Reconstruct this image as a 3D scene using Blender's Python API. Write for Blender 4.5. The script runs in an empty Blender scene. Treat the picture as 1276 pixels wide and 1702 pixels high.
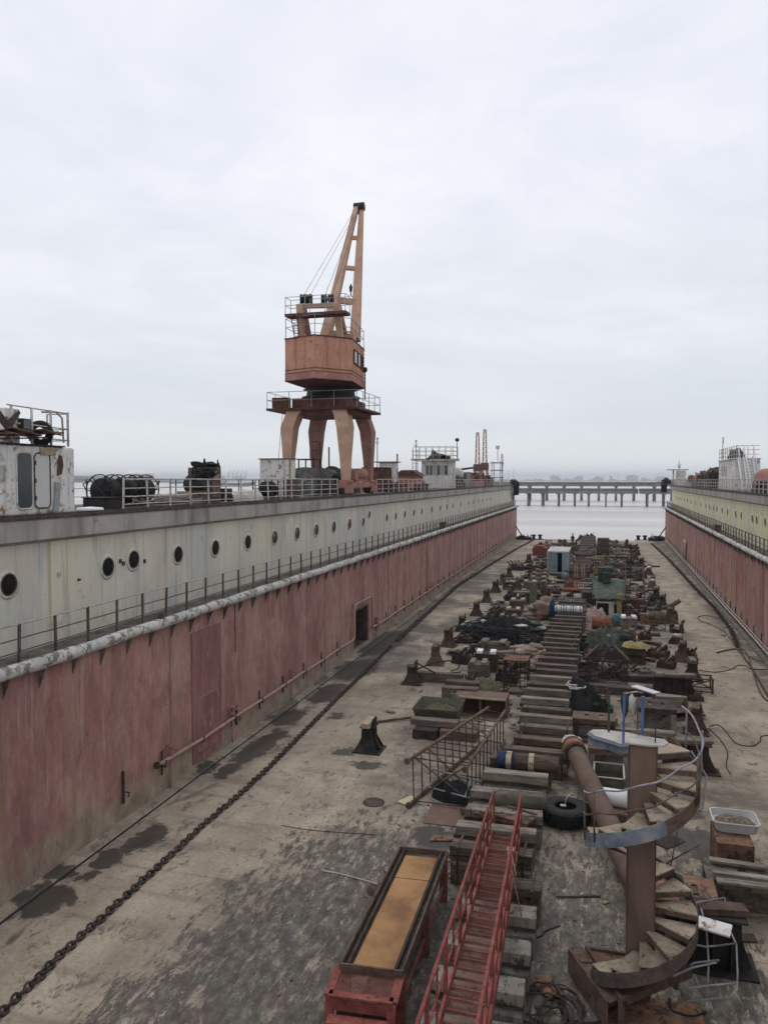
import bpy, math, random
from mathutils import Vector, Matrix, noise as mn
random.seed(7)
R = math.radians
scn = bpy.context.scene
col = scn.collection
# ------------------------------------------------------------------ camera
F_PX, W_PX, H_PX = 1290.0, 1276.0, 1702.0
CAMZ = 10.0
YAW = math.atan(365/1290); PIT = math.atan(54/1290)
cam = bpy.data.cameras.new("camera"); camo = bpy.data.objects.new("camera", cam); col.objects.link(camo)
cam.sensor_fit = 'VERTICAL'; cam.sensor_height = 24; cam.lens = 24*F_PX/H_PX
cam.clip_start = 0.1; cam.clip_end = 30000
camo.location = (0, 0, CAMZ); camo.rotation_euler = (math.pi/2-PIT, 0, YAW)
scn.camera = camo
RX = Vector((math.cos(YAW), math.sin(YAW), 0))
FW = Vector((-math.sin(YAW)*math.cos(PIT), math.cos(YAW)*math.cos(PIT), -math.sin(PIT)))
UP = RX.cross(FW)
C0 = Vector((0, 0, CAMZ))
def ray(px, py): return RX*((px-W_PX/2)/F_PX) + UP*(-(py-H_PX/2)/F_PX) + FW
def P(px, py, d): return C0 + ray(px, py)*d                       # measured point at depth d
def at(px, py, z=0.0):
    r = ray(px, py); return C0 + r*((z-CAMZ)/r.z)
def atY(px, py, Y):
    r = ray(px, py); return C0 + r*(Y/r.y)
def XL(y): return -13.4-0.0068*(y-14.8)
def XR(y): return 8.95+0.0075*(y-48)
def wallY(px, off, left=True):                                    # Y where a plane beside the wall is met
    r = ray(px, 900); Y = 40.
    for _ in range(12):
        X = (XL(Y)-off) if left else (XR(Y)+off)
        Y = X*r.y/r.x
    return Y
YN, YF = -8.0, 133.0
# ------------------------------------------------------------------ node helpers
def newmat(name):
    m = bpy.data.materials.new(name); m.use_nodes = True
    nt = m.node_tree; b = nt.nodes['Principled BSDF']
    return m, nt, b
def N(nt, t, **kw):
    n = nt.nodes.new('ShaderNode'+t)
    for k, v in kw.items():
        if k in n.inputs: n.inputs[k].default_value = v
        else: setattr(n, k, v)
    return n
def L(nt, a, b): nt.links.new(a, b)
def c4(c): return (c[0], c[1], c[2], 1)
def ramp(nt, fac, stops, interp='LINEAR'):
    n = nt.nodes.new('ShaderNodeValToRGB'); n.color_ramp.interpolation = interp
    e = n.color_ramp.elements
    while len(e) < len(stops): e.new(0.5)
    for i, (p, c) in enumerate(stops):
        e[i].position = p; e[i].color = c4(c) if not isinstance(c, (int, float)) else (c, c, c, 1)
    L(nt, fac, n.inputs[0]); return n.outputs[0]
def mix(nt, f, a, b, mode='MIX'):
    n = nt.nodes.new('ShaderNodeMix'); n.data_type = 'RGBA'; n.blend_type = mode
    if isinstance(f, (int, float)): n.inputs[0].default_value = f
    else: L(nt, f, n.inputs[0])
    for i, v in ((6, a), (7, b)):
        if isinstance(v, tuple): n.inputs[i].default_value = c4(v)
        else: L(nt, v, n.inputs[i])
    return n.outputs[2]
def M_(nt, op, a, b=None, clamp=False):
    n = nt.nodes.new('ShaderNodeMath'); n.operation = op; n.use_clamp = clamp
    for i, v in ((0, a), (1, b)):
        if v is None: continue
        if isinstance(v, (int, float)): n.inputs[i].default_value = v
        else: L(nt, v, n.inputs[i])
    return n.outputs[0]
def coord(nt, world, scale, rnd=True):
    if world:
        src = N(nt, 'NewGeometry').outputs['Position']
    else:
        src = N(nt, 'TexCoord').outputs['Object']
    mp = N(nt, 'Mapping'); mp.inputs['Scale'].default_value = scale; L(nt, src, mp.inputs[0])
    if not world and rnd:
        oi = N(nt, 'ObjectInfo'); v = N(nt, 'VectorMath', operation='SCALE'); v.inputs[0].default_value = (37, 21, 53)
        L(nt, oi.outputs['Random'], v.inputs['Scale']); L(nt, v.outputs[0], mp.inputs['Location'])
    return mp.outputs[0]
def nz(nt, vec, scale, detail=6, rough=.6, dist=0.):
    n = N(nt, 'TexNoise'); n.inputs['Scale'].default_value = scale; n.inputs['Detail'].default_value = detail
    n.inputs['Roughness'].default_value = rough; n.inputs['Distortion'].default_value = dist
    L(nt, vec, n.inputs['Vector']); return n.outputs[0]
def bump(nt, b, h, strength=.4, dist=.02):
    n = N(nt, 'Bump'); n.inputs['Strength'].default_value = strength; n.inputs['Distance'].default_value = dist
    L(nt, h, n.inputs['Height']); L(nt, n.outputs[0], b.inputs['Normal'])
def setb(b, rough=.8, metal=0., spec=.3):
    b.inputs['Roughness'].default_value = rough; b.inputs['Metallic'].default_value = metal
    b.inputs['Specular IOR Level'].default_value = spec
MATS = {}
NOGAIN = ('rubber', 'black_net', 'machine_black', 'void_dark', 'far_land', 'cloth_dark', 'glass_dark', 'orange_paint', 'yellow_paint', 'cyan_paint')
def mat(name, cols, scale=3., stretch=(1, 1, 1), rough=.85, metal=0., bmp=.5, spots=None, amt=.35, sscale=None,
        world=False, bdist=.01, spec=.25, vary=.25, streak=None):
    g = 1.0 if name in NOGAIN else 1.22
    cols = [tuple(min(.78, q*g) for q in cc) for cc in cols]
    if spots: spots = tuple(q*g for q in spots)
    m, nt, b = newmat(name); setb(b, rough, metal, spec)
    v = coord(nt, world, stretch)
    n1 = nz(nt, v, scale, 8, .65, .3)
    k = len(cols)
    c = ramp(nt, n1, [(.32+.36*i/max(1, k-1), cc) for i, cc in enumerate(cols)])
    if streak:
        vs = coord(nt, world, (1, 1, .12)); s = nz(nt, vs, scale*2.5, 5, .6)
        c = mix(nt, ramp(nt, s, [(.5, 0.), (.68, .8)]), c, streak)
    if spots:
        n2 = nz(nt, v, sscale or scale*2.3, 10, .72, .2)
        th = .72-amt*.5
        c = mix(nt, ramp(nt, n2, [(th, 0.), (th+.05, 1.)]), c, spots)
    if vary and not world:
        oi = N(nt, 'ObjectInfo')
        c = mix(nt, 1., c, ramp(nt, oi.outputs['Random'], [(0, 1-vary*1.4), (1, 1.)]), 'MULTIPLY')
    L(nt, c, b.inputs['Base Color'])
    n3 = nz(nt, v, scale*6, 6, .7)
    bump(nt, b, n3, bmp, bdist)
    MATS[name] = m
    return m
mat('rust_dark', [(.026, .021, .018), (.055, .041, .034), (.098, .071, .056)], 3, spots=(.17, .095, .06), amt=.16)
mat('rust_mid', [(.058, .04, .032), (.112, .074, .056), (.165, .115, .087)], 3, spots=(.05, .03, .025), amt=.3)
mat('rust_orange', [(.11, .062, .042), (.19, .105, .066), (.26, .15, .09)], 1.8, spots=(.065, .042, .034), amt=.42)
mat('rust_brown', [(.10, .066, .05), (.145, .095, .072), (.18, .12, .09)], 1.5, stretch=(1, 1, .3), spots=(.075, .045, .035), amt=.15)
mat('red_steel', [(.15, .04, .032), (.21, .06, .048), (.26, .10, .08)], 4, spots=(.07, .03, .025), amt=.28)
mat('timber_grey', [(.10, .082, .065), (.19, .16, .128), (.30, .26, .215)], 3, stretch=(.35, 2.5, 2.5), spots=(.05, .042, .033), amt=.3, bmp=.8)
mat('timber_brown', [(.055, .04, .03), (.11, .08, .06), (.19, .145, .11)], 3, stretch=(.35, 2.5, 2.5), spots=(.035, .03, .022), amt=.35, bmp=.8)
mat('timber_red', [(.045, .034, .031), (.082, .058, .052), (.14, .102, .09)], 3, stretch=(.35, 2.5, 2.5), spots=(.03, .022, .02), amt=.35, bmp=.8)
mat('timber_moss', [(.055, .046, .036), (.10, .088, .066), (.165, .145, .115)], 3, stretch=(.5, 2, 2), spots=(.065, .07, .04), amt=.3, bmp=.8)
mat('timber_pale', [(.24, .19, .13), (.38, .31, .22), (.48, .41, .31)], 4, stretch=(.6, 2, 2), spots=(.11, .07, .04), amt=.3, bmp=.6)
mat('concrete', [(.14, .125, .105), (.22, .20, .17), (.30, .27, .23)], 1.6, spots=(.06, .055, .04), amt=.35, bmp=.8, streak=(.07, .06, .05))
mat('concrete_mud', [(.09, .075, .06), (.15, .125, .10), (.21, .18, .145)], 2, spots=(.05, .05, .035), amt=.4, bmp=1)
mat('rubber', [(.012, .012, .013), (.022, .022, .024), (.035, .034, .034)], 5, spots=(.08, .075, .065), amt=.12, rough=.7)
mat('black_net', [(.008, .010, .011), (.018, .022, .024), (.03, .036, .036)], 4, spots=(.06, .065, .06), amt=.15, rough=.9, bmp=1.)
mat('tarp_green', [(.035, .045, .036), (.065, .08, .062), (.115, .135, .11)], 2.5, spots=(.03, .03, .025), amt=.3)
mat('paint_green', [(.02, .038, .030), (.034, .058, .045), (.055, .085, .065)], 2.5, spots=(.09, .055, .04), amt=.25)
mat('sack_tan', [(.19, .14, .11), (.29, .22, .175), (.37, .29, .235)], 3, spots=(.14, .09, .07), amt=.25)
mat('cloth_pale', [(.38, .35, .31), (.52, .49, .44), (.62, .60, .55)], 3, spots=(.2, .17, .13), amt=.25)
mat('cloth_pink', [(.2, .14, .125), (.28, .2, .18), (.34, .26, .23)], 3, spots=(.17, .12, .1), amt=.25)
mat('white_paint', [(.52, .51, .47), (.62, .61, .58), (.68, .67, .64)], 1.4, spots=(.25, .15, .09), amt=.34, sscale=3.4, streak=(.44, .37, .30))
mat('white_clean', [(.58, .58, .57), (.70, .70, .69)], 2, spots=(.32, .29, .25), amt=.15)
mat('grey_paint', [(.20, .21, .21), (.28, .29, .29), (.36, .36, .35)], 2, spots=(.15, .09, .06), amt=.25)
mat('rail_pale', [(.33, .30, .28), (.45, .42, .39), (.52, .50, .47)], 3, spots=(.16, .09, .07), amt=.3)
mat('rail_dark', [(.06, .045, .04), (.11, .085, .07), (.17, .14, .12)], 3, spots=(.22, .2, .18), amt=.2)
mat('galv', [(.15, .155, .165), (.22, .225, .24), (.30, .305, .315)], 4, spots=(.14, .10, .08), amt=.28, rough=.6)
mat('crane_orange', [(.34, .155, .10), (.42, .21, .145), (.46, .26, .19)], .9, spots=(.14, .05, .03), amt=.24, sscale=3, streak=(.28, .13, .09), vary=.1)
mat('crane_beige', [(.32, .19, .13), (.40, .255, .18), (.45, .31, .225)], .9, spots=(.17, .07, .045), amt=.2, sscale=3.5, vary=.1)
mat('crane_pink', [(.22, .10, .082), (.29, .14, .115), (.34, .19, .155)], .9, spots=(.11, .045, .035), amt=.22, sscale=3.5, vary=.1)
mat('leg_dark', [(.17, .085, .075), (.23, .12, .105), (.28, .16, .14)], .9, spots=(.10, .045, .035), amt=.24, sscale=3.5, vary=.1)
mat('crane_dark', [(.05, .025, .022), (.10, .045, .036), (.15, .07, .055)], 2, spots=(.2, .09, .06), amt=.25)
mat('machine_black', [(.012, .012, .012), (.025, .023, .022), (.05, .042, .038)], 3, spots=(.10, .06, .04), amt=.2, rough=.6)
mat('blue_paint', [(.05, .09, .20), (.09, .14, .28), (.15, .20, .33)], 3, spots=(.15, .12, .1), amt=.2)
mat('blue_dark', [(.012, .02, .06), (.02, .035, .09), (.04, .055, .12)], 3, spots=(.1, .09, .08), amt=.2)
mat('yellow_paint', [(.20, .16, .07), (.28, .23, .10), (.34, .29, .15)], 3, spots=(.16, .10, .05), amt=.3)
mat('orange_paint', [(.18, .07, .045), (.28, .105, .06), (.32, .16, .11)], 3, spots=(.10, .05, .035), amt=.38)
mat('cyan_paint', [(.06, .15, .19), (.10, .21, .26), (.2, .29, .31)], 3, spots=(.2, .18, .15), amt=.35)
mat('container_blue', [(.18, .24, .25), (.25, .32, .33), (.33, .40, .40)], 1.6, spots=(.14, .12, .11), amt=.3, streak=(.36, .38, .36))
mat('tread_tan', [(.22, .17, .12), (.33, .27, .195), (.42, .35, .27)], 3.5, spots=(.12, .085, .06), amt=.32, bmp=.8)
mat('moss', [(.055, .05, .032), (.095, .09, .05), (.145, .135, .08)], 5, spots=(.04, .035, .025), amt=.4, bmp=1)
mat('soil', [(.13, .10, .07), (.2, .16, .12), (.27, .22, .17)], 6, spots=(.06, .045, .035), amt=.35, bmp=1.)
mat('glass_dark', [(.03, .04, .045), (.06, .075, .08)], 1, rough=.15, spec=.6, bmp=0)
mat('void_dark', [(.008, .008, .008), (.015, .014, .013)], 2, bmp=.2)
mat('skin', [(.35, .2, .14), (.4, .25, .18)], 4, bmp=.1)
mat('cloth_dark', [(.012, .014, .02), (.03, .033, .045)], 4, bmp=.3)
mat('rope', [(.16, .14, .11), (.26, .23, .19), (.33, .3, .25)], 12, spots=(.06, .05, .04), amt=.3)
mat('far_concrete', [(.09, .092, .085), (.15, .15, .14), (.20, .20, .185)], .35, world=True, spots=(.14, .14, .13), amt=.3)
mat('fender', [(.30, .31, .29), (.42, .42, .39), (.50, .49, .45)], 1.3, world=True, spots=(.17, .15, .12), amt=.42, sscale=2.6, bmp=1., bdist=.03)
mat('cladding', [(.20, .185, .17), (.27, .25, .23), (.33, .31, .285)], .5, stretch=(1, 1, 1), world=True, spots=(.13, .10, .085), amt=.2, streak=(.16, .14, .125))
mat('deck_rust', [(.06, .05, .044), (.105, .09, .078), (.16, .14, .12)], 1.2, world=True, spots=(.05, .035, .03), amt=.35)
# ------------------------------------------------------------------ mesh builder
class MB:
    def __init__(s): s.v = []; s.f = []; s.sm = []
    def add(s, vs, fs, smooth=False):
        n = len(s.v); s.v += [Vector(q) for q in vs]; s.f += [tuple(i+n for i in f) for f in fs]; s.sm += [smooth]*len(fs); return s
    def box(s, c, d, rz=0., jit=0., taper=1., rx=0., ry=0.):
        m = Matrix.Rotation(rz, 3, 'Z') @ Matrix.Rotation(ry, 3, 'Y') @ Matrix.Rotation(rx, 3, 'X'); c = Vector(c); vs = []
        for z in (-.5, .5):
            t = taper if z > 0 else 1.
            for x, y in ((-.5, -.5), (.5, -.5), (.5, .5), (-.5, .5)):
                vs.append(c + m @ Vector((x*d[0]*t+random.uniform(-jit, jit), y*d[1]*t+random.uniform(-jit, jit), z*d[2]+random.uniform(-jit, jit))))
        return s.add(vs, [(0, 3, 2, 1), (4, 5, 6, 7), (0, 1, 5, 4), (1, 2, 6, 5), (2, 3, 7, 6), (3, 0, 4, 7)])
    def b0(s, x0, x1, y0, y1, z0, z1, jit=0.): return s.box(((x0+x1)/2, (y0+y1)/2, (z0+z1)/2), (abs(x1-x0), abs(y1-y0), abs(z1-z0)), jit=jit)
    def prism(s, poly, z0, z1):
        n = len(poly)
        vs = [(p[0], p[1], z0) for p in poly] + [(p[0], p[1], z1) for p in poly]
        return s.add(vs, [tuple(range(n-1, -1, -1)), tuple(range(n, 2*n))] + [(i, (i+1) % n, n+(i+1) % n, n+i) for i in range(n)])
    def ext(s, poly, o, u, w, d):
        """polygon in (u,w) plane at o, extruded by vector d"""
        o = Vector(o); u = Vector(u); w = Vector(w); d = Vector(d); n = len(poly)
        vs = [o+u*p[0]+w*p[1] for p in poly]; vs += [q+d for q in vs]
        return s.add(vs, [tuple(range(n-1, -1, -1)), tuple(range(n, 2*n))] + [(i, (i+1) % n, n+(i+1) % n, n+i) for i in range(n)])
    def loft(s, rings, smooth=False, cap=True):
        n = len(rings[0]); vs = [q for r in rings for q in r]; fs = []
        for k in range(len(rings)-1):
            for i in range(n): fs.append((k*n+i, k*n+(i+1) % n, (k+1)*n+(i+1) % n, (k+1)*n+i))
        s.add(vs, fs, smooth)
        if cap:
            b = len(s.v)-len(vs); m = (len(rings)-1)*n
            s.f.append(tuple(b+i for i in range(n-1, -1, -1))); s.sm.append(False)
            s.f.append(tuple(b+m+i for i in range(n))); s.sm.append(False)
        return s
    def tube(s, pts, r, n=8, closed=False, cap=True):
        pts = [Vector(p) for p in pts]; k = len(pts); rings = []
        up = None
        for i, p in enumerate(pts):
            if closed: t = pts[(i+1) % k]-pts[i-1]
            else: t = pts[min(i+1, k-1)]-pts[max(i-1, 0)]
            if t.length < 1e-9: t = Vector((0, 0, 1))
            t.normalize()
            if up is None: up = Vector((0, 0, 1)) if abs(t.z) < .9 else Vector((1, 0, 0))
            a = t.cross(up)
            if a.length < 1e-4: a = t.orthogonal()
            a.normalize(); b = a.cross(t).normalized(); up = b
            rr = r[i] if isinstance(r, (list, tuple)) else r
            rings.append([p+(a*math.cos(q)+b*math.sin(q))*rr for q in [2*math.pi*j/n for j in range(n)]])
        if closed: rings.append(rings[0]); cap = False
        return s.loft(rings, n > 5, cap)
    def beam(s, a, b, w, h=None, up=(0, 0, 1), w2=None, h2=None):
        a = Vector(a); b = Vector(b); h = h or w; t = (b-a).normalized(); u = Vector(up)
        x = t.cross(u)
        if x.length < 1e-4: x = t.cross(Vector((0, 1, 0)))
        x.normalize(); y = x.cross(t).normalized(); w2 = w2 or w; h2 = h2 or h
        R0 = [a+x*w/2*i+y*h/2*j for i, j in ((-1, -1), (1, -1), (1, 1), (-1, 1))]
        R1 = [b+x*w2/2*i+y*h2/2*j for i, j in ((-1, -1), (1, -1), (1, 1), (-1, 1))]
        return s.loft([R0, R1])
    def lathe(s, prof, c=(0, 0, 0), n=20, axis='Z', smooth=True, cap=True):
        c = Vector(c); rings = []
        for r, h in prof:
            ring = []
            for j in range(n):
                a = 2*math.pi*j/n; x, y = r*math.cos(a), r*math.sin(a)
                q = {'Z': (x, y, h), 'X': (h, x, y), 'Y': (y, h, x)}[axis]
                ring.append(c+Vector(q))
            rings.append(ring)
        return s.loft(rings, smooth, cap)
    def heap(s, c, rx, ry, h, n=22, seed=0, rough=.45, freq=1.2, rz=0.):
        """lumpy mound"""
        c = Vector(c); vs = []; fs = []; cr, sr = math.cos(rz), math.sin(rz)
        for i in range(n+1):
            for j in range(n+1):
                x, y = i/n*2-1, j/n*2-1
                k = max(abs(x), abs(y)); d = math.hypot(x, y) or 1; x, y = x*k/d, y*k/d
                rr = k*(1-.12*mn.noise(Vector((math.atan2(y, x)*1.5, seed, 3))))
                px, py = x*rx*(1+.18*mn.noise(Vector((x*2+seed, y*2, 1)))), y*ry*(1+.18*mn.noise(Vector((x*2, y*2+seed, 5))))
                e = max(0., 1-k**2.2)
                z = h*e**.6*(1+rough*mn.noise(Vector((px*freq+seed*3.1, py*freq, 0)))+rough*.6*mn.noise(Vector((px*freq*3, py*freq*3+seed, 2))))
                vs.append(c+Vector((px*cr-py*sr, px*sr+py*cr, max(z, 0.) if k < .98 else -.02)))
        for i in range(n):
            for j in range(n):
                a = i*(n+1)+j; fs.append((a, a+n+1, a+n+2, a+1))
        return s.add(vs, fs, True)
    def blob(s, c, d, seed=0, n=10, rough=.25):
        c = Vector(c); rings = []
        for i in range(n+1):
            t = math.pi*i/n; ring = []
            for j in range(n+4):
                a = 2*math.pi*j/(n+4); q = Vector((math.sin(t)*math.cos(a), math.sin(t)*math.sin(a), math.cos(t)))
                k = 1+rough*mn.noise(q*1.7+Vector((seed*7.3, seed, 0)))*1.6
                ring.append(c+Vector((q.x*d[0]*k, q.y*d[1]*k, q.z*d[2]*k)))
            rings.append(ring)
        return s.loft(rings, True, False)
    def build(s, name, m, parent=None, W=False, bevel=0., loc=None):
        me = bpy.data.meshes.new(name)
        vs = s.v
        if W and parent is not None:
            inv = (Matrix.Translation(parent.location) @ Matrix.Rotation(parent.rotation_euler.z, 4, 'Z')).inverted()
            vs = [inv @ q for q in vs]
        me.from_pydata([tuple(q) for q in vs], [], s.f); me.validate()
        if len(s.sm) == len(me.polygons): me.polygons.foreach_set('use_smooth', s.sm)
        me.materials.append(MATS[m] if isinstance(m, str) else m)
        import bmesh
        bm = bmesh.new(); bm.from_mesh(me); bmesh.ops.recalc_face_normals(bm, faces=bm.faces); bm.to_mesh(me); bm.free()
        o = bpy.data.objects.new(name, me); col.objects.link(o)
        if parent is not None: o.parent = parent
        if loc is not None: o.location = loc
        if bevel:
            md = o.modifiers.new('bevel', 'BEVEL'); md.width = bevel; md.segments = 2; md.limit_method = 'ANGLE'
        return o
def tag(o, label=None, cat=None, group=None, kind=None):
    if label: o['label'] = label
    if cat: o['category'] = cat
    if group: o['group'] = group
    if kind: o['kind'] = kind
    return o
def thing(name, label, cat, loc=(0, 0, 0), rz=0., group=None):
    o = bpy.data.objects.new(name, None); col.objects.link(o); o.empty_display_size = .2
    o.location = loc; o.rotation_euler = (0, 0, rz)
    return tag(o, label, cat, group)
KIDS = {}
def dup(root, loc, rz=0., label=None, group=None, scale=None):
    def cp(o, par):
        c = o.copy(); col.objects.link(c); c.parent = par
        for ch in KIDSOF(o): cp(ch, c)
        return c
    c = cp(root, None); c.location = loc; c.rotation_euler = (0, 0, rz)
    if scale: c.scale = scale
    if label: c['label'] = label
    if group: c['group'] = group
    return c
def KIDSOF(o):
    if o.name not in KIDS: KIDS[o.name] = [x for x in bpy.data.objects if x.parent is o]
    return KIDS[o.name]
def solo(name, mb, m, label, cat, loc=(0, 0, 0), rz=0., group=None, W=False, bevel=0.):
    """a thing that is one mesh"""
    if W: mb.v = [q-Vector(loc) for q in mb.v]
    o = mb.build(name, m, bevel=bevel); o.location = loc; o.rotation_euler = (0, 0, rz)
    return tag(o, label, cat, group)
def ordn(n): return '%d%s' % (n, 'th' if 10 <= n % 100 <= 20 else {1: 'st', 2: 'nd', 3: 'rd'}.get(n % 10, 'th'))
# ------------------------------------------------------------------ world: overcast sky
w = bpy.data.worlds.new("World"); scn.world = w; w.use_nodes = True
nt = w.node_tree; bg = nt.nodes['Background']
SUN_EL, SUN_AZ = R(52), R(-35)
sky = N(nt, 'TexSky'); sky.sky_type = 'NISHITA'; sky.sun_disc = False; sky.sun_elevation = SUN_EL; sky.sun_rotation = SUN_AZ
tc = N(nt, 'TexCoord').outputs['Generated']
sep = N(nt, 'SeparateXYZ'); L(nt, tc, sep.inputs[0])
zz = M_(nt, 'MAXIMUM', sep.outputs[2], 0.0)
den = M_(nt, 'ADD', zz, 0.16)
cmb = N(nt, 'CombineXYZ'); L(nt, M_(nt, 'DIVIDE', sep.outputs[0], den), cmb.inputs[0]); L(nt, M_(nt, 'DIVIDE', sep.outputs[1], den), cmb.inputs[1])
cmb.inputs[2].default_value = 3.7
cl = nz(nt, cmb.outputs[0], .75, 8, .58, .6)
cl2 = nz(nt, cmb.outputs[0], 2.2, 8, .6, .9)
cloud = ramp(nt, cl, [(.30, (.60, .645, .73)), (.44, (.74, .765, .85)), (.56, (.83, .84, .91)), (.68, (.93, .93, .975))])
cloud = mix(nt, .5, cloud, ramp(nt, cl2, [(.3, (.68, .72, .81)), (.7, (.95, .945, .985))]))
hz = ramp(nt, zz, [(0., 0.), (.05, .1), (.34, 1.)])
cloud = mix(nt, hz, (.76, .79, .82), cloud)
nis = N(nt, 'VectorMath', operation='SCALE'); L(nt, sky.outputs[0], nis.inputs[0]); nis.inputs['Scale'].default_value = .08
lowb = nz(nt, (lambda q: q)(cmb.outputs[0]), .28, 7, .6, 1.2)
lm = M_(nt, 'MULTIPLY', ramp(nt, lowb, [(.44, 0.), (.60, .55)]), ramp(nt, zz, [(.02, 0.), (.07, 1.), (.22, .8), (.34, 0.)]))
cloud = mix(nt, lm, cloud, (.60, .645, .70))
fin = mix(nt, .94, nis.outputs[0], cloud)
L(nt, fin, bg.inputs['Color']); bg.inputs['Strength'].default_value = .97
sl = bpy.data.lights.new('sun', 'SUN'); sl.energy = .55; sl.angle = R(22); sl.color = (1., .97, .92)
so = bpy.data.objects.new('sun', sl); col.objects.link(so)
sd = Vector((math.sin(SUN_AZ)*math.cos(SUN_EL), math.cos(SUN_AZ)*math.cos(SUN_EL), math.sin(SUN_EL)))
sd = Vector((-.25, .35, .9)).normalized()
so.rotation_euler = sd.to_track_quat('Z', 'Y').to_euler()
sky.sun_elevation = math.asin(sd.z); sky.sun_rotation = math.atan2(sd.x, sd.y)
vs = scn.view_settings; scn.display_settings.display_device = 'sRGB'
vs.view_transform = 'Standard'; vs.look = 'None'; vs.exposure = .2; vs.gamma = 1.
scn.cycles.max_bounces = 5; scn.cycles.diffuse_bounces = 4; scn.cycles.glossy_bounces = 3; scn.cycles.volume_bounces = 0
# ------------------------------------------------------------------ haze
WZ = -1.7
m = bpy.data.materials.new('haze_air'); m.use_nodes = True; nt = m.node_tree
for n in list(nt.nodes):
    if n.type == 'BSDF_PRINCIPLED': nt.nodes.remove(n)
pv = N(nt, 'VolumePrincipled'); pv.inputs['Color'].default_value = (.86, .91, .96, 1); pv.inputs['Density'].default_value = .00018
pv.inputs['Anisotropy'].default_value = .0
L(nt, pv.outputs[0], [n for n in nt.nodes if n.type == 'OUTPUT_MATERIAL'][0].inputs['Volume'])
hb = MB().b0(-9000, 9000, -60, 9000, WZ-1.2, 60).build('haze', m); tag(hb, kind='stuff')
# ------------------------------------------------------------------ water
m, nt, b = newmat('sea_water'); setb(b, .3, 0, .5)
v = coord(nt, True, (1, 1, 1))
c = ramp(nt, nz(nt, coord(nt, True, (.25, 1, 1)), .02, 5), [(.38, (.44, .415, .39)), (.62, (.62, .59, .56))]); L(nt, c, b.inputs['Base Color'])
h = M_(nt, 'ADD', nz(nt, coord(nt, True, (.55, 1, 1)), .35, 6, .65), M_(nt, 'MULTIPLY', nz(nt, coord(nt, True, (.6, 1, 1)), .06, 3), 1.5)); bump(nt, b, h, 1., 1.2)
wt = MB().add([(-8000, -50, WZ), (8000, -50, WZ), (8000, 8000, WZ), (-8000, 8000, WZ)], [(0, 1, 2, 3)]).build('sea_water', m); tag(wt, kind='structure')
# ------------------------------------------------------------------ dock floor
m, nt, b = newmat('dock_floor'); setb(b, .8, 0, .3)
pos = N(nt, 'NewGeometry').outputs['Position']; sp = N(nt, 'SeparateXYZ'); L(nt, pos, sp.inputs[0]); X, Y = sp.outputs[0], sp.outputs[1]
vA = coord(nt, True, (1, .45, 1)); vB = coord(nt, True, (1, .28, 1)); vI = coord(nt, True, (1, 1, 1))
big = nz(nt, vI, .22, 5, .6, .4)
pale = ramp(nt, nz(nt, vA, .8, 8, .65), [(.3, (.26, .215, .155)), (.5, (.385, .325, .245)), (.7, (.47, .40, .305))])
pale = mix(nt, ramp(nt, big, [(.42, 0.), (.62, .75)]), pale, (.235, .195, .15))
pale = mix(nt, ramp(nt, nz(nt, coord(nt, True, (.18, 1.2, 1)), 1.1, 6, .6), [(.54, 0.), (.66, .55)]), pale, (.17, .14, .11))
gr = nz(nt, vI, 9., 10, .8); pale = mix(nt, 1., pale, ramp(nt, gr, [(.35, (.72, .72, .72)), (.62, (1.12, 1.12, 1.12))]), 'MULTIPLY')
flr = nz(nt, coord(nt, True, (1.2, .7, 1)), 1.7, 12, .78, .4); pale = mix(nt, ramp(nt, flr, [(.56, 0.), (.59, .8)]), pale, (.12, .10, .082))
flr2 = nz(nt, coord(nt, True, (1.1, .6, 1)), 3.1, 12, .8, .3); pale = mix(nt, ramp(nt, flr2, [(.62, 0.), (.64, .6)]), pale, (.46, .42, .35))
# mottled algae and flaking paint, streaked along the dock
def band(a, lo, hi, s):
    u = N(nt, 'MapRange', interpolation_type='SMOOTHSTEP'); u.inputs[1].default_value = lo-s; u.inputs[2].default_value = lo+s; L(nt, a, u.inputs[0])
    q = N(nt, 'MapRange', interpolation_type='SMOOTHSTEP'); q.inputs[1].default_value = hi-s; q.inputs[2].default_value = hi+s; q.inputs[3].default_value = 1; q.inputs[4].default_value = 0; L(nt, a, q.inputs[0])
    return M_(nt, 'MULTIPLY', u.outputs[0], q.outputs[0])
wob = M_(nt, 'MULTIPLY', M_(nt, 'SUBTRACT', nz(nt, vI, .3, 4), .5), 7.)
Xw = M_(nt, 'ADD', X, wob); Yw = M_(nt, 'ADD', Y, wob)
Xs = M_(nt, 'SUBTRACT', Xw, M_(nt, 'MULTIPLY', M_(nt, 'SUBTRACT', Y, 12.), .2))
zone = M_(nt, 'MULTIPLY', band(Xs, -9.8, 2.6, 1.6), band(Yw, -30, 23, 6))
zone2 = M_(nt, 'MULTIPLY', band(Xw, -9.5, 3.6, 1.5), .42)
dens = M_(nt, 'MAXIMUM', zone, zone2)
fine = nz(nt, vB, 4.5, 14, .8, .35)
th = M_(nt, 'SUBTRACT', fine, M_(nt, 'SUBTRACT', .66, M_(nt, 'MULTIPLY', dens, .25)))
mk = ramp(nt, th, [(.0, 0.), (.05, 1.)])
dark = ramp(nt, nz(nt, vA, 4.2, 12, .8), [(.37, (.032, .028, .026)), (.47, (.072, .062, .058)), (.55, (.125, .112, .095)), (.64, (.27, .245, .205))])
tint = ramp(nt, nz(nt, vI, 1.3, 3), [(.4, (1., .92, .95)), (.6, (.90, 1., .93))])
dark = mix(nt, 1., dark, tint, 'MULTIPLY')
cc = mix(nt, M_(nt, 'MULTIPLY', mk, .9), pale, dark)
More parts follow.
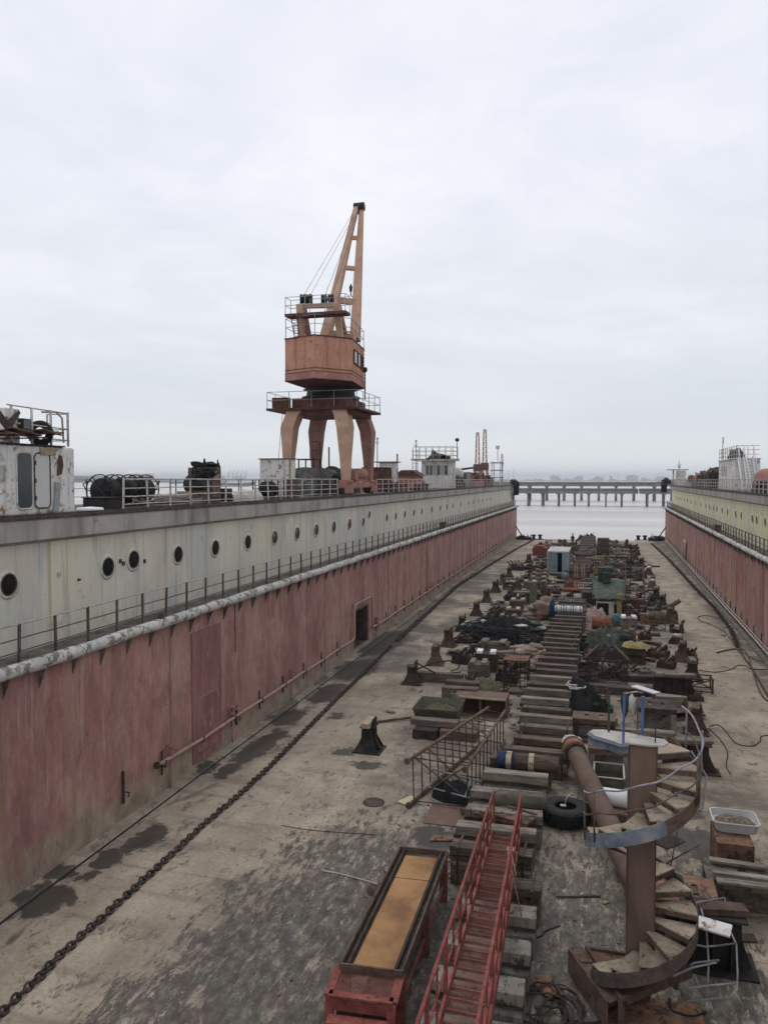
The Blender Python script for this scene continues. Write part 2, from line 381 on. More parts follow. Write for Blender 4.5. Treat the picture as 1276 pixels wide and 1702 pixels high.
flk = nz(nt, vA, 8, 12, .8); cc = mix(nt, M_(nt, 'MULTIPLY', ramp(nt, flk, [(.58, 0.), (.62, 1.)]), M_(nt, 'MULTIPLY', dens, .8)), cc, (.36, .34, .31))
Xw2 = M_(nt, 'ADD', X, M_(nt, 'MULTIPLY', M_(nt, 'SUBTRACT', nz(nt, vI, 1.1, 5), .5), 2.2))
# wet dark stains by the left wall and by the right wall
wv = coord(nt, True, (.8, .36, 1)); st = nz(nt, wv, 1.0, 4, .55, .3)
sidel = band(Xw2, -13.8, -11.9, .35); sm_ = ramp(nt, st, [(.52, 0.), (.58, .75)])
cc = mix(nt, M_(nt, 'MULTIPLY', sm_, sidel), cc, (.045, .042, .036))
far = M_(nt, 'MULTIPLY', band(X, -13, -8.6, 1.3), band(Y, 36, 100, 8)); st2 = nz(nt, coord(nt, True, (.5, .5, 1)), .45, 7, .65, .5)
cc = mix(nt, M_(nt, 'MULTIPLY', ramp(nt, st2, [(.42, 0.), (.54, .8)]), far), cc, (.085, .08, .068))
sider = band(X, 7.6, 9.6, .5)
cc = mix(nt, M_(nt, 'MULTIPLY', ramp(nt, st, [(.4, 0.), (.5, .8)]), sider), cc, (.09, .08, .068))
grime = M_(nt, 'MULTIPLY', band(Xw, -7.5, 4.4, 1.5), band(Y, 22, 125, 5)); gn = nz(nt, vI, .8, 10, .75, .5)
cc = mix(nt, M_(nt, 'MULTIPLY', ramp(nt, gn, [(.40, 0.), (.56, .8)]), grime), cc, (.10, .082, .066))
mid = nz(nt, vI, .5, 6, .65, .6); cc = mix(nt, ramp(nt, mid, [(.6, 0.), (.68, .6)]), cc, (.12, .10, .08))
jn = M_(nt, 'ABSOLUTE', M_(nt, 'SUBTRACT', M_(nt, 'FRACT', M_(nt, 'DIVIDE', M_(nt, 'ADD', Y, M_(nt, 'MULTIPLY', wob, .012)), 8.6)), .5)); cc = mix(nt, M_(nt, 'MULTIPLY', ramp(nt, jn, [(.495, 0.), (.498, .6)]), ramp(nt, nz(nt, vI, .7, 5), [(.42, 0.), (.56, 1.)])), cc, (.11, .09, .07))
wobx = M_(nt, 'MULTIPLY', M_(nt, 'SUBTRACT', nz(nt, vI, 1.6, 8, .7), .5), 1.5); woby = M_(nt, 'MULTIPLY', M_(nt, 'SUBTRACT', nz(nt, coord(nt, True, (1, 1.01, 1.)), 1.1, 8, .7), .5), 2.)
acc = None
for spx, spy, srx, sry in ((70, 1497, .75, .75), (102, 1453, .35, .4), (146, 1456, .3, .4), (182, 1427, .4, .6), (250, 1389, .45, .8), (225, 1404, .4, .4), (378, 1281, .35, .9), (425, 1247, .5, 1.5), (452, 1226, .5, 1.2), (345, 1276, .35, .7), (480, 1192, .6, 1.3), (545, 1152, .7, 1.9), (592, 1112, 1.1, 2.6), (640, 1068, 1.2, 4.), (560, 1190, .4, .6), (610, 1272, .55, .5), (575, 1250, .4, .4), (1160, 1400, 1.0, .9), (1140, 1345, .5, .8), (1190, 1425, .7, .5), (730, 1390, .8, .6)):
    q = at(spx, spy, 0)
    dx = M_(nt, 'DIVIDE', M_(nt, 'SUBTRACT', M_(nt, 'ADD', X, wobx), q.x), srx); dy = M_(nt, 'DIVIDE', M_(nt, 'SUBTRACT', M_(nt, 'ADD', Y, woby), q.y), sry)
    dd_ = M_(nt, 'SUBTRACT', 1.15, M_(nt, 'ADD', M_(nt, 'MULTIPLY', dx, dx), M_(nt, 'MULTIPLY', dy, dy)), True)
    acc = dd_ if acc is None else M_(nt, 'MAXIMUM', acc, dd_)
wet = ramp(nt, acc, [(.0, 0.), (.45, .9)])
cc = mix(nt, wet, cc, (.045, .04, .032))
L(nt, cc, b.inputs['Base Color'])
L(nt, ramp(nt, M_(nt, 'MAXIMUM', wet, M_(nt, 'MULTIPLY', sm_, sidel)), [(0, .85), (1, .55)]), b.inputs['Roughness'])
bump(nt, b, M_(nt, 'ADD', nz(nt, vA, 7, 8, .7), M_(nt, 'MULTIPLY', mk, .5)), .5, .012)
fl = MB(); ys = [YN+(YF-YN)*i/24 for i in range(25)]
for i in range(25):
    y = ys[i]
    fl.v += [Vector((XL(y)-6.5, y, 0)), Vector((XR(y)+6.5, y, 0)), Vector((XR(y)+6.5, y, -3.2)), Vector((XL(y)-6.5, y, -3.2))]
for i in range(24):
    a = i*4; fl.f += [(a, a+1, a+5, a+4), (a+3, a+7, a+6, a+2), (a+1, a+2, a+6, a+5), (a, a+4, a+7, a+3)]
fl.f += [(0, 3, 2, 1), (96, 97, 98, 99)]; fl.sm = [False]*len(fl.f)
floor_o = fl.build('dock_floor', m); tag(floor_o, kind='structure')
# ------------------------------------------------------------------ wall paint
def red_paint(name, right):
    m, nt, b = newmat(name); setb(b, .75, 0, .25)
    pos = N(nt, 'NewGeometry').outputs['Position']; sp = N(nt, 'SeparateXYZ'); L(nt, pos, sp.inputs[0])
    vv = coord(nt, True, (0.1, .7, .22)); vi = coord(nt, True, (1, 1, 1)); vw = coord(nt, True, (0.02, .55, .02))
    c = ramp(nt, nz(nt, vv, 1.5, 8, .62, .2), [(.3, (.255, .125, .108)), (.48, (.355, .182, .158)), (.64, (.42, .245, .21)), (.75, (.46, .32, .27))])
    pan = nz(nt, vw, 1.0, 2, .5)
    c = mix(nt, ramp(nt, pan, [(.38, .6), (.46, 0.)]), c, mix(nt, .6, c, (.19, .09, .10)))
    c = mix(nt, ramp(nt, pan, [(.55, 0.), (.62, .35)]), c, (.42, .29, .23))
    bl = nz(nt, coord(nt, True, (1, 1, .7)), .6, 10, .72, .5); c = mix(nt, ramp(nt, bl, [(.48, 0.), (.60, .55)]), c, (.45, .29, .24))
    bl = nz(nt, coord(nt, True, (1, 1, .7)), .8, 10, .72, .5); c = mix(nt, ramp(nt, bl, [(.38, .6), (.48, 0.)]), c, (.24, .12, .10))
    fy = M_(nt, 'ABSOLUTE', M_(nt, 'SUBTRACT', M_(nt, 'FRACT', M_(nt, 'DIVIDE', sp.outputs[1], 2.46)), .5)); c = mix(nt, M_(nt, 'MULTIPLY', ramp(nt, fy, [(.43, 0.), (.485, .75)]), ramp(nt, nz(nt, coord(nt, True, (.1, 1.5, .4)), 1, 6, .7), [(.4, .2), (.6, 1.)])), c, (.27, .20, .13))
    st = nz(nt, coord(nt, True, (.1, 3.2, .10)), 1.6, 5, .6); c = mix(nt, ramp(nt, st, [(.62, 0.), (.70, .5)]), c, (.17, .12, .08))
    st = nz(nt, coord(nt, True, (.1, 4.2, .16)), 1.9, 5, .6, .2); c = mix(nt, ramp(nt, st, [(.62, 0.), (.70, .6)]), c, (.50, .38, .31))
    wz_ = M_(nt, 'ABSOLUTE', M_(nt, 'SUBTRACT', sp.outputs[2], 2.75)); c = mix(nt, ramp(nt, wz_, [(.0, .5), (.035, 0.)]), c, (.24, .15, .115))
    sc2 = nz(nt, coord(nt, True, (1, 1, .7)), 1.3, 14, .8, .2); c = mix(nt, ramp(nt, sc2, [(.635, 0.), (.65, .85)]), c, (.13, .065, .05))
    lowz = N(nt, 'MapRange'); lowz.inputs[1].default_value = .1; lowz.inputs[2].default_value = 1.8; lowz.inputs[3].default_value = 1; lowz.inputs[4].default_value = 0; L(nt, sp.outputs[2], lowz.inputs[0])
    lw = M_(nt, 'ADD', lowz.outputs[0], M_(nt, 'MULTIPLY', M_(nt, 'SUBTRACT', nz(nt, coord(nt, True, (1, .8, .3)), 1.2, 6, .6), .5), 1.6))
    c = mix(nt, ramp(nt, lw, [(.42, 0.), (.72, .85)]), c, ramp(nt, nz(nt, vi, 1.5, 5), [(.35, (.22, .18, .13)), (.65, (.38, .32, .245))]))
    sb = nz(nt, coord(nt, True, (1, 1, .5)), 2.2, 12, .78, .3); c = mix(nt, ramp(nt, sb, [(.60, 0.), (.63, .55)]), c, (.22, .105, .085))
    gr_ = nz(nt, coord(nt, True, (1, 1, .45)), 3.3, 10, .8); c = mix(nt, 1., c, ramp(nt, gr_, [(.32, (.70, .70, .70)), (.65, (1.15, 1.15, 1.15))]), 'MULTIPLY')
    sc = nz(nt, vi, 7, 10, .75); c = mix(nt, ramp(nt, sc, [(.66, 0.), (.70, .7)]), c, (.42, .33, .29))
    if right:
        pt = nz(nt, coord(nt, True, (.1, .3, .35)), .9, 4, .6); c = mix(nt, ramp(nt, pt, [(.62, 0.), (.66, .7)]), c, (.42, .29, .09))
        pt = nz(nt, coord(nt, True, (.1, .4, .25)), 1.1, 4, .6, .3); c = mix(nt, ramp(nt, pt, [(.36, .7), (.40, 0.)]), c, (.36, .10, .075))
    L(nt, c, b.inputs['Base Color']); bump(nt, b, M_(nt, 'ADD', nz(nt, vi, 4, 8, .7), M_(nt, 'MULTIPLY', nz(nt, coord(nt, True, (.1, 1, .1)), .8, 3), 3.)), .55, .03)
    return m
def pale_paint(name, cols, stain):
    m, nt, b = newmat(name); setb(b, .7, 0, .3)
    pos = N(nt, 'NewGeometry').outputs['Position']; sp = N(nt, 'SeparateXYZ'); L(nt, pos, sp.inputs[0])
    vi = coord(nt, True, (1, 1, 1)); vv = coord(nt, True, (.1, 1, .2))
    c = ramp(nt, nz(nt, vv, .55, 7, .6, .4), [(.3, cols[0]), (.5, cols[1]), (.68, cols[2])])
    c = mix(nt, ramp(nt, nz(nt, vi, .5, 5, .6), [(.45, 0.), (.65, .6)]), c, stain)
    s = nz(nt, coord(nt, True, (.1, .8, .35)), .7, 8, .7, .6); c = mix(nt, ramp(nt, s, [(.36, .8), (.48, 0.)]), c, (.40, .43, .47))
    s = nz(nt, coord(nt, True, (.1, .9, .4)), 1.0, 8, .7, .5); c = mix(nt, ramp(nt, s, [(.57, 0.), (.66, .6)]), c, (.50, .43, .25))
    s = nz(nt, coord(nt, True, (.1, 3, .07)), 1.2, 5, .6); c = mix(nt, ramp(nt, s, [(.60, 0.), (.70, .65)]), c, (.34, .26, .13))
    s = nz(nt, vi, 3.2, 12, .78, .2); c = mix(nt, ramp(nt, s, [(.665, 0.), (.69, .8)]), c, (.17, .11, .09))
    s = nz(nt, vi, 1.1, 9, .7, .2); c = mix(nt, ramp(nt, s, [(.6, 0.), (.66, .45)]), c, (.27, .22, .20))
    s = nz(nt, coord(nt, True, (.1, 2.2, .10)), 1.7, 8, .7); c = mix(nt, ramp(nt, s, [(.56, 0.), (.66, .5)]), c, (.36, .25, .14))
    s = nz(nt, coord(nt, True, (.1, 1.6, .16)), 1.3, 10, .75, .3); c = mix(nt, ramp(nt, s, [(.36, .55), (.44, 0.)]), c, (.30, .30, .28))
    s = nz(nt, vi, 6, 12, .8); c = mix(nt, ramp(nt, s, [(.63, 0.), (.66, .6)]), c, (.24, .17, .13))
    sp_ = M_(nt, 'ABSOLUTE', M_(nt, 'SUBTRACT', M_(nt, 'FRACT', M_(nt, 'DIVIDE', sp.outputs[1], 7.38)), .5)); c = mix(nt, ramp(nt, sp_, [(.4955, 0.), (.4975, .5)]), c, (.30, .26, .2))
    L(nt, c, b.inputs['Base Color']); bump(nt, b, nz(nt, vi, 3, 8, .65), .4, .02)
    return m
mRL = red_paint('red_hull_left', False); mRR = red_paint('red_hull_right', True)
mPL = pale_paint('pale_hull_left', [(.45, .46, .42), (.57, .56, .475), (.62, .58, .46)], (.55, .48, .38))
mPR = pale_paint('yellow_hull_right', [(.56, .54, .33), (.66, .62, .38), (.70, .68, .48)], (.58, .55, .46))
ZW = 5.55; ZT = 9.05; ZB = 8.43; OW = .95; OC = .72     # walkway, deck top, coaming foot, wall set-back, coaming set-back
def side(left):
    sg = -1 if left else 1
    def Q(o, y, z): return Vector(((XL(y)-o) if left else (XR(y)+o), y, z))
    lb = 'left wing wall of the dock, faded red below, pale grey with portholes above' if left else 'right wing wall of the dock, red below and pale yellow above'
    root = thing('dock_wing_wall', lb, 'dock wall', (Q(0, 0, 0).x, 0, 0))
    mR, mP = (mRL, mPL) if left else (mRR, mPR)
    # lower wall with shallow frames and dents; opening for the doorway
    doorY = (wallY(589, 0), wallY(609, 0)) if left else (wallY(1140, 0, False)-.1, wallY(1140, 0, False)+1.6)
    mb = MB(); ys = []; y = YN
    while y < YF: ys.append(y); y += .3
    ys += [YF, doorY[0], doorY[1]]; ys = sorted(ys)
    ys = [y for y in ys if not (doorY[0]-.12 < y < doorY[1]+.12) or y in doorY]
    pitch = 2.46
    def dent(y, z):
        k = y/pitch; f = abs(k-round(k))*2
        d = -.045*math.sin(math.pi*min(1, f))*min(1, 4*(z/ZW)*(1-z/ZW)+.2)*(.5+mn.noise(Vector((round(k)*3.1, z*.25, 0)))+.35)
        if f < .07: d += .03
        return -d + (.012*mn.noise(Vector((y*1.3, z*1.1, 4 if left else 9))))
    zs = [0., .35, 2.5, 3.4, 4.3, ZW-.05] ; zs = [0., .35, .9, 1.7, 2.5, 3.4, 4.3, ZW-.05]
    for y in ys:
        for z in zs: mb.v.append(Q(dent(y, z)*(0 if y in doorY else 1), y, z))
    nz_ = len(zs)
    for i in range(len(ys)-1):
        for j in range(nz_-1):
            if ys[i] >= doorY[0]-1e-6 and ys[i+1] <= doorY[1]+1e-6 and 1 <= j < 4: continue
            a = i*nz_+j; mb.f.append((a, a+nz_, a+nz_+1, a+1)); mb.sm.append(True)
    mb.build('lower_wall', mR, root, W=True)
    # door recess
    rc = MB(); y0, y1 = doorY; z0, z1 = zs[1], zs[4]
    for a, b_, c_, d_ in (((0, y0, z0), (1, y0, z0), (1, y0, z1), (0, y0, z1)), ((0, y1, z0), (1, y1, z0), (1, y1, z1), (0, y1, z1)), ((1, y0, z0), (1, y1, z0), (1, y1, z1), (1, y0, z1)), ((0, y0, z0), (0, y1, z0), (1, y1, z0), (1, y0, z0)), ((0, y0, z1), (0, y1, z1), (1, y1, z1), (1, y0, z1))):
        rc.add([Q(*a), Q(*b_), Q(*c_), Q(*d_)], [(0, 1, 2, 3)])
    dw = rc.build('doorway', 'rust_dark', root, W=True)
    fr = MB()
    for a, b_ in (((y0-.05, z0), (y0-.05, z1)), ((y1+.05, z0), (y1+.05, z1)), ((y0, z1+.03), (y1, z1+.03))):
        fr.beam(Q(-.03, *a), Q(-.03, *b_), .09, .09)
    fr.build('door_frame', 'rust_mid', dw, W=False).matrix_parent_inverse = Matrix.Identity(4)
    bpy.data.objects[-1] if False else None
    # brackets under the walkway edge
    bk = MB(); y = math.ceil(YN/pitch)*pitch
    while y < YF-.3:
        for dy in (-.02, .02):
            pass
        bk.ext([(0, 0), (-.22, 0), (0, -.55)], Q(-.004, y, ZW-.17), (1 if not left else 1, 0, 0) if not left else (-1, 0, 0), (0, 0, 1), (0, .03, 0))
        y += pitch/2
    bk.build('bracket', 'deck_rust', root, W=True)
    # frame caps and seam battens
    bt = MB(); y = math.ceil(YN/pitch)*pitch
    while y < YF-.3:
        if not (doorY[0]-.3 < y < doorY[1]+.3): bt.b0(*sorted((Q(-.014, y, 0).x, Q(.12, y, 0).x)), y-.05, y+.05, .02, ZW-.2)
        y += pitch
    bt.build('wall_frame', mR, root, W=True)
    # fender pipe in welded lengths
    y = YN; i = 0
    while y < YF:
        y2 = min(YF, y+6.0); mb = MB()
        pts = [Q(-.16+.012*math.sin(k*2.3+i), y+(y2-y-.03)*k/6, ZW-.05+.015*math.sin(k*1.7+i*2)) for k in range(7)]
        mb.tube(pts, [.165+.012*math.sin(k*3.1+i) for k in range(7)], 12); mb.build('fender_pipe', 'fender', root, W=True); y = y2; i += 1
    # walkway
    mb = MB()
    for i in range(24):
        a = YN+(YF-YN)*i/24; b_ = YN+(YF-YN)*(i+1)/24
        mb.add([Q(-.06, a, ZW), Q(OW+.1, a, ZW), Q(OW+.1, b_, ZW), Q(-.06, b_, ZW)], [(0, 1, 2, 3)])
        mb.add([Q(-.06, a, ZW-.1), Q(OW+.1, a, ZW-.1), Q(OW+.1, b_, ZW-.1), Q(-.06, b_, ZW-.1)], [(0, 3, 2, 1)])
        mb.add([Q(-.06, a, ZW-.1), Q(-.06, a, ZW), Q(-.06, b_, ZW), Q(-.06, b_, ZW-.1)], [(0, 1, 2, 3)])
    mb.build('walkway', 'deck_rust', root, W=True)
    # upper wall
    mb = MB(); n = 150; zs2 = [ZW-.02, ZW+.8, ZW+1.9, ZB+.1]
    for i in range(n+1):
        y = YN+(YF-YN)*i/n
        for z in zs2: mb.v.append(Q(OW+.018*mn.noise(Vector((y*.6, z*.7, 2))), y, z))
    for i in range(n):
        for j in range(3): a = i*4+j; mb.f.append((a, a+4, a+5, a+1)); mb.sm.append(True)
    mb.build('upper_wall', mP, root, W=True)
    # sloped soffit + coaming band + rusty edge angle
    mb = MB(); a, b_ = YN, YF
    sec = [(OW+.1, ZB-.16), (OC+.02, ZB), (OC, ZB), (OC, ZT-.06), (OW+.1, ZT-.06)]
    r0 = [Q(o, a, z) for o, z in sec]; r1 = [Q(o, b_, z) for o, z in sec]
    n = 30; rings = [[Q(o, a+(b_-a)*i/n, z) for o, z in sec] for i in range(n+1)]
    mb.loft(rings); mb.build('coaming', 'cladding', root, W=True)
    mb = MB(); rings = [[Q(o, a+(b_-a)*i/n, z) for o, z in ((OC-.03, ZT-.09), (OC-.03, ZT), (OC+.12, ZT), (OC+.12, ZT+.05), (OC+.16, ZT+.05), (OC+.16, ZT-.09))] for i in range(n+1)]
    mb.loft(rings); mb.build('edge_angle', 'rust_dark', root, W=True)
    # deck and outer side, end plates
    mb = MB(); OX = 6.2
    rings = [[Q(o, a+(b_-a)*i/n, z) for o, z in ((OC+.1, ZT-.02), (OX, ZT-.02), (OX, -3.), (OX-.1, -3.), (OX-.1, ZT-.12), (OC+.1, ZT-.12))] for i in range(n+1)]
    mb.loft(rings); mb.build('wing_deck', 'deck_rust', root, W=True)
    mb = MB(); mb.add([Q(0, YF, 0), Q(OX, YF, 0), Q(OX, YF, ZT-.03), Q(OC, YF, ZT-.03), Q(OW, YF, ZB), Q(OW, YF, ZW), Q(0, YF, ZW-.1)], [tuple(range(7))])
    mb.build('end_plate', mR, root, W=True)
    return root, Q, doorY
rootL, QL, doorL = side(True)
rootR, QR, doorR = side(False)
for o in bpy.data.objects:
    if o.name.startswith('door_frame'):      # built in world coordinates; shift into the wall's frame
        p = o.parent.parent
        for q in o.data.vertices: q.co.x -= p.location.x
# portholes
mat('port_glass', [(.04, .04, .036), (.09, .085, .075)], 2, rough=.3, spec=.5, bmp=.2)
def porthole(root, Q, px, z, left, k=1., glassm='void_dark'):
    y = wallY(px, OW, left); p = Q(OW, y, z)
    m = MB().lathe([(.385*k, -.01), (.385*k, .010), (.35*k, .02), (.345*k, .035), (.295*k, .04), (.285*k, .03), (.27*k, -.01)], n=28, axis='X')
    o = m.build('porthole', mPL if left else mPR, root); o.scale.x = 1 if left else -1
    o.location = (p.x-root.location.x, p.y, p.z)
    MB().lathe([(.29*k, .035), (.285*k, .048), (.262*k, .048), (.255*k, .0)], n=28, axis='X', cap=False).build('rim', 'rust_mid', o)
    g = MB().lathe([(.275*k, .0), (.265*k, .016), (.001, .016)], n=24, axis='X').build('pane', glassm, o)
    b = MB()
    for i in range(8):
        a = i*math.pi/4; b.lathe([(.012, .03), (.012, .042)], c=(0, .32*k*math.cos(a), .32*k*math.sin(a)), n=6, axis='X')
    b.build('bolt', 'rust_dark', o)
for px in (12, 178, 221, 295, 357, 411, 455.5, 493, 525, 554, 580, 603, 642, 657, 672, 687, 700, 717, 731, 742, 752, 765, 778, 786, 794, 801, 808, 814):
    porthole(rootL, QL, px, 7.36 if px != 221 else 7.45, True, 1. if px < 600 else .8, 'void_dark' if px < 450 else 'port_glass')
porthole(rootL, QL, 613, 7.75, True, .7, 'port_glass')
for px in (1271, 1257, 1249.5, 1231, 1222, 1208, 1199, 1190, 1185, 1178, 1172, 1163, 1154, 1147, 1141, 1136, 1130, 1126, 1122):
    porthole(rootR, QR, px, 7.3, False, .85 if px != 1141 else 1., 'port_glass')
# railings -----------------------------------------------------------
def railing(label, Q, off, y0, y1, step, z0, h, mp, mr, rails, rp=.022, rr=.018, bend=0., topm=None, group=None):
    root = thing('walkway_railing' if z0 < 8 else 'deck_railing', label, 'railing', Q(off, y0, z0), 0, group)
    n = max(1, int(round((y1-y0)/step)))
    pm = MB(); pm.box((0, 0, h/2), (rp*1.8, rp*1.8, h)); first = pm.build('post', mp, root)
    for i in range(n+1):
        y = y0+(y1-y0)*i/n; p = Q(off, y, z0)-root.location
        o = first if i == 0 else first.copy()
        if i: col.objects.link(o)
        o.location = p; o.rotation_euler = (random.gauss(0, bend), random.gauss(0, bend), 0)
    for k, zr in enumerate(rails):
        mb = MB(); pts = []
        for i in range(n*2+1):
            y = y0+(y1-y0)*i/(n*2); pts.append(Q(off+random.gauss(0, bend*.25), y, z0+zr+random.gauss(0, bend*.3)))
        mb.tube(pts, rr if k else rr*1.35, 6)
        mb.build('handrail' if k == 0 else 'mid_rail', (topm or mr) if k == 0 else mr, root, W=True)
    return root
railing('thin dark railing with pale handrail along the left walkway above the fender pipe', QL, .1, 11.5, 131.5, 1.32, ZW, .98, 'rail_dark', 'rail_dark', (.97, .62, .3), .032, .016, .012, topm='rail_pale')
railing('thin dark railing along the right walkway below the yellow wall', QR, .1, 30.0, 131.5, 1.32, ZW, .98, 'rail_dark', 'rail_dark', (.97, .62, .3), .034, .018, .012)
y1 = wallY(562, OC+.25); y2 = wallY(626, OC+.25)
railing('pale bent railing on the left deck edge, from cable reels to crane bogie', QL, OC+.25, wallY(206, OC+.25), y1, 1.35, ZT, .98, 'rail_pale', 'rail_pale', (.96, .68, .42, .16), .026, .02, .025)
railing('pale railing on the left wing deck edge from the crane bogie to the far end', QL, OC+.25, y2, 129, 1.5, ZT, .98, 'rail_pale', 'rail_pale', (.96, .64, .32), .026, .02, .015)
railing('pale railing along the right wing deck edge', QR, OC+.25, 48, 130, 1.5, ZT, .98, 'rail_pale', 'rail_pale', (.96, .64, .32), .026, .02, .015)
railing('thin outer railing on the seaward edge of the left wing deck', QL, 6.0, 15, 75, 2.2, ZT, .98, 'rail_dark', 'rail_pale', (.96, .6, .28), .024, .016, .01)
# ================================================================== PORTAL CRANE
ZD = ZT
cr = thing('portal_crane', 'orange and beige portal crane standing on four curved legs on the left wing deck', 'portal crane', (-16.7, 46.5, ZD))
def PC(px, py, d): return P(px, py, d)
# legs: rings of rectangles along a bent centre line
def leg(path, m):
    """path: (x,y,z,width) in world metres"""
    mb = MB(); rings = []
    for x, y, z, wd in path:
        t = wd*.42
        rings.append([Vector((x-t, y-wd/2, z)), Vector((x+t, y-wd/2, z)), Vector((x+t, y+wd/2, z)), Vector((x-t, y+wd/2, z))])
    mb.loft(rings); return mb.build('leg', m, cr, W=True, bevel=.02)
x1, x2, ya, yb = -14.9, -18.6, 44.3, 49.0
def lg(x, y, sx, sy, m, z0=ZD+.75):
    leg([(x, y, z0, .5), (x+.02*sx, y, ZD+2.3, .68), (x+.06*sx, y+.05*sy, ZD+4.1, .98), (x+.28*sx, y+.25*sy, ZD+4.85, 1.0), (x+.42*sx, y+.4*sy, ZD+5.15, 1.1)], m)
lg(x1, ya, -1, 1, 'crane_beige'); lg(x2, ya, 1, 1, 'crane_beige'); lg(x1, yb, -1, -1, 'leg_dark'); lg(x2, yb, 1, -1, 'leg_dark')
for x in (x1, x2):                                     # bogies with wheels
    mb = MB(); mb.box((x, (ya+yb)/2, ZD+.62), (.5, yb-ya+1.3, .36))
    for y in (ya, yb): mb.box((x, y, ZD+.84), (.66, 1.0, .16))
    mb.b0(x-.2, x+.2, (ya+yb)/2-1.2, (ya+yb)/2+1.3, ZD+.82, ZD+1.35)
    bo = mb.build('bogie', 'crane_pink', cr, W=True, bevel=.02)
    for y in (ya-.35, ya+.45, yb-.45, yb+.35):
        MB().lathe([(.02, -.12), (.27, -.12), (.27, .08), (.32, .08), (.32, .13), (.02, .13)], c=(x, y, ZD+.33), n=16, axis='X').build('wheel', 'rust_dark', bo, loc=(-cr.location.x*0, 0, 0))
        w_ = bpy.data.objects[-1]
for o in list(bpy.data.objects):
    if o.name.startswith('wheel') and o.parent and o.parent.parent is cr: o.location = (-cr.location[0], -cr.location[1], -cr.location[2])
mb = MB()                                              # motor housings, hanging hoses on inner bogie
mb.lathe([(.02, -.9), (.34, -.85), (.36, .6), (.3, .85), (.02, .9)], c=(x1+.05, 46.9, ZD+1.3), n=14, axis='Y')
mb.box((x1+.1, 45.3, ZD+1.2), (.5, .7, .5)); mb.box((x1+.3, ya-.3, ZD+.3), (.1, 1.4, .34)); mb.box((x1+.32, yb+.1, ZD+.35), (.1, 1.3, .4))
mb.build('drive_motor', 'crane_pink', cr, W=True)
# ring under platform, platform, fascia
px0, px1, py0, py1, zp = -19.9, -14.05, 43.9, 48.9, ZD+5.15
MB().b0(px0+1.2, px1-.5, py0+.5, py1-.5, zp-.28, zp).build('ring_beam', 'crane_dark', cr, W=True)
plat = MB().prism([(px0, py0), (px1, py0), (px1, py1), (px0, py1)], zp, zp+.14).build('platform', 'crane_dark', cr, W=True)
MB().b0(px0+1.5, px1-.9, py0+.5, py1-.5, zp+.142, zp+.75).build('base_housing', 'crane_dark', cr, W=True)
cx, cy = -16.6, (py0+py1)/2
MB().lathe([(1.75, zp+.75), (1.85, zp+.95), (1.55, zp+1.0), (1.5, zp+1.35), (1.75, zp+1.42)], c=(cx, cy, 0), n=28).build('slewing_ring', 'machine_black', cr, W=True)
mb = MB().box((px0+.75, py0+.6, zp+.5), (1.0, .6, .62), rz=.1).build('winch_housing', 'crane_dark', cr, W=True)
def rails(pts, z, h, m, parent, name='railing', step=1.1, levels=(1., .5), r=.022, closed=True):
    mb = MB(); k = len(pts)
    for i in range(k if closed else k-1):
        a = Vector((*pts[i], z)); b_ = Vector((*pts[(i+1) % k], z)); n = max(1, round((b_-a).length/step))
        for j in range(n if i < k-1 or closed else n+1):
            p = a.lerp(b_, j/n); mb.tube([p, p+Vector((0, 0, h))], r, 5)
        if not closed and i == k-2: mb.tube([b_, b_+Vector((0, 0, h))], r, 5)
        for l in levels: mb.tube([a+Vector((0, 0, h*l)), b_+Vector((0, 0, h*l))], r*.85, 5)
    return mb.build(name, m, parent, W=True)
rails([(px0+.05, py0+.05), (px1-.05, py0+.05), (px1-.05, py1-.05), (px0+.05, py1-.05)], zp+.14, .98, 'grey_paint', cr, step=1.3)
# machinery cabin: plan from the photograph
zc0, zc1 = zp+1.45, zp+4.0
def pl(px, py, z):
    r = ray(px, py); t = (z-CAMZ)/r.z; p = C0+r*t; return (p.x, p.y)
A, B, Cc, D = P(474, 600, 45.6), P(523, 600, 44.2), P(585, 600, 45.5), P(605, 600, 49.3)
E_ = Vector((A.x-.1, A.y+4.2, 0)); D2 = Vector((D.x-.2, D.y+.1, 0))
plan = [(q.x, q.y) for q in (A, B, Cc, D, Vector((D.x-1.6, D.y+1.0, 0)), E_)]
ccx = sum(p[0] for p in plan)/6; ccy = sum(p[1] for p in plan)/6
def scaled(k): return [(ccx+(p[0]-ccx)*k, ccy+(p[1]-ccy)*k) for p in plan]
MB().prism(plan, zc0+.55, zc1).build('cabin', 'crane_orange', cr, W=True)
MB().prism(scaled(1.006), zc0+.13, zc0+.57).build('cabin_skirt', 'crane_pink', cr, W=True)
MB().prism(scaled(1.02), zc1, zc1+.06).build('cabin_roof', 'crane_dark', cr, W=True)
mb = MB()
for z in (zc0+.53, zc0+.72): mb.prism(scaled(1.012), z, z+.035)
mb.prism(scaled(1.02), zc0+.1, zc0+.14)
mb.build('rust_seam', 'crane_dark', cr, W=True)
for i in range(5):
    for k_ in range(1, 3):
        p = Vector((*plan[i], 0)).lerp(Vector((*plan[i+1], 0)), k_/3) if i < 2 else None
        if p is None: continue
        e2 = (Vector((*plan[i+1], 0))-Vector((*plan[i], 0))).normalized(); n2 = Vector((e2.y, -e2.x, 0))
        MB().beam(p+n2*.008+Vector((0, 0, zc0+.75)), p+n2*.008+Vector((0, 0, zc1-.03)), .035, .02, up=tuple(n2)).build('plate_seam', 'crane_orange', cr, W=True)
mb = MB()
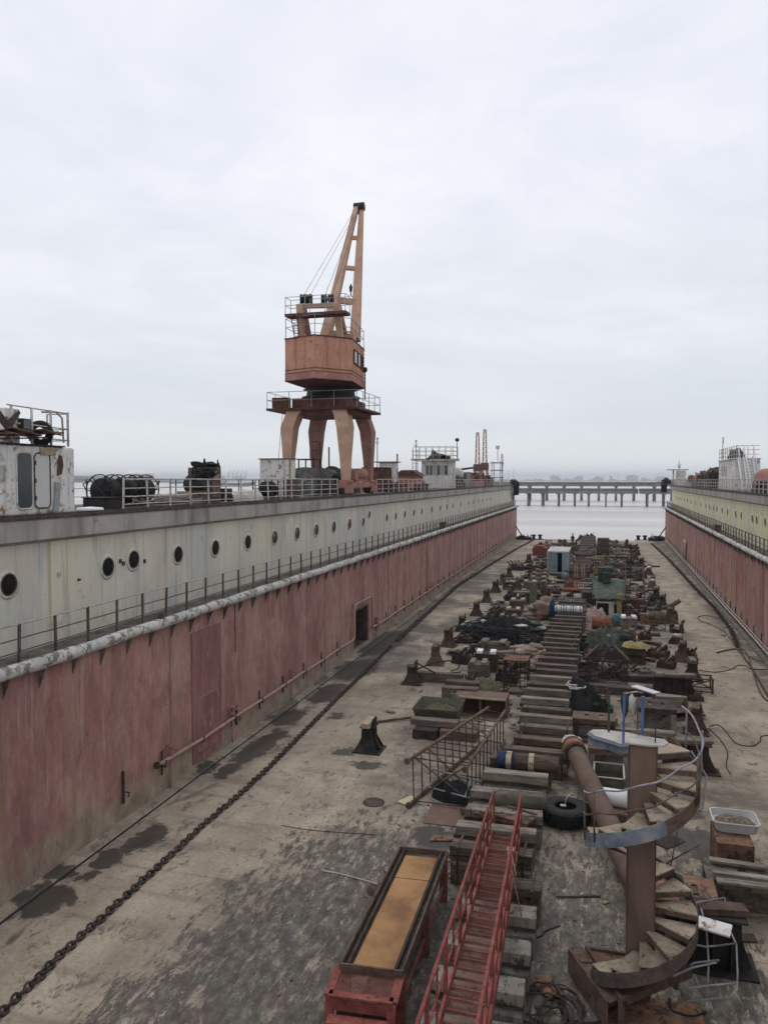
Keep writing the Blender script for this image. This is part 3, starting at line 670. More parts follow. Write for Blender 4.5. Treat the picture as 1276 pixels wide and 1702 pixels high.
for k_ in range(9):
    z = zc0+.9+k_*.22; q_ = Vector((Cc.x, Cc.y, 0)).lerp(Vector((D.x, D.y, 0)), .93); nn_ = Vector((.06, -.02, 0)); mb.tube([q_+nn_+Vector((-.02, -.12, z)), q_+nn_+Vector((.02, .1, z))], .016, 5)
mb.build('rung', 'crane_dark', cr, W=True)
u0 = [Vector((x, y, zc0+.13)) for x, y in plan]; u1 = [Vector((x, y, zc0+.0)) for x, y in scaled(.82)]
MB().loft([u1, u0]).build('cabin_underside', 'crane_dark', cr, W=True)
# windows on the dock-facing side
dd = (D-Cc); dd.z = 0; Ld = dd.length; dn = dd.normalized(); no = Vector((dn.y, -dn.x, 0))
for i, (s0, s1, mm) in enumerate(((.10, .38, 'glass_dark'), (.41, .60, 'white_clean'), (.63, .84, 'void_dark'))):
    mb = MB(); p0 = Vector((Cc.x, Cc.y, zc0+1.25))+no*.03
    mb.ext([(s0*Ld, 0), (s1*Ld, 0), (s1*Ld, .78), (s0*Ld, .78)], p0-no*.03, dn, (0, 0, 1), no*.05)
    wn = mb.build('window', mm, cr, W=True)
    mb = MB(); q = p0+no*.03
    for a, b_ in (((s0, 0), (s1, 0)), ((s0, .78), (s1, .78)), ((s0, 0), (s0, .78)), ((s1, 0), (s1, .78))):
        mb.beam(q+dn*a[0]*Ld+Vector((0, 0, a[1])), q+dn*b_[0]*Ld+Vector((0, 0, b_[1])), .05)
    f = mb.build('window_frame', 'crane_dark', wn); f.location = (-cr.location[0], -cr.location[1], -cr.location[2])
mb = MB().lathe([(.05, 0), (.16, .1), (.14, .3), (.03, .34)], c=(D.x+.15, D.y-.3, zc0+1.1), n=12); mb.tube([(D.x+.15, D.y-.3, zc0-.6), (D.x+.15, D.y-.3, zc0+1.1)], .04, 6); mb.build('lamp', 'machine_black', cr, W=True)
rails(scaled(.985)[:5]+[scaled(.985)[5]], zc1+.06, 1.15, 'grey_paint', cr, step=1.35, levels=(1., .55))
# A-frame
def bm_(a, b_, w0, w1, m, name):
    mb = MB().beam(a, b_, w0, w0*.8, up=(0, 1, 0), w2=w1, h2=w1*.8); return mb.build(name, m, cr, W=True, bevel=.015)
zr = zc1+.05
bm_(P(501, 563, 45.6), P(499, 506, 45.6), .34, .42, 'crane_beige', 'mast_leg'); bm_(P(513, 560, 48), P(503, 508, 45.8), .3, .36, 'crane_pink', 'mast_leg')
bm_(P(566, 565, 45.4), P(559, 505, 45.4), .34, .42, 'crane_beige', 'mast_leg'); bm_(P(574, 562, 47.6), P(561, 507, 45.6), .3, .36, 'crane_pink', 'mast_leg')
bm_(P(497, 509, 45.7), P(562, 508, 45.5), .26, .26, 'crane_beige', 'cross_beam')
a, b_ = P(478, 526, 45.4), P(584, 526, 45.0)
MB().b0(a.x, b_.x, a.y-.45, a.y+.45, a.z-.1, a.z+.06).build('upper_platform', 'crane_dark', cr, W=True)
rails([(a.x+.03, a.y-.4), (b_.x-.03, a.y-.4), (b_.x-.03, a.y+.4), (a.x+.03, a.y+.4)], a.z+.06, .95, 'grey_paint', cr, step=1.35)
mb = MB()
for k in (0, 1):
    mb.tube([P(484+k*9, 528, 45.1), P(490+k*9, 563, 44.9)], .03, 5)
for k in range(9):
    t = k/8; mb.tube([P(484+6*t, 528+35*t, 45.1), P(493+6*t, 528+35*t, 45.1)], .02, 5)
mb.build('ladder', 'crane_dark', cr, W=True)
for px in (504, 513, 539, 550):
    c = P(px, 497, 45.6); MB().lathe([(.06, -.1), (.3, -.1), (.22, 0), (.3, .1), (.06, .1)], c=c, n=16, axis='X').build('sheave', 'machine_black', cr, W=True)
mb = MB()
for px in (500, 518, 535, 553): mb.beam(P(px, 506, 45.6), P(px, 490, 45.6), .1, .16)
mb.build('sheave_bracket', 'crane_dark', cr, W=True)
# jib: two tapering chords joined by cross bars
jA0, jA1, jB0, jB1 = P(541, 562, 47.2), P(592.5, 342, 54), P(590, 566, 47.8), P(601, 342, 54.2)
bm_(jA0, jA1, .62, .30, 'crane_beige', 'jib_chord'); bm_(jB0, jB1, .58, .28, 'crane_beige', 'jib_chord')
for t, w_ in ((.98, .22), (.735, .26), (.50, .28), (.26, .36), (.02, .4)):
    bm_(jA0.lerp(jA1, t), jB0.lerp(jB1, t), w_, w_, 'crane_beige', 'jib_cross_bar')
mb = MB().beam(P(593, 349, 54), P(601, 349, 54), .3, .5)
mb.lathe([(.05, -.35), (.3, -.35), (.3, .35), (.05, .35)], c=P(597, 344, 54), n=14, axis='X'); mb.build('jib_head', 'machine_black', cr, W=True)
for a, b_ in (((506, 489, 45.6), (591, 346, 54)), ((515, 492, 45.6), (594, 348, 54)), ((541, 489, 45.6), (596, 346, 54)), ((553, 489, 45.6), (598, 348, 54)), ((586, 478, 53), (597, 347, 54.)), ((591, 470, 53), (599, 347, 54.))):
    MB().tube([P(*a), P(*b_)], .014 if a[0] < 560 else .01, 4).build('cable', 'machine_black', cr, W=True)
mb = MB().lathe([(.02, .0), (.1, .1), (.12, .35), (.05, .5), (.02, .6)], c=P(583, 486, 53), n=10)
mb.tube([P(583, 486, 53)+Vector((0, 0, .05)), P(583, 486, 53)-Vector((0, 0, .2)), P(583, 486, 53)-Vector((-.15, 0, .35)), P(583, 486, 53)-Vector((-.22, 0, .2))], .04, 6); mb.build('hook', 'machine_black', cr, W=True)
mb = MB()
for py in (566, 558, 550): mb.tube([P(548, py, 46.5), P(588, py+2, 46.8)], .05, 6)
mb.box(P(560, 563, 46.5), (2.2, .5, .35)); mb.build('roof_winch', 'crane_beige', cr, W=True)
MB().tube([P(470, 683, 44.8), P(466, 725, 44.8), P(463, 765, 44.8)], .015, 4).build('cable', 'machine_black', cr, W=True)
# ================================================================== LEFT DECK
def DL(px, off, z=None, py=None):
    """a point on the left wing deck below picture column px, off metres behind the wall face"""
    y = wallY(px, off); return Vector((XL(y)-off, y, ZD))
def DR(px, off):
    y = wallY(px, off, False); return Vector((XR(y)+off, y, ZD))
def rrect(w_, h_, r, n=5, cx=0., cz=0.):
    o = []
    for sx, sz, a0 in ((1, -1, -90), (1, 1, 0), (-1, 1, 90), (-1, -1, 180)):
        for i in range(n+1):
            a = R(a0+90*i/n); o.append((cx+sx*(w_/2-r)+r*math.cos(a), cz+sz*(h_/2-r)+r*math.sin(a)))
    return o
# deckhouse with two rounded doors
p0 = DL(17, 1.35); p1 = DL(126, 1.35); Lh = p1.y-p0.y; xf = p0.x
dh = thing('deckhouse', 'small white deckhouse with one dark open doorway and one pale closed door', 'deckhouse', (xf, p0.y, ZD))
H = 1.86
mb = MB().b0(-.36, 0, 0, Lh, 0, H); mb.build('body', 'white_paint', dh, bevel=.06); MB().ext([(0, 0), (0, .45), (-.3, .45)], (-.05, .0, H-.45), (0, 1, 0), (0, 0, 1), (-.2, 0, 0)).build('gusset', 'white_paint', dh)
MB().b0(-.9, .06, -.35, Lh*.82, H, H+.04).build('roof_edge', 'rust_dark', dh)
for s, mm, nm in ((.215, 'glass_dark', 'open_doorway'), (.475, 'white_clean', 'door')):
    mb = MB().ext(rrect(.52 if nm == 'open_doorway' else .55, 1.44, .13), (-.02, s*Lh, .92), (0, 1, 0), (0, 0, 1), (.035, 0, 0)); dr = mb.build(nm, mm, dh)
    mb = MB().tube([Vector((.02, s*Lh+q[0], .92+q[1])) for q in rrect(.58 if nm == 'open_doorway' else .62, 1.5, .15)], .018, 5, closed=True); mb.build('door_frame', 'rust_mid' if nm == 'door' else 'white_paint', dr)
    if nm == 'door':
        hm = MB()
        for z in (.45, .92, 1.4): hm.box((.035, s*Lh-.3, z), (.04, .05, .12))
        hm.build('hinge', 'rust_dark', dr)
mb = MB().ext([(Lh*.62, 0), (Lh*.70, 0), (Lh*.72, .35), (Lh*.74, .8), (Lh*.70, .82), (Lh*.66, .83), (Lh*.65, .5)], (.006, 0, .05), (0, 1, 0), (0, 0, 1), (.05, 0, 0)); mb.build('hanging_strip', 'grey_paint', dh)
mb = MB().ext([(Lh*.70, .0), (Lh*.78, .05), (Lh*.81, .3), (Lh*.79, .55), (Lh*.74, .6), (Lh*.71, .4)], (-.01, 0, 1.05), (0, 1, 0), (0, 0, 1), (.022, 0, 0)); mb.build('rust_hole', 'rust_mid', dh)
mb = MB(); mb.box((.02, Lh*.56, H-.14), (.05, .62, .2)); mb.build('stained_plate', 'yellow_stain' if False else 'timber_pale', dh)
mb = MB().box((-.22, -.07, 1.12), (.22, .1, .4)); mb.build('junction_box', 'white_paint', dh)
# things on its roof
zt = ZD+H+.04
t = thing('signal_box', 'cream steel box carrying a dark floodlight on the deckhouse roof', 'signal box', (xf-.5, p0.y+.25, zt))
MB().b0(-.3, .3, -.1, .42, 0, .92).build('body', 'white_paint', t, bevel=.02)
fl_ = MB().box((.38, .5, .52), (.14, .36, .3), rz=.1).build('floodlight', 'machine_black', t)
MB().box((.462, .5, .52), (.01, .3, .24), rz=.1).build('lens', 'glass_dark', fl_)
rr_ = thing('roof_railing', 'bent white railing around the deckhouse roof', 'railing', (xf, p0.y, zt))
for y in (.25, 1.0, 1.75, Lh-.15): MB().tube([(-.1, y, 0), (-.1, y, .98)], .035, 6).build('post', 'rail_pale', rr_)
for y in (.6, Lh-.15): MB().tube([(-.8, y, 0), (-.8, y, .95)], .03, 6).build('post', 'rail_pale', rr_)
mb = MB()
for z in (.97, .52, .2): mb.tube([(-.1, .1, z+.02), (-.1, 1.2, z), (-.1, Lh-.1, z-.03), (-.8, Lh-.1, z-.03)], .02, 6)
mb.tube([(-.1, 1.4, .9), (-.12, 2.0, .95), (-.12, 2.25, .8), (-.12, 2.3, .1)], .03, 6)
mb.build('rail', 'rail_pale', rr_)
mb = MB()
for k in range(9):
    y = -.5+.27*k; mb.box((.1+random.uniform(-.1, .1), y, .22+.02*k+random.uniform(-.05, .05)), (random.uniform(.4, 1.0), .45, .03), rz=random.uniform(-.6, .6), rx=random.uniform(-.25, .25), ry=random.uniform(-.2, .2))
mb.beam((.15, -1.2, .1), (.15, 1.9, .36), .14, .05); mb.beam((-.3, -1.2, .02), (-.1, 1.4, .2), .2, .04)
solo('rusted_plate_heap', mb, 'rust_mid', 'broken rust-eaten plates and white boards heaped on the deckhouse roof', 'scrap heap', (xf, p0.y, zt))
mb = MB().ext([(-.5, .5), (-.1, .12), (.3, .42), (.36, .36), (.05, -.05), (-.15, -.1), (-.6, .3)], (0, 0, 0), (0, 1, 0), (0, 0, 1), (.04, 0, 0))
solo('torn_steel_sheet', mb, 'rust_dark', 'dark torn V-shaped steel sheet sticking up beside the signal box', 'scrap sheet', (xf+.15, p0.y-.1, zt+.42))
def tyre(name, label, loc, ro, ri, th, rx=0., rz=0., group=None, m='rubber'):
    t = thing(name, label, 'tyre', loc, rz, group)
    prof = [(ri, -th*.35), (ri+.03, -th*.46), (ro*.8, -th*.5), (ro*.96, -th*.42), (ro, -th*.2), (ro, th*.2), (ro*.96, th*.42), (ro*.8, th*.5), (ri+.03, th*.46), (ri, th*.35), (ri+.06, th*.25), (ri+.06, -th*.25), (ri, -th*.35)]
    mb = MB(); n = 36; rings = []
    for r_, h in prof: rings.append([Vector((r_*math.cos(2*math.pi*j/n), r_*math.sin(2*math.pi*j/n), h)) for j in range(n)])
    mb.loft(rings, True, False); mb.v = [Matrix.Rotation(rx, 3, 'X') @ v for v in mb.v]; mb.build('carcass', m, t)
    tr = MB(); 
    for j in range(n):
        for s in (-1, 1):
            a = 2*math.pi*(j+.25*s)/n; tr.box((ro*1.005*math.cos(a), ro*1.005*math.sin(a), s*th*.2), (.04, ro*.09, th*.34), rz=a)
    tr.v = [Matrix.Rotation(rx, 3, 'X') @ v for v in tr.v]; tr.build('tread', m, t)
    return t
tyre('spare_tyre', 'black tyre standing upright on the deckhouse roof behind the railing', (xf-.25, p0.y+1.5, zt+.33), .33, .17, .2, rx=R(90), rz=R(60))
# cable reels
def reel(px, off, label, r=.42, wd=.5, rz=0.):
    c = DL(px, off); t = thing('cable_reel', label, 'cable reel', c, rz, 'black cable reels on the left wing deck')
    MB().lathe([(.05, -wd/2), (r*.86, -wd/2), (r*.9, -wd*.3), (r*.87, 0), (r*.9, wd*.3), (r*.86, wd/2), (.05, wd/2)], c=(0, 0, r+.06), n=24, axis='Y').build('cable', 'rubber', t)
    for s in (-1, 1):
        mb = MB().tube([Vector((r*1.08*math.cos(a), s*(wd/2+.04), r+.08+r*1.08*math.sin(a))) for a in [2*math.pi*i/24 for i in range(24)]], .022, 6, closed=True)
        for i in range(3):
            a = math.pi*i/3; mb.tube([(r*1.08*math.cos(a), s*(wd/2+.04), r+.08+r*1.08*math.sin(a)), (-r*1.08*math.cos(a), s*(wd/2+.04), r+.08-r*1.08*math.sin(a))], .018, 5)
        mb.build('flange', 'machine_black', t)
    MB().box((0, 0, .04), (r*1.2, wd*1.3, .06)).build('stand', 'rust_dark', t)
    return t
reel(178, 3.0, 'leftmost black cable reel beside the dark box near the deckhouse', .5, .6)
reel(207, 2.9, 'middle black cable reel with loose loops on the left wing deck', .5, .55)
reel(236, 2.9, 'rightmost black cable reel just left of the bent pale railing posts', .5, .55)
mb = MB()
for i in range(7):
    a0 = random.uniform(0, 6); pts = [Vector((random.uniform(-.1, .1)+.5*math.cos(a0+k*.5), -1.6+i*.45+.4*math.sin(a0+k*.5), .5+.42*math.sin(k*.8+i))) for k in range(9)]
    mb.tube(pts, .02, 5)
solo('loose_cable', mb, 'rubber', 'loose black cable loops sprawling over the row of cable reels', 'cable', DL(215, 2.7))
c = DL(172, 1.9); t = thing('battery_box', 'low matte dark steel box in front of the leftmost cable reel', 'steel box', c)
MB().b0(-.4, .4, -.45, .45, 0, .36).build('body', 'machine_black', t, bevel=.02); MB().b0(-.43, .43, -.48, .48, .362, .39).build('lid', 'rubber', t)
solo('round_white_cover', MB().lathe([(.02, 0), (.38, 0), (.4, .05), (.36, .1), (.02, .13)], n=22), 'white_clean', 'flat round white lid lying beside the dark box', 'lid', DL(151, 1.5))
# mushroom vent
c = DL(234, 5.4); t = thing('ventilator', 'white mushroom ventilator hood on a short green trunk behind the cable reels', 'ventilator', c)
MB().b0(-.32, .32, -.36, .36, 0, 1.1).build('trunk', 'grey_paint', t); MB().lathe([(.02, 1.33), (.4, 1.32), (.56, 1.2), (.58, 1.06), (.5, 1.04), (.02, 1.05)], n=10, smooth=False).build('hood', 'white_clean', t, bevel=.02)
# pipe coils & debris strip
def tangle(c, rx, ry, h, n, r, seed, loops=1.5, k=14, flat=.6):
    random.seed(seed); mb = MB()
    for i in range(n):
        ax, ay = random.uniform(.3, 1)*rx, random.uniform(.3, 1)*ry; ox, oy = random.uniform(-.35, .35)*rx, random.uniform(-.35, .35)*ry; a0 = random.uniform(0, 6.3); z0 = random.uniform(.1, 1)*h; pts = []
        for j in range(int(k*loops)):
            a = a0+j*2*math.pi/k; q = 1+.18*mn.noise(Vector((j*.4, i*3.3, seed)))
            pts.append(Vector(c)+Vector((ox+ax*q*math.cos(a), oy+ay*q*math.sin(a), max(.03, z0*(flat+.5*mn.noise(Vector((j*.35, i*2.1, seed+9))))))))
        mb.tube(pts, r*random.uniform(.8, 1.2), 5)
    return mb
solo('hose_tangle', tangle((0, 0, 0), .6, 1.7, .4, 12, .03, 3), 'rope', 'tangle of pale and green hoses behind the bent railing', 'hoses', DL(285, 1.8))
# winch wrapped in black rags
c = DL(338, 2.6); t = thing('wrapped_winch', 'tall rusty winch draped with black rags and ropes', 'winch', c)
MB().b0(-.5, .45, -.35, .75, 0, 1.45, jit=.03).b0(.45, .5, -.1, .6, .2, .9).build('body', 'rust_mid', t, bevel=.03); MB().b0(.46, .52, .0, .5, .95, 1.3).build('inspection_plate', 'sack_tan', t)
MB().lathe([(.1, -.9), (.42, -.85), (.42, -.4), (.1, -.36)], c=(0, 0, .75), n=18, axis='Y').build('drum', 'machine_black', t)
mb = MB().blob((0, .2, 1.52), (.5, .6, .16), 3, 14, .5); mb.blob((.32, -.38, 1.3), (.12, .16, .4), 5, 10, .45); mb.blob((.36, .68, 1.15), (.1, .12, .5), 8, 10, .45)
mb.v += tangle((.1, .05, 1.1), .5, .8, .6, 7, .04, 5).v and []
mb.build('rag_cover', 'black_net', t)
tg = tangle((.25, -.1, .9), .35, .8, .75, 8, .035, 6); tg.build('rope', 'rubber', t)
mb = MB().b0(.2, .6, -1.25, -.65, 0, .5); mb.build('gearbox', 'rust_mid', t)
mb = MB()
for i in range(3): mb.box((.1, -.9+.3*i, .12+.13*i), (.5, .9, .06), rz=.3*i, rx=.1*i)
solo('board_stack', mb, 'timber_brown', 'loose rusty boards leaning against the foot of the wrapped winch', 'boards', DL(311, 1.9))
solo('green_crate', MB().b0(-.3, .3, -.3, .35, 0, .55), 'machine_black', 'small dark crate just right of the wrapped winch', 'crate', DL(371, 2.9), bevel=.02)
solo('wire_rope_pile', tangle((0, 0, 0), .8, 1.6, .3, 14, .03, 8), 'rubber', 'low pile of dark wire rope on the deck behind the pale railing', 'wire rope', DL(402, 2.4))
solo('canvas_bundle', MB().heap((0, 0, 0), .7, 1.0, .5, seed=4), 'cloth_pale', 'low pale canvas bundle on the deck right of the wire rope pile', 'canvas bundle', DL(412, 1.9))
c = DL(447, 2.2); t = thing('black_drum_rack', 'black wire crate stuffed with dark netting left of the white locker', 'crate', c)
mb = MB()
for x in (-.5, .5):
    for y in (-.7, 0, .7): mb.beam((x, y, 0), (x, y, .95), .05)
    for z in (.05, .5, .95): mb.beam((x, -.7, z), (x, .7, z), .04)
for y in (-.7, .7):
    for z in (.05, .95): mb.beam((-.5, y, z), (.5, y, z), .04)
mb.build('frame', 'rust_dark', t); MB().blob((0, 0, .45), (.46, .66, .42), 2, 10, .15).build('netting', 'black_net', t)
# white locker
cb = DL(492, 2.0); ca = DL(484, 2.0)
t = thing('white_locker', 'tall worn white steel locker with a rust streak, left of the crane leg', 'locker', (ca.x, ca.y, ZD))
Lw = cb.y-ca.y
MB().b0(-1.75, 0, 0, Lw, 0, 2.0).build('body', 'white_paint', t, bevel=.03); MB().b0(-1.8, .06, -.06, Lw+.06, 2.0, 2.05).build('lid', 'rust_mid', t)
MB().b0(-.1, -.0, -.012, 0, .1, 1.96).build('rust_streak', 'yellow_paint', t)
solo('brown_board', MB().b0(-.04, .04, -.7, .7, 0, 1.0), 'rust_mid', 'low brown steel plate leaning by the foot of the white locker', 'steel plate', DL(487, 1.5))
# platform chair-like stand behind
c = DL(514, 4.6); t = thing('access_stand', 'small dark access stand with a hooped handrail between the crane legs', 'stand', c)
mb = MB()
for x, y in ((-.5, -.5), (.5, -.5), (-.5, .7), (.5, .7)): mb.beam((x, y, 0), (x, y, 2.2), .07)
for z in (.8, 1.3, 1.8): mb.beam((.5, -.5, z), (.5, .7, z), .06)
mb.build('frame', 'machine_black', t); MB().b0(-.6, .6, -.6, .8, 2.2, 2.27).build('platform', 'machine_black', t)
mb = MB()
for y in (-1.1, -.5, .1, .7): mb.tube([(.5, y, 2.27), (.5, y, 3.35)], .025, 5)
mb.tube([(.5, -1.1, 3.3), (.5, .4, 3.4), (.5, .8, 3.1), (.5, 1.0, 1.6)], .025, 5); mb.tube([(.5, -1.1, 2.8), (.5, .9, 2.8)], .022, 5); mb.build('handrail', 'rail_dark', t)
# covered stack behind railing under the crane
c = DL(545, 4.1); y0 = wallY(497, 4.1); y1 = wallY(574, 4.1)
t = thing('tarped_stack', 'long stack covered with grey and black tarpaulins beneath the crane', 'covered stack', (c.x, (y0+y1)/2, ZD))
hl = (y1-y0)/2
mb = MB()
n = 26; rings = []
for i in range(n+1):
    y = -hl+2*hl*i/n; hh = 1.62+.22*mn.noise(Vector((y*.8, 1, 1))); ring = []
    for j in range(13):
        a = j/12; x = -1.1+2.2*a; z = hh*(1-max(0, abs(a-.5)*2-.55)*1.1) if 0 < j < 12 else 0
        ring.append(Vector((x+.12*mn.noise(Vector((y*1.4, j*.7, 3))), y, max(0, z+.12*mn.noise(Vector((y*2, j*.9, 0)))))))
    rings.append(ring)
mb.loft(rings, True); mb.build('grey_tarpaulin', 'grey_tarp' if 'grey_tarp' in MATS else mat('grey_tarp', [(.05, .05, .047), (.10, .095, .085), (.17, .165, .15)], 1.5, spots=(.02, .02, .02), amt=.35, bmp=1), t)
mb = MB().blob((.2, hl*.35, 1.0), (1.05, hl*.62, .72), 5, 16, .25); mb.build('black_tarpaulin', 'black_net', t)
MB().tube([(0.2, hl*.1, 1.2), (.2, hl*.1, 3.1)], .05, 6).build('pole', 'rust_dark', t)
# brown container, lockers, mast
c = DL(630, 3.2); t = thing('brown_store_box', 'dark brown corrugated steel store box right of the crane legs', 'store box', c)
mb = MB().b0(-1.2, .6, -.6, 1.4, 0, 1.85)
for i in range(7): mb.b0(.6, .66, -.5+i*.28, -.36+i*.28, .1, 1.8)
mb.build('body', 'crane_dark', t); MB().b0(-1.25, .68, -.65, 1.45, 1.85, 1.9).build('lid', 'rust_dark', t)
c = DL(651, 3.0); t = thing('upright_locker', 'tall white locker with a thin roof plate right of the brown store box', 'locker', c)
MB().b0(-1.0, .3, -.3, .9, 0, 2.35).build('body', 'white_paint', t, bevel=.03); MB().b0(-1.5, .5, -.5, 1.1, 2.35, 2.42).build('roof', 'rust_mid', t)
MB().b0(.3, .35, .5, .7, .3, 1.9).build('pipe', 'grey_paint', t)
def mast(px, off, h, label, r=.04, arms=((.92, .5),), left=True):
    c = DL(px, off) if left else DR(px, off); t = thing('light_mast', label, 'mast', c)
    MB().tube([(0, 0, 0), (0, 0, h)], r, 6).build('pole', 'rail_dark', t); mb = MB()
    for f, l in arms: mb.tube([(0, -l, h*f+l*.3), (0, 0, h*f), (0, l, h*f+l*.45)], r*.7, 5)
    mb.lathe([(.02, h), (.1, h+.05), (.08, h+.2), (.02, h+.25)], n=8); mb.build('lamp_head', 'grey_paint', t); return t
mast(627, 4.8, 4.3, 'thin pole with a small lamp behind the brown store box')
mast(660, 3.8, 3.0, 'short dark pole between the upright white locker and the red-roofed hut', .07, ())
mast(691, 4.0, 4.6, 'thin forked aerial at the left corner of the glazed control cabin', .035, ((.9, .9),))
c = DL(681, 4.2); t = thing('red_roofed_hut', 'small dark red hut with a pitched roof left of the glazed control cabin', 'hut', c)
MB().b0(-1.2, 1.0, -.8, 1.2, 0, 1.35).build('body', 'crane_pink', t)
MB().ext([(-1.5, 1.3), (1.3, 1.3), (.4, 1.85), (-.6, 1.85)], (0, -1, 0), (1, 0, 0), (0, 0, 1), (0, 2.4, 0)).build('roof', 'crane_dark', t)
random.seed(11)
def machine(px, off, L_, W_, H_, label, m1, m2, name='deck_machine', left=True, seed=1):
    random.seed(seed); c = DL(px, off) if left else DR(px, off); t = thing(name, label, 'machinery', c)
    mb = MB().b0(-W_/2, W_/2, -L_/2, L_/2, 0, H_*.35)
    for i in range(5): y = -L_/2+L_*(i+.5)/5; mb.box((random.uniform(-.2, .2), y, H_*.5), (W_*random.uniform(.4, .8), L_/5*.8, H_*random.uniform(.25, .6)), rz=random.uniform(-.2, .2))
    mb.build('bedplate', m1, t, bevel=.02)
    for i in range(3): y = -L_/2+L_*(i+.6)/3.2; MB().lathe([(.03, -L_*.09), (H_*.28, -L_*.09), (H_*.24, 0), (H_*.28, L_*.09), (.03, L_*.09)], c=(0, y, H_*random.uniform(.6, .72)), n=16, axis=random.choice('XY')).build('drum', m2, t)
    mb = MB()
    for i in range(6): mb.tube([(random.uniform(-.4, .4)*W_, random.uniform(-.5, .5)*L_, 0), (random.uniform(-.4, .4)*W_, random.uniform(-.5, .5)*L_, H_*random.uniform(.6, 1.05)), (random.uniform(-.4, .4)*W_, random.uniform(-.5, .5)*L_, H_*.3)], .05, 5)
    mb.build('pipework', m1, t); return t
machine(662, 2.0, 3.0, .9, .8, 'low rusty pump set behind the pale railing below the upright locker', 'rust_mid', 'rust_orange', 'pump_set', seed=4)
machine(697, 1.9, 3.4, .9, .8, 'low dark red windlass in front of the red-roofed hut', 'crane_dark', 'crane_pink', 'windlass', seed=5)
# control cabin
cc_ = DL(750, 1.7); LL = 2.2; WX = 3.3
t = thing('control_cabin', 'white control cabin with a band of windows and a railed flat roof', 'control cabin', (cc_.x, cc_.y, ZD)); ZH = 2.95
MB().b0(-WX, 0, 0, LL, 0, ZH).build('body', 'white_paint', t, bevel=.03)
MB().b0(-WX-1.0, .35, -.6, LL+.35, ZH, ZH+.16).build('roof', 'white_paint', t, bevel=.02)
MB().b0(-WX-1.05, .4, -.65, LL+.4, ZH+.16, ZH+.2).build('roof_edge', 'rust_mid', t)
k = 6
for i in range(k):
    x = -WX*.86+WX*.74*i/k; MB().b0(x+.03, x+WX*.74/k-.05, -.012, .02, 1.45, 2.45).build('window', 'glass_dark' if i < 2 or i % 2 else 'grey_paint', t)
mb = MB()
for i in range(k+1): x = -WX*.86+WX*.74*i/k; mb.b0(x-.03, x+.03, -.03, 0, 1.4, 2.5)
mb.b0(-WX*.88, -WX*.1, -.034, 0, 1.38, 1.45); mb.b0(-WX*.88, -WX*.1, -.034, 0, 2.45, 2.52); mb.build('window_frame', 'white_paint', t)
MB().b0(.002, .03, LL*.3, LL*.75, .1, 2.1).build('door', 'rail_pale', t)
mb = MB()
for i in range(7):
    x = -WX-.8+(WX+1.0)*i/6; mb.tube([(x, -.45, ZH+.2), (x, -.45, ZH+1.5)], .03, 5); mb.tube([(x, LL+.2, ZH+.2), (x, LL+.2, ZH+1.5)], .03, 5)
for z in (.6, 1.05, 1.5): mb.tube([(.2, -.45, ZH+z), (-WX-.8, -.45, ZH+z), (-WX-.8, LL+.2, ZH+z), (.2, LL+.2, ZH+z), (.2, -.45, ZH+z)], .025, 5)
mb.build('roof_railing', 'rail_pale', t)
mb = MB().ext([(-.9, 0), (1.6, 0), (1.3, .35), (.9, .55), (.3, .6), (-.2, 1.0), (-.35, .4)], (-WX*.6, .2, ZH+.2), (1, 0, 0), (0, 0, 1), (0, .9, 0)); mb.build('roof_cover', 'tarp_green', t)
mb = MB(); mb.b0(-WX*.35, -WX*.1, .2, 1., ZH+.2, ZH+.55); mb.build('roof_box', 'rust_mid', t)
mb = MB()
for x in (-WX-.35, -WX-.9): mb.tube([(x, -.3, 0), (x, -.3, ZH+1.2)], .05, 5)
for i in range(9): mb.tube([(-WX-.9, -.3, .35*i+.2), (-WX-.35, -.3, .35*i+.2)], .035, 5)
mb.build('ladder', 'white_paint', t)
mb = MB().tube([(.2, LL-.2, ZH+.2), (.2, LL-.2, ZH+2.1)], .04, 5); mb.lathe([(.02, ZH+2.1), (.22, ZH+2.15), (.2, ZH+2.45), (.02, ZH+2.5)], c=(.2, LL-.2, 0), n=10); mb.build('floodlight', 'machine_black', t)
# items further along
c = DL(757, 2.4); solo('white_tank', MB().lathe([(.02, -1.), (.7, -.9), (.75, .9), (.02, 1.)], c=(0, 0, 1.6), n=16, axis='Y').b0(-.5, .5, -.7, .7, 0, 1.2), 'white_paint', 'white horizontal tank just right of the glazed control cabin', 'tank', c)
machine(760, 2.2, 4.2, 1.2, 1.6, 'green geared winch right of the white tank', 'paint_green', 'tarp_green', 'geared_winch', seed=7)
c = DL(770, 3.4); t = thing('sloped_shelter', 'grey shelter with a dark tilted roof between tank and orange windlass', 'shelter', c)
MB().b0(-1, .9, -.8, 1.2, 0, 1.9).build('body', 'grey_paint', t); MB().ext([(-1.6, 2.0), (1.3, 2.4), (1.3, 2.55), (-1.6, 2.2)], (0, -1.1, 0), (1, 0, 0), (0, 0, 1), (0, 2.4, 0)).build('roof', 'machine_black', t); MB().b0(-.5, .5, -.82, -.8, .9, 1.7).build('window', 'glass_dark', t)
machine(790, 2.4, 8, 1.6, 2.0, 'long orange and red windlass row near the far end of the left deck', 'crane_pink', 'crane_dark', 'long_windlass', seed=9)
machine(805, 2.0, 8, 1.2, 1.6, 'dark pipework cluster before the far stair tower', 'crane_dark', 'machine_black', 'pipe_cluster', seed=10)
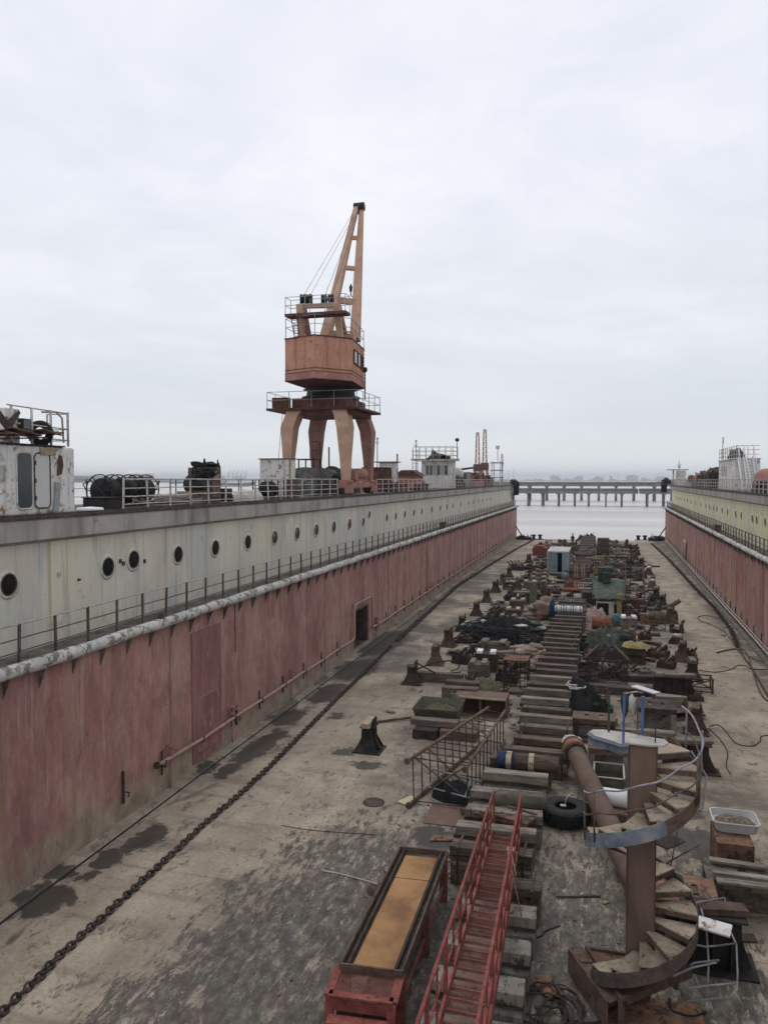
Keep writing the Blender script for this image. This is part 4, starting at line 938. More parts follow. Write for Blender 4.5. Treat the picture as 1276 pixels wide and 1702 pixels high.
def stair_tower(c, label, s=1.):
    t = thing('stair_tower', label, 'stair tower', c)
    mb = MB()
    for x, y in ((-.7, -1.3), (.7, -1.3), (-.7, 1.3), (.7, 1.3)): mb.beam((x*s, y*s, 0), (x*s, y*s, 3.9*s), .12)
    mb.build('frame', 'white_paint', t)
    for i in range(3): MB().b0(-.9*s, .9*s, -1.5*s, 1.5*s, (1.2*i+1.2)*s, (1.2*i+1.3)*s).build('landing', 'rust_mid', t)
    mb = MB()
    for i in range(10): mb.box((.75*s, (-1.2+.27*i)*s, (.2+.36*i)*s), (.1, .5, .05))
    mb.beam((.8*s, -1.5*s, 0), (.8*s, 1.3*s, 3.6*s), .1); mb.build('steps', 'white_paint', t)
    mb = MB()
    for y in (-1.4, 0, 1.4): mb.tube([(.8*s, y*s, 3.8*s), (.8*s, y*s, 4.9*s)], .04, 5)
    mb.tube([(.8*s, -1.4*s, 4.9*s), (.8*s, 1.4*s, 4.9*s)], .04, 5); mb.tube([(0, .6*s, 3.8*s), (0, .6*s, 6.1*s)], .07, 5); mb.box((0, .6*s, 6.2*s), (.5, .9, .5)); mb.build('railing', 'rail_pale', t)
stair_tower(DL(825, 2.6), 'white stair tower with a dark lamp box near the far end of the left deck')
mast(833, 3, 5.3, 'thin mast at the far end of the left deck past the stair tower', .07)
for px, lb in ((848, 'black rubber fender block on the far corner of the left wall'),):
    q = DL(854.5, .3); solo('fender_block', MB().box((.3, 0, -.55), (.9, 1.2, 2.2), jit=.1).blob((0, -1.6, .5), (.6, 1.2, .5), 3), 'rubber', lb, 'fender', q, bevel=.05)
q = DR(1104, .3); solo('fender_block', MB().box((-.3, 0, -.3), (.9, 1.2, 1.8), jit=.1).blob((0, -1.6, .6), (.7, 1.6, .6), 5), 'rubber', 'black rubber fender block on the far corner of the right wall', 'fender', q, bevel=.05)
# ================================================================== RIGHT DECK
ya_ = wallY(1219, 1.9, False); yb_ = wallY(1193, 1.9, False)
LL = yb_-ya_
t = thing('right_deckhouse', 'white deckhouse with railed roof and two ladders on the right wing deck', 'deckhouse', (XR(ya_)+1.9, ya_, ZD)); ZH = 2.75
MB().b0(0, 2.0, 0, LL, 0, ZH).build('body', 'white_paint', t, bevel=.04); MB().b0(-.12, 2.1, -.12, LL+.12, ZH, ZH+.08).build('roof', 'white_paint', t)
mb = MB()
for i in range(9):
    y = LL*i/8; mb.tube([(.05, y, ZH), (.05, y, ZH+1.15)], .03, 5)
for z in (.4, .8, 1.15): mb.tube([(.05, 0, ZH+z), (.05, LL, ZH+z), (1.9, LL, ZH+z)], .025, 5); mb.tube([(.05, 0, ZH+z), (1.9, 0, ZH+z)], .025, 5)
mb.build('roof_railing', 'rail_pale', t)
mb = MB()
for k_ in range(3): mb.b0(-.03, 0, LL*(.5+.12*k_), LL*(.55+.12*k_), 1.3, 2.2)
mb.build('window', 'grey_paint', t)
c = t.location
for i, (dy, lb) in enumerate(((-1.7, 'steep white ladder leaning on the near corner of the right deckhouse'), (-4.4, 'second steep white ladder, right of the right deckhouse'))):
    q = thing('ship_ladder', lb, 'ladder', (c.x+.5, c.y+dy, ZD)); mb = MB(); top = (-.2, 1.6, ZH+1.3)
    for x in (-.35, .35): mb.beam((x, -1.3, 0), (x, 1.4, ZH+.1), .1, .16)
    mb.build('stringer', 'white_clean', q); mb = MB()
    for k_ in range(11): mb.box((0, -1.25+.25*k_, .1+.25*k_), (.66, .18, .04))
    mb.build('tread', 'rail_pale', q); mb = MB()
    for x in (-.38, .38): mb.tube([(x, -1.5, .95), (x, 1.1, ZH+1.05), (x, 1.8, ZH+1.1)], .035, 6); mb.tube([(x, -1.5, .95), (x, -1.3, 0)], .03, 5); mb.tube([(x, 1.1, ZH+1.05), (x, 1.2, ZH)], .03, 5)
    mb.build('handrail', 'white_clean', q)
q = solo('roof_machinery', MB().heap((0, 0, 0), .8, 1.9, .8, 16, 4, .9, 2.2), 'rust_dark', 'dark clutter on the roof of the right deckhouse', 'machinery', (c.x+1.0, c.y+LL*.62, ZD+ZH+.08))
solo('vent_post', MB().tube([(0, 0, 0), (0, 0, 2.3)], .05, 6).tube([(0, 0, 2.3), (0, -.4, 2.35), (0, -.4, 1.7)], .05, 6), 'rail_pale', 'bent white vent post at the far roof corner of the right deckhouse', 'vent post', (c.x+.3, c.y+LL-.2, ZD+ZH+.08))
machine(1185, 2.4, 6, 1.8, 2.4, 'tall black and rusty windlass beside the right deckhouse', 'machine_black', 'rust_mid', 'tall_windlass', False, 12)
machine(1172, 2.2, 6, 1.6, 2.0, 'orange rusted winch right of centre on the right wing deck', 'rust_dark', 'rust_mid', 'rusty_winch', False, 13)
machine(1160, 2.0, 7, 1.4, 1.8, 'dark red winch in the row on the right wing deck', 'crane_dark', 'crane_pink', 'red_winch', False, 14)
machine(1150, 2.0, 7, 1.4, 1.7, 'pale grey and rusty pump row beside the canopied post', 'rail_pale', 'rust_mid', 'pump_row', False, 15)
c = DR(1126, 2.4); t = thing('canopied_mast', 'white mast house under a flat blue-grey canopy at the far end of the right deck', 'mast house', c)
MB().b0(-.4, 1.0, -.6, 1.2, 0, 2.4).build('body', 'white_paint', t); MB().b0(-1.9, 1.4, -.8, 1.4, 2.5, 2.65).build('canopy', 'grey_paint', t)
mb = MB().tube([(-.9, 0, 0), (-.9, 0, 2.5)], .12, 8); mb.tube([(0, 0, 2.5), (0, 0, 4.1)], .06, 6); mb.tube([(-.4, 0, 3.5), (.4, 0, 3.5)], .04, 5); mb.box((0, 0, 3.1), (.4, .4, .5)); mb.build('mast', 'white_paint', t)
for px, off, lb, m_ in ((1262, 1.6, 'rusty bitts below the ladders of the right deckhouse', 'rust_dark'), (1275, 2.2, 'rounded red winch cover at the right picture edge', 'red_steel')):
    c = DR(px, off)
    if m_ == 'red_steel': solo('winch_cover', MB().lathe([(.02, 1.75), (.5, 1.7), (.95, 1.3), (1.05, .2), (1.0, 0)], n=16), 'crane_pink', lb, 'cover', c)
    else: machine(px, off, 3.6, .7, .9, lb, 'rust_dark', 'machine_black', 'bitts', False, 21)
# ================================================================== PIERS, FAR SHORE
def pier(Y, zdk, x0, x1, spacing, label, skew=.0, thick=1.3, cap=1.5, pr=.38, rail=True):
    t = thing('jetty', label, 'jetty', (0, Y, 0))
    MB().b0(x0, x1, -5, 5, zdk-thick*.35, zdk).build('deck', 'far_concrete', t)
    MB().b0(x0, x1, -5.1, -4.7, zdk-thick, zdk-thick*.36).build('edge_beam', 'far_concrete', t)
    n = int((x1-x0)/spacing); pm = None; cm = None
    for i in range(n):
        x = x0+(i+.5)*spacing
        if i == 0:
            pm = [MB().lathe([(pr, WZ-2), (pr, zdk-cap)], c=(0, y, 0), n=10).build('pile', 'far_concrete', t) for y in (-4.2, 4.2)]
            cm = MB().b0(-.9, .9, -5, 5, zdk-cap-.1, zdk-thick*.4).build('pile_cap', 'far_concrete', t)
            for s in pm+[cm]: s.location.x = x
        else:
            dx_ = random.uniform(-.5, .5)
            for s in pm+[cm]:
                o = s.copy(); col.objects.link(o); o.location.x = x+dx_; o.scale = (random.uniform(.85, 1.2), 1, 1)
    mb = MB()
    for z in (.9, .5):
        mb.tube([(x0, -4.8, zdk+z), (x1, -4.8, zdk+z)], .12, 5)
    mb.build('railing', 'far_concrete', t)
    mb = MB()
    for k_, z in enumerate((.25, .25, .3, .6)): mb.tube([(x0, -2+k_*1.2, zdk+z), (x1, -2+k_*1.2, zdk+z)], .28, 6)
    mb.build('pipeline', 'far_concrete', t)
    mb = MB(); x = x0
    while x < x1: mb.b0(x, x+.15, -4.85, -4.7, zdk, zdk+.95); x += 2.5
    mb.build('rail_post', 'far_concrete', t)
    return t
pier(352, 5.2, -150, 14, 6.7, 'near low concrete jetty on round piles crossing the water')
pier(352, 5.2, 14.5, 60, 6.7, 'right stretch of the near concrete jetty, behind the right dock wall')
pier(445, 7.6, -150, 90, 9.5, 'farther and higher concrete trestle jetty running behind the near jetty', pr=.6)
def lattice_crane(px, d, label, hpx):
    c = P(px, 797, d); c.z = 5.2; t = thing('harbour_crane', label, 'harbour crane', c, 0, 'pair of distant lattice cranes')
    H_ = (797-hpx)*d/1290+CAMZ-5.2
    mb = MB()
    for x, y in ((-2, -2), (2, -2), (-2, 2), (2, 2)): mb.beam((x, y, 0), (x*.5, y*.5, H_*.33), .7)
    mb.build('portal', 'crane_pink', t); MB().box((0, 0, H_*.40), (3.2, 3.4, H_*.13)).build('cabin', 'crane_dark', t)
    mb = MB(); w0, w1 = .9, .55; z0, z1 = H_*.40, H_
    for x in (-1, 1):
        for y in (-1, 1): mb.beam((x*w0/1, y*w0, z0), (x*w1, y*w1, z1), .22)
    n = 14
    for i in range(n):
        a, b_ = i/n, (i+1)/n
        for y in (-1, 1):
            s = 1 if i % 2 else -1; wa = w0+(w1-w0)*a; wb = w0+(w1-w0)*b_
            mb.beam((-wa*s, y*wa, z0+(z1-z0)*a), (wb*s, y*wb, z0+(z1-z0)*b_), .14); mb.beam((y*wa, -wa*s, z0+(z1-z0)*a), (y*wb, wb*s, z0+(z1-z0)*b_), .14)
    mb.build('lattice_tower', 'crane_pink', t); MB().box((0, 0, H_+.4), (1.2, 1.2, .9)).build('tower_head', 'grey_paint', t); return t
lattice_crane(793, 345, 'left one of the two distant red and white lattice cranes', 722)
lattice_crane(805, 345, 'right, slightly taller one of the two distant red and white lattice cranes', 717)
# far shore: land strip, trees mass, buildings
mat('far_land', [(.10, .12, .11), (.14, .15, .14)], .01, world=True, bmp=0)
mat('far_building', [(.35, .37, .38), (.45, .46, .46)], .01, world=True, bmp=0)
mb = MB(); random.seed(5); xs = [-5200+50*i for i in range(200)]
poly = [(x, 2+6*max(0, mn.noise(Vector((x*.002, 1, 1))))+4*max(0, mn.noise(Vector((x*.01, 4, 1))))) for x in xs]
mb.ext([(xs[0], WZ)]+poly+[(xs[-1], WZ)], (0, 5200, 0), (1, 0, 0), (0, 0, 1), (0, 300, 0)); tag(mb.build('far_land', 'far_land'), kind='structure')
mb = MB(); xs = [150+12*i for i in range(90)]
poly = [(x, 9+5*mn.noise(Vector((x*.02, 2, 1)))+2.5*mn.noise(Vector((x*.1, 2, 1)))) for x in xs]
mb.ext([(xs[0]-30, WZ)]+poly+[(xs[-1], WZ)], (0, 2000, 0), (1, 0, 0), (0, 0, 1), (0, 200, 0)); tag(mb.build('wooded_bank', 'far_land'), kind='structure')
for i in range(34):
    px = random.uniform(865, 1105) if i < 24 else random.uniform(0, 640); d = random.uniform(3800, 4900); c = P(px, 797, d); c.z = WZ
    hh = random.choice((10, 14, 18, 24, 30)); ww = random.uniform(18, 60)
    mb = MB().b0(-ww/2, ww/2, 0, 30, 0, hh); mb.b0(-ww*.3, ww*.1, 5, 25, hh, hh+5)
    solo('far_building', mb, 'far_building', 'tiny hazy waterfront building on the far shore', 'building', c, group='hazy buildings on the far shore')
for px, hh, d in ((948, 34, 2500), (1026, 34, 2500), (845, 30, 1600), (853, 34, 1600), (1050, 22, 2200)):
    c = P(px, 797, d); c.z = WZ; t = solo('far_pylon', MB().beam((0, 0, 0), (0, 0, hh), 1.2, w2=.5).beam((-4, 0, hh-1), (4, 0, hh-1), .5), 'far_building', 'thin hazy pylon standing up from the far shore line', 'pylon', c, group='hazy pylons on the far shore')
def ship(px, d, Ls, label, k=1.):
    c = P(px, 797, d); c.z = WZ; t = thing('far_ship', label, 'ship', c)
    MB().ext([(-Ls/2, 1), (-Ls/2+2, 0), (Ls/2-4, 0), (Ls/2, 7), (Ls*.3, 5), (-Ls*.5, 5)], (0, 0, 0), (1, 0, 0), (0, 0, 1), (0, 14, 0)).build('hull', 'far_land', t)
    mb = MB().b0(-Ls*.42, -Ls*.22, 2, 12, 5, 18*k); mb.b0(-Ls*.36, -Ls*.3, 4, 9, 18*k, 24*k)
    for i in range(5): mb.beam((-Ls*.12+i*Ls*.1, 7, 5), (-Ls*.12+i*Ls*.1, 7, 26*k), 1.); mb.beam((-Ls*.12+i*Ls*.1, 7, 10), (-Ls*.07+i*Ls*.1, 7, 30*k), .8)
    mb.build('superstructure', 'far_building', t)
ship(385, 1500, 90, 'faint distant ship with many deck cranes beyond the wrapped winch', 1.)
ship(300, 2200, 60, 'faint distant ship on the water left of the wrapped winch', .5)
# river bank far left
mb = MB(); mb.ext([(-2600, WZ), (-2600, 30), (-2100, 26), (-1750, 10), (-1500, WZ)], (0, 2600, 0), (1, 0, 0), (0, 0, 1), (0, 300, 0)); tag(mb.build('far_hill', 'far_land'), kind='structure')
# ================================================================== ITEMS ON THE DOCK FLOOR
def fp(px, py): q = at(px, py, 0.); q.z = 0.; return q
def bx(name, cat, label, m, x0, x1, y, z1, dep, z0=0., bevel=.012, jit=.0, group=None, rz=0.):
    """a single block whose top near edge spans columns x0..x1 at row y"""
    a, b_ = at(x0, y, z1), at(x1, y, z1); c = (a+b_)/2; wd = (b_-a).length*.965
    mb = MB().b0(-wd/2, wd/2, 0, dep, 0, z1-z0, jit=jit)
    return solo(name, mb, m, label, cat, (c.x, c.y, z0), rz, group, bevel=bevel)
def ext_(x0, x1, y, z): a, b_ = at(x0, y, z), at(x1, y, z); c = (a+b_)/2; return c, (b_-a).length*.965
# ---- keel blocks: the long central row
random.seed(21)
def keel(name, kind, m_top, m_base):
    t = thing(name, '', 'keel block', (0, 0, 0)); 
    b1 = MB().box((0, 0, .27), (1.95, .62, .54), jit=.015).build('base', m_base, t, bevel=.02)
    mb = MB()
    if kind == 'log': mb.lathe([(.02, -.98), (.2, -.98), (.215, -.9), (.21, 0), (.22, .9), (.2, .98), (.02, .98)], c=(0, .02, .76), n=14, axis='X'); mb.build('cap_log', m_top, t)
    else:
        mb.box((-.02, .02, .60+.0), (2.05, .40, .12), jit=.012); mb.build('packing', 'timber_brown', t, bevel=.012)
        MB().box((0, -.02, .79), (2.0, .42, .25), jit=.02).build('cap', m_top, t, bevel=.02)
    if kind == 'iron':
        for x in (-.8, .8): mb = MB().box((x, -.325, .42), (.06, .02, .8)); mb.box((x, .1, .925), (.06, .87, .018)); mb.build('strap', 'rust_dark', t)
    return t
protos = [keel('keel_block', 'iron', 'timber_brown', 'concrete_mud'), keel('keel_block', 'plain', 'timber_grey', 'concrete_mud'), keel('keel_block', 'plain', 'timber_red', 'timber_brown'),
          keel('keel_block', 'iron', 'timber_moss', 'concrete_mud'), keel('keel_block', 'plain', 'concrete', 'concrete')]
DESC = ['brown timber-capped keel block with iron straps', 'grey timber-capped keel block', 'dark red timber-capped keel block', 'mossy timber-capped keel block with straps', 'pale concrete-capped keel block']
used = [False]*5; n = 0; y = 12.6
while y < 129.5:
    X = (-2.5 if y < 26 else -2.2)+.35*mn.noise(Vector((y*.12, 1, 1)))-(.0 if y > 24 else (24-y)*.0)
    if y < 17.5: k = 4
    elif y < 24: k = random.choice((1, 4, 0, 1))
    elif y < 34: k = random.choice((1, 0, 1, 3))
    elif y < 60: k = random.choice((0, 2, 0, 2, 1, 3))
    else: k = random.choice((2, 1, 2, 0, 3))
    if 62.5 < y < 79 or 91 < y < 97: y += 1.25; continue
    n += 1; lb = DESC[k]+(', %s in the central row from the near end' % ordn(n))
    q = (X+random.gauss(0, .05), y+random.gauss(0, .04), 0); rz = random.gauss(0, .02)
    if not used[k]: used[k] = True; o = protos[k]; o.location = q; o.rotation_euler.z = rz; o['label'] = lb; o['group'] = 'keel blocks in the central row'
    else: o = dup(protos[k], q, rz, lb, 'keel blocks in the central row')
    o.scale = (random.uniform(.94, 1.06), 1, random.uniform(.94, 1.04))
    if y < 18.5: o.scale = (.83, 1.15, .9); o.location.x = -2.1
    y += random.gauss(1.25, .03)
# ---- steel pedestals with timber cap, rows left and right
def pedestal(m1, m2, wide=1.):
    t = thing('dock_stand', '', 'dock stand', (0, 0, 0))
    mb = MB(); mb.box((0, 0, .03), (1.0*wide, .95, .06))
    mb.loft([[Vector((x*a, y*b_, z)) for x, y in ((-1, -1), (1, -1), (1, 1), (-1, 1))] for a, b_, z in ((.46*wide, .1, .06), (.26*wide, .09, .42), (.2*wide, .09, .86))])
    mb.loft([[Vector((x*a, y*b_, z)) for x, y in ((-1, -1), (1, -1), (1, 1), (-1, 1))] for a, b_, z in ((.05, .42, .06), (.05, .27, .42), (.05, .24, .86))])
    for s in (-1, 1):
        mb.add([Vector((-.42*wide, s*.40, .06)), Vector((.42*wide, s*.40, .06)), Vector((.22*wide, s*.25, .5)), Vector((.2*wide, s*.24, .86)), Vector((-.2*wide, s*.24, .86)), Vector((-.22*wide, s*.25, .5))], [(0, 1, 2, 3, 4, 5)])
    mb.box((0, 0, .88), (.5*wide, .62, .05)); mb.build('pedestal', m1, t, bevel=.008)
    MB().box((0, 0, .99), (.3*wide, .92, .17), jit=.012).build('cap', m2, t, bevel=.015)
    MB().box((.19*wide, .0, 1.02), (.05, .5, .28), rz=.05).build('cheek_plate', m1, t)
    return t
pa, pb, pc = pedestal('rust_dark', 'timber_grey'), pedestal('rust_mid', 'timber_brown'), pedestal('machine_black', 'timber_pale')
usedp = set()
def place(proto, px, py, label, group, rz=0., s=1.):
    q = fp(px, py); q.y += .4*s
    if proto.name in usedp: o = dup(proto, q, rz, label, group)
    else: usedp.add(proto.name); o = proto; o.location = q; o.rotation_euler.z = rz; o['label'] = label; o['group'] = group
    o.scale = (s, s, s); return o
place(pc, 608, 1253, 'lone black dock stand with grey cap on the open floor left of the truss frame', 'steel dock stands', .0, 1.05)
Lrow = [(682, 1139, pa), (721, 1107, pb), (743, 1076, pb), (766, 1050, pa), (790, 1024, pa), (807, 1002, pb), (822, 985, pa), (834, 973, pb), (845, 960, pb), (878, 936, pa), (890, 923, pa), (897, 914, pb)]
for i, (px, py, pr) in enumerate(Lrow): place(pr, px, py, 'rusty dock stand in the left row, %s from the near end' % ordn(i+1), 'steel dock stands', random.uniform(-.15, .15))
Rrow = [(1157, 1222, pb), (1151, 1133, pa), (1134, 1101, pb), (1125, 1071, pa), (1113, 1037, pb), (1101, 1011, pa), (1090, 998, pa), (1084, 978, pb), (1078, 956, pb), (1065, 943, pa), (1053, 927, pb), (1046, 917, pa), (1041, 909, pb)]
for i, (px, py, pr) in enumerate(Rrow): place(pr, px, py, 'rusty dock stand in the right row, %s from the near end' % ordn(i+1), 'steel dock stands', random.uniform(-.15, .15))
# white rag lumps on some of the right stands
for px, py, z, lb in ((1078, 944, 1.1, 'white rag on the dock stand beside the rusty grey barrel'), (1085, 966, 1.1, 'white rag on a right-row dock stand'), (1126, 1059, 1.0, 'pale rag tuft on a mossy right-row dock stand')):
    q = at(px, py, z); solo('rag', MB().blob((0, 0, .08), (.28, .22, .14), px, 8, .3), 'cloth_pale', lb, 'rag', q)
# ---- beams with flared end, right side
def flare_beam(x0, x1, y, label, m='rust_dark', cap='timber_grey', h=.95, dep=.6, side=1, capof=.75):
    c, wd = ext_(x0, x1, y, h); t = thing('flared_beam_stand', label, 'dock stand', (c.x, c.y+dep/2, 0))
    mb = MB(); e = wd/2; s = side
    prof = [(-e*s, 0), (e*1.22*s, 0), (e*1.0*s, .35), (e*.86*s, .62), (e*.84*s, h), (-e*s, h)]
    mb.ext(prof, (0, -dep*.12, 0), (1, 0, 0), (0, 0, 1), (0, dep*.24, 0))
    mb.b0(-e, e*.95, -dep/2, dep/2, h, h+.05); mb.b0(-e*1.1, e*1.3, -dep*.6, dep*.6, 0, .05)
    for k in (-.6, -.05, .5): mb.b0(e*k*s-.02, e*k*s+.02, -dep*.45, dep*.45, .05, h)
    mb.build('beam', m, t, bevel=.006)
    MB().box((e*s*.25, -dep*.1, h+.12), (wd*capof, .34, .13), rz=.16, jit=.01).build('cap_plank', cap, t, bevel=.012)
    return t
flare_beam(1086, 1155, 1128, 'long dark flared steel beam with a plank, beside the two-tier rusty table')
flare_beam(1102, 1184, 1240, 'long dark flared steel beam behind the stair column on the right')
flare_beam(1135, 1243, 1532, 'large black flared steel stand behind the fallen grey handrail at lower right', 'machine_black', 'rust_mid', 1.1, .8)
# ---- rusty tables / supports with slotted tops
def support(x0, x1, y, h, dep, label, m='rust_mid', mleg='rust_dark', slots=2, legs=4, name='slotted_table', rz=0.):
    c, wd = ext_(x0, x1, y, h); t = thing(name, label, 'steel support', (c.x, c.y, 0), rz)
    mb = MB(); xs = [-wd/2]; 
    sw = wd*.05
    y0, y1 = 0, dep
    if slots:
        cuts = [(-wd/2+wd*(k+1)/(slots+1)) for k in range(slots)]
        ed = [-wd/2]
        for cc_ in cuts: ed += [cc_-sw, cc_+sw]
        ed.append(wd/2)
        for k in range(0, len(ed), 2): mb.b0(ed[k], ed[k+1], dep*.3, dep*.7, h-.05, h)
        mb.b0(-wd/2, wd/2, 0, dep*.3, h-.05, h); mb.b0(-wd/2, wd/2, dep*.7, dep, h-.05, h)
    else: mb.b0(-wd/2, wd/2, 0, dep, h-.05, h)
    mb.build('top_plate', m, t)
    for k in range(legs):
        x = (-wd/2+.12) if k % 2 == 0 else wd/2-.12; yy = .1 if k < 2 else dep-.1
        MB().box((x, yy, (h-.05)/2), (.2, .16, h-.05), jit=.008).build('leg', mleg, t, bevel=.01)
    MB().b0(-wd/2+.2, wd/2-.2, dep*.45, dep*.5, .05, h-.06).build('web', mleg, t)
    MB().b0(-wd/2+.02, wd/2-.02, .012, .05, h-.2, h-.052).build('apron', m, t)
    return t
support(950, 1022, 1196, .85, 1.0, 'low rusty slotted table just left of the blue posts', 'rust_mid')
support(1060, 1124, 1178, 1.15, 1.4, 'tall rusty slotted table with white-streaked legs right of the blue posts', 'rust_dark', 'concrete')
support(976, 1046, 1246, 1.15, 1.1, 'rusty slotted table between the inclined pipe and the stair column', 'rust_mid', 'concrete')
support(1088, 1195, 1500, 1.0, 1.2, 'rusty slotted slab support at right of the stair, above the black stand', 'rust_orange', 'rust_dark')
support(1176, 1300, 1468, .95, 1.0, 'mossy heavy support with round legs under loose planks at right edge', 'concrete_mud', 'concrete_mud', 1)
for i, (px, py, w0) in enumerate(((1178, 1428, 95), (1183, 1448, 100), (1190, 1463, 120))):
    a, b_ = at(px, py, 1.05+.03*i), at(px+w0, py+14, 1.05+.03*i)
    solo('loose_plank', MB().beam((0, 0, 0), tuple(b_-a), .2, .06), 'timber_grey', 'weathered plank on the mossy support at right edge, %s from the back' % ordn(i+1), 'plank', a, group='planks on the mossy support', bevel=.01)
bx('rust_plate_box', 'steel box', 'orange-rusted box carrying the white basin at the right edge', 'rust_orange', 1192, 1252, 1404, .95, 1.3)
# basin
c, wd = ext_(1187, 1262, 1372, 1.2); t = thing('white_basin', 'white rectangular basin full of soil standing on the orange-rusted box', 'basin', (c.x, c.y+.0, .96))
rings = []
for k, z, ins in ((.86, 0, 0), (.98, .22, 0), (1.03, .24, 0), (1.03, .27, 0), (.97, .27, 0), (.90, .10, 0)):
    rings.append([Vector((wd/2*k*sx, .48+.48*k*sy, z)) for sx, sy in [(q[0], q[1]) for q in rrect(2, 2, .35, 4)]])
mb = MB().loft(rings, False, True); mb.build('shell', 'white_clean', t)
MB().heap((0, .48, .13), wd*.45, .42, .09, 14, 3, .9, 4).build('soil', 'soil', t)
# concrete blocks with two timber caps
def twin(x0, x1, y, h, label, m='concrete_mud', capm='timber_pale', dep=.9, name='twin_cap_block', tall=True):
    c, wd = ext_(x0, x1, y, h); t = thing(name, label, 'dock block', (c.x, c.y, 0))
    MB().box((0, dep/2, h/2), (wd, dep, h), jit=.02).build('block', m, t, bevel=.02)
    for s in (-1, 1): MB().box((s*wd*.3, dep*.45, h+.07), (wd*.26, dep*1.0, .14), jit=.015, rz=random.uniform(-.08, .08)).build('cap', capm, t, bevel=.012)
    return t
twin(1030, 1059, 1028, .8, 'grey block with two bright white caps beside the orange and cyan drums', capm='white_clean')
twin(846, 873, 999, .8, 'mossy double-capped block just left of the tan bundle', 'timber_moss')
twin(868, 892, 968, .8, 'double-capped block in front of the shipping container', 'timber_moss')
twin(838, 865, 1014, .45, 'low purple-brown double-capped block by the black netting heap', 'timber_red')
twin(776, 810, 1105, .75, 'mossy block with two grey sloping caps left of the wire cage', 'timber_moss', 'timber_grey', 1.0)
twin(788, 826, 1087, .95, 'open wire crate base with two white caps beside the netting', 'rust_dark', 'white_clean', .7)
twin(1021, 1056, 1050, .6, 'mossy twin block with weeds above the green tarp heap', 'moss', 'timber_moss', .8)
twin(998, 1030, 965, .55, 'small twin block behind the green work shelter', 'timber_brown', 'timber_grey', .8)
c, wd = ext_(852, 880, 984, 1.0); t = thing('steel_trestle', 'open steel trestle with grey timber top left of the container', 'trestle', (c.x, c.y, 0))
MB().b0(-wd/2, wd/2, -.1, .55, .9, 1.02).build('top', 'timber_grey', t, bevel=.01); mb = MB()
for x in (-wd/2+.15, wd/2-.15): mb.b0(x-.1, x+.1, 0, .5, 0, .9)
mb.b0(-wd/2+.1, wd/2-.1, .05, .4, .3, .5); mb.build('frame', 'rust_dark', t)
# ---- left cross structure
c, wd = ext_(682, 762, 1182, .8)
t = thing('soil_hopper', 'open tapered steel hopper full of mossy soil left of the keel row', 'hopper', (c.x, c.y, 0))
def hop(w0, w1, d0, d1, z0, z1, th):
    r = []
    for a, b_, z in ((w0, d0, z0), (w1, d1, z1), (w1-th, d1-th, z1), (w0-th, d0-th, z0+.08)): r.append([Vector((x*a/2, .9+y*b_/2, z)) for x, y in ((-1, -1), (1, -1), (1, 1), (-1, 1))])
    return MB().loft(r)
hop(wd*.88, wd, 1.3, 1.8, .35, .86, .05).build('shell', 'timber_moss', t); MB().heap((0, .9, .5), wd*.45, .8, .22, 16, 2, .8, 3).build('soil', 'moss', t)
bx('timber_beam', 'timber', 'red-brown squared beam along the front of the soil hopper', 'timber_brown', 686, 764, 1184, .62, .3, .3, .015, .015)
bx('timber_beam', 'timber', 'pale-topped dark beam lying in front, lowest of the hopper timbers', 'timber_grey', 679, 762, 1197, .62, .35, .36, .015, .015)
bx('support_block', 'block', 'dark rusty box block under the left end of the hopper timbers', 'rust_dark', 684, 726, 1214, .36, .8, 0, .015, .01)
bx('support_block', 'block', 'flat brown steel block under the right end of the hopper timbers', 'rust_brown', 728, 792, 1217, .34, .9, 0, .015, .01)
bx('timber_beam', 'timber', 'mossy squared baulk lying at the back of the soil hopper', 'timber_moss', 738, 796, 1134, .95, .4, .5, .015, .02)
bx('timber_beam', 'timber', 'brown weathered baulk, the front one of the pair behind the hopper', 'timber_brown', 732, 794, 1144, .92, .4, .45, .015, .02)
c, wd = ext_(752, 842, 1160, .82); t = thing('channel_box', 'dark open steel channel box with a pale lip beside the keel row', 'steel channel', (c.x, c.y, 0))
mb = MB().b0(-wd/2, wd/2, .0, 1.1, .78, .83).b0(-wd/2, wd/2, 1.0, 1.1, 0, .78).b0(-wd/2, -wd/2+.04, 0, 1.0, 0, .78).b0(wd/2-.04, wd/2, 0, 1.0, 0, .78).b0(-.04, .04, .1, .9, 0, .78).b0(-wd/2, wd/2, 0, 1.1, .0, .05)
mb.build('channel', 'rust_brown', t); MB().b0(-wd/2, wd/2, -.04, 0, .77, .845).build('lip', 'timber_pale', t)
solo('bent_plate', MB().ext([(-.35, 0), (.3, 0), (.1, .75), (-.12, .8)], (0, 0, 0), (1, 0, 0), (0, 0, 1), (.1, .03, 0)), 'concrete', 'pale triangular plate leaning in the hopper timbers', 'plate', at(752, 1183, .3))
bx('brown_plank', 'plank', 'long rusty plank lying across the floor behind the hopper', 'rust_orange', 772, 818, 1130, .3, .5, 0, .01, .02)
solo('weed_tarp', MB().heap((0, 0, 0), 1.3, .8, .35, 18, 6, .8, 2), 'moss', 'rusty-green weed-grown tarp in front of the mossy twin block', 'tarp', fp(800, 1143))
solo('pink_sheet', MB().blob((0, 0, .06), (.5, .4, .08), 3, 8, .3), 'cloth_pink', 'crumpled pink sheet right of the weed-grown tarp', 'sheet', fp(825, 1146))
bx('low_box_beam', 'steel beam', 'long low steel beam behind the hose loops at left', 'timber_moss', 692, 770, 1120, .45, .4)
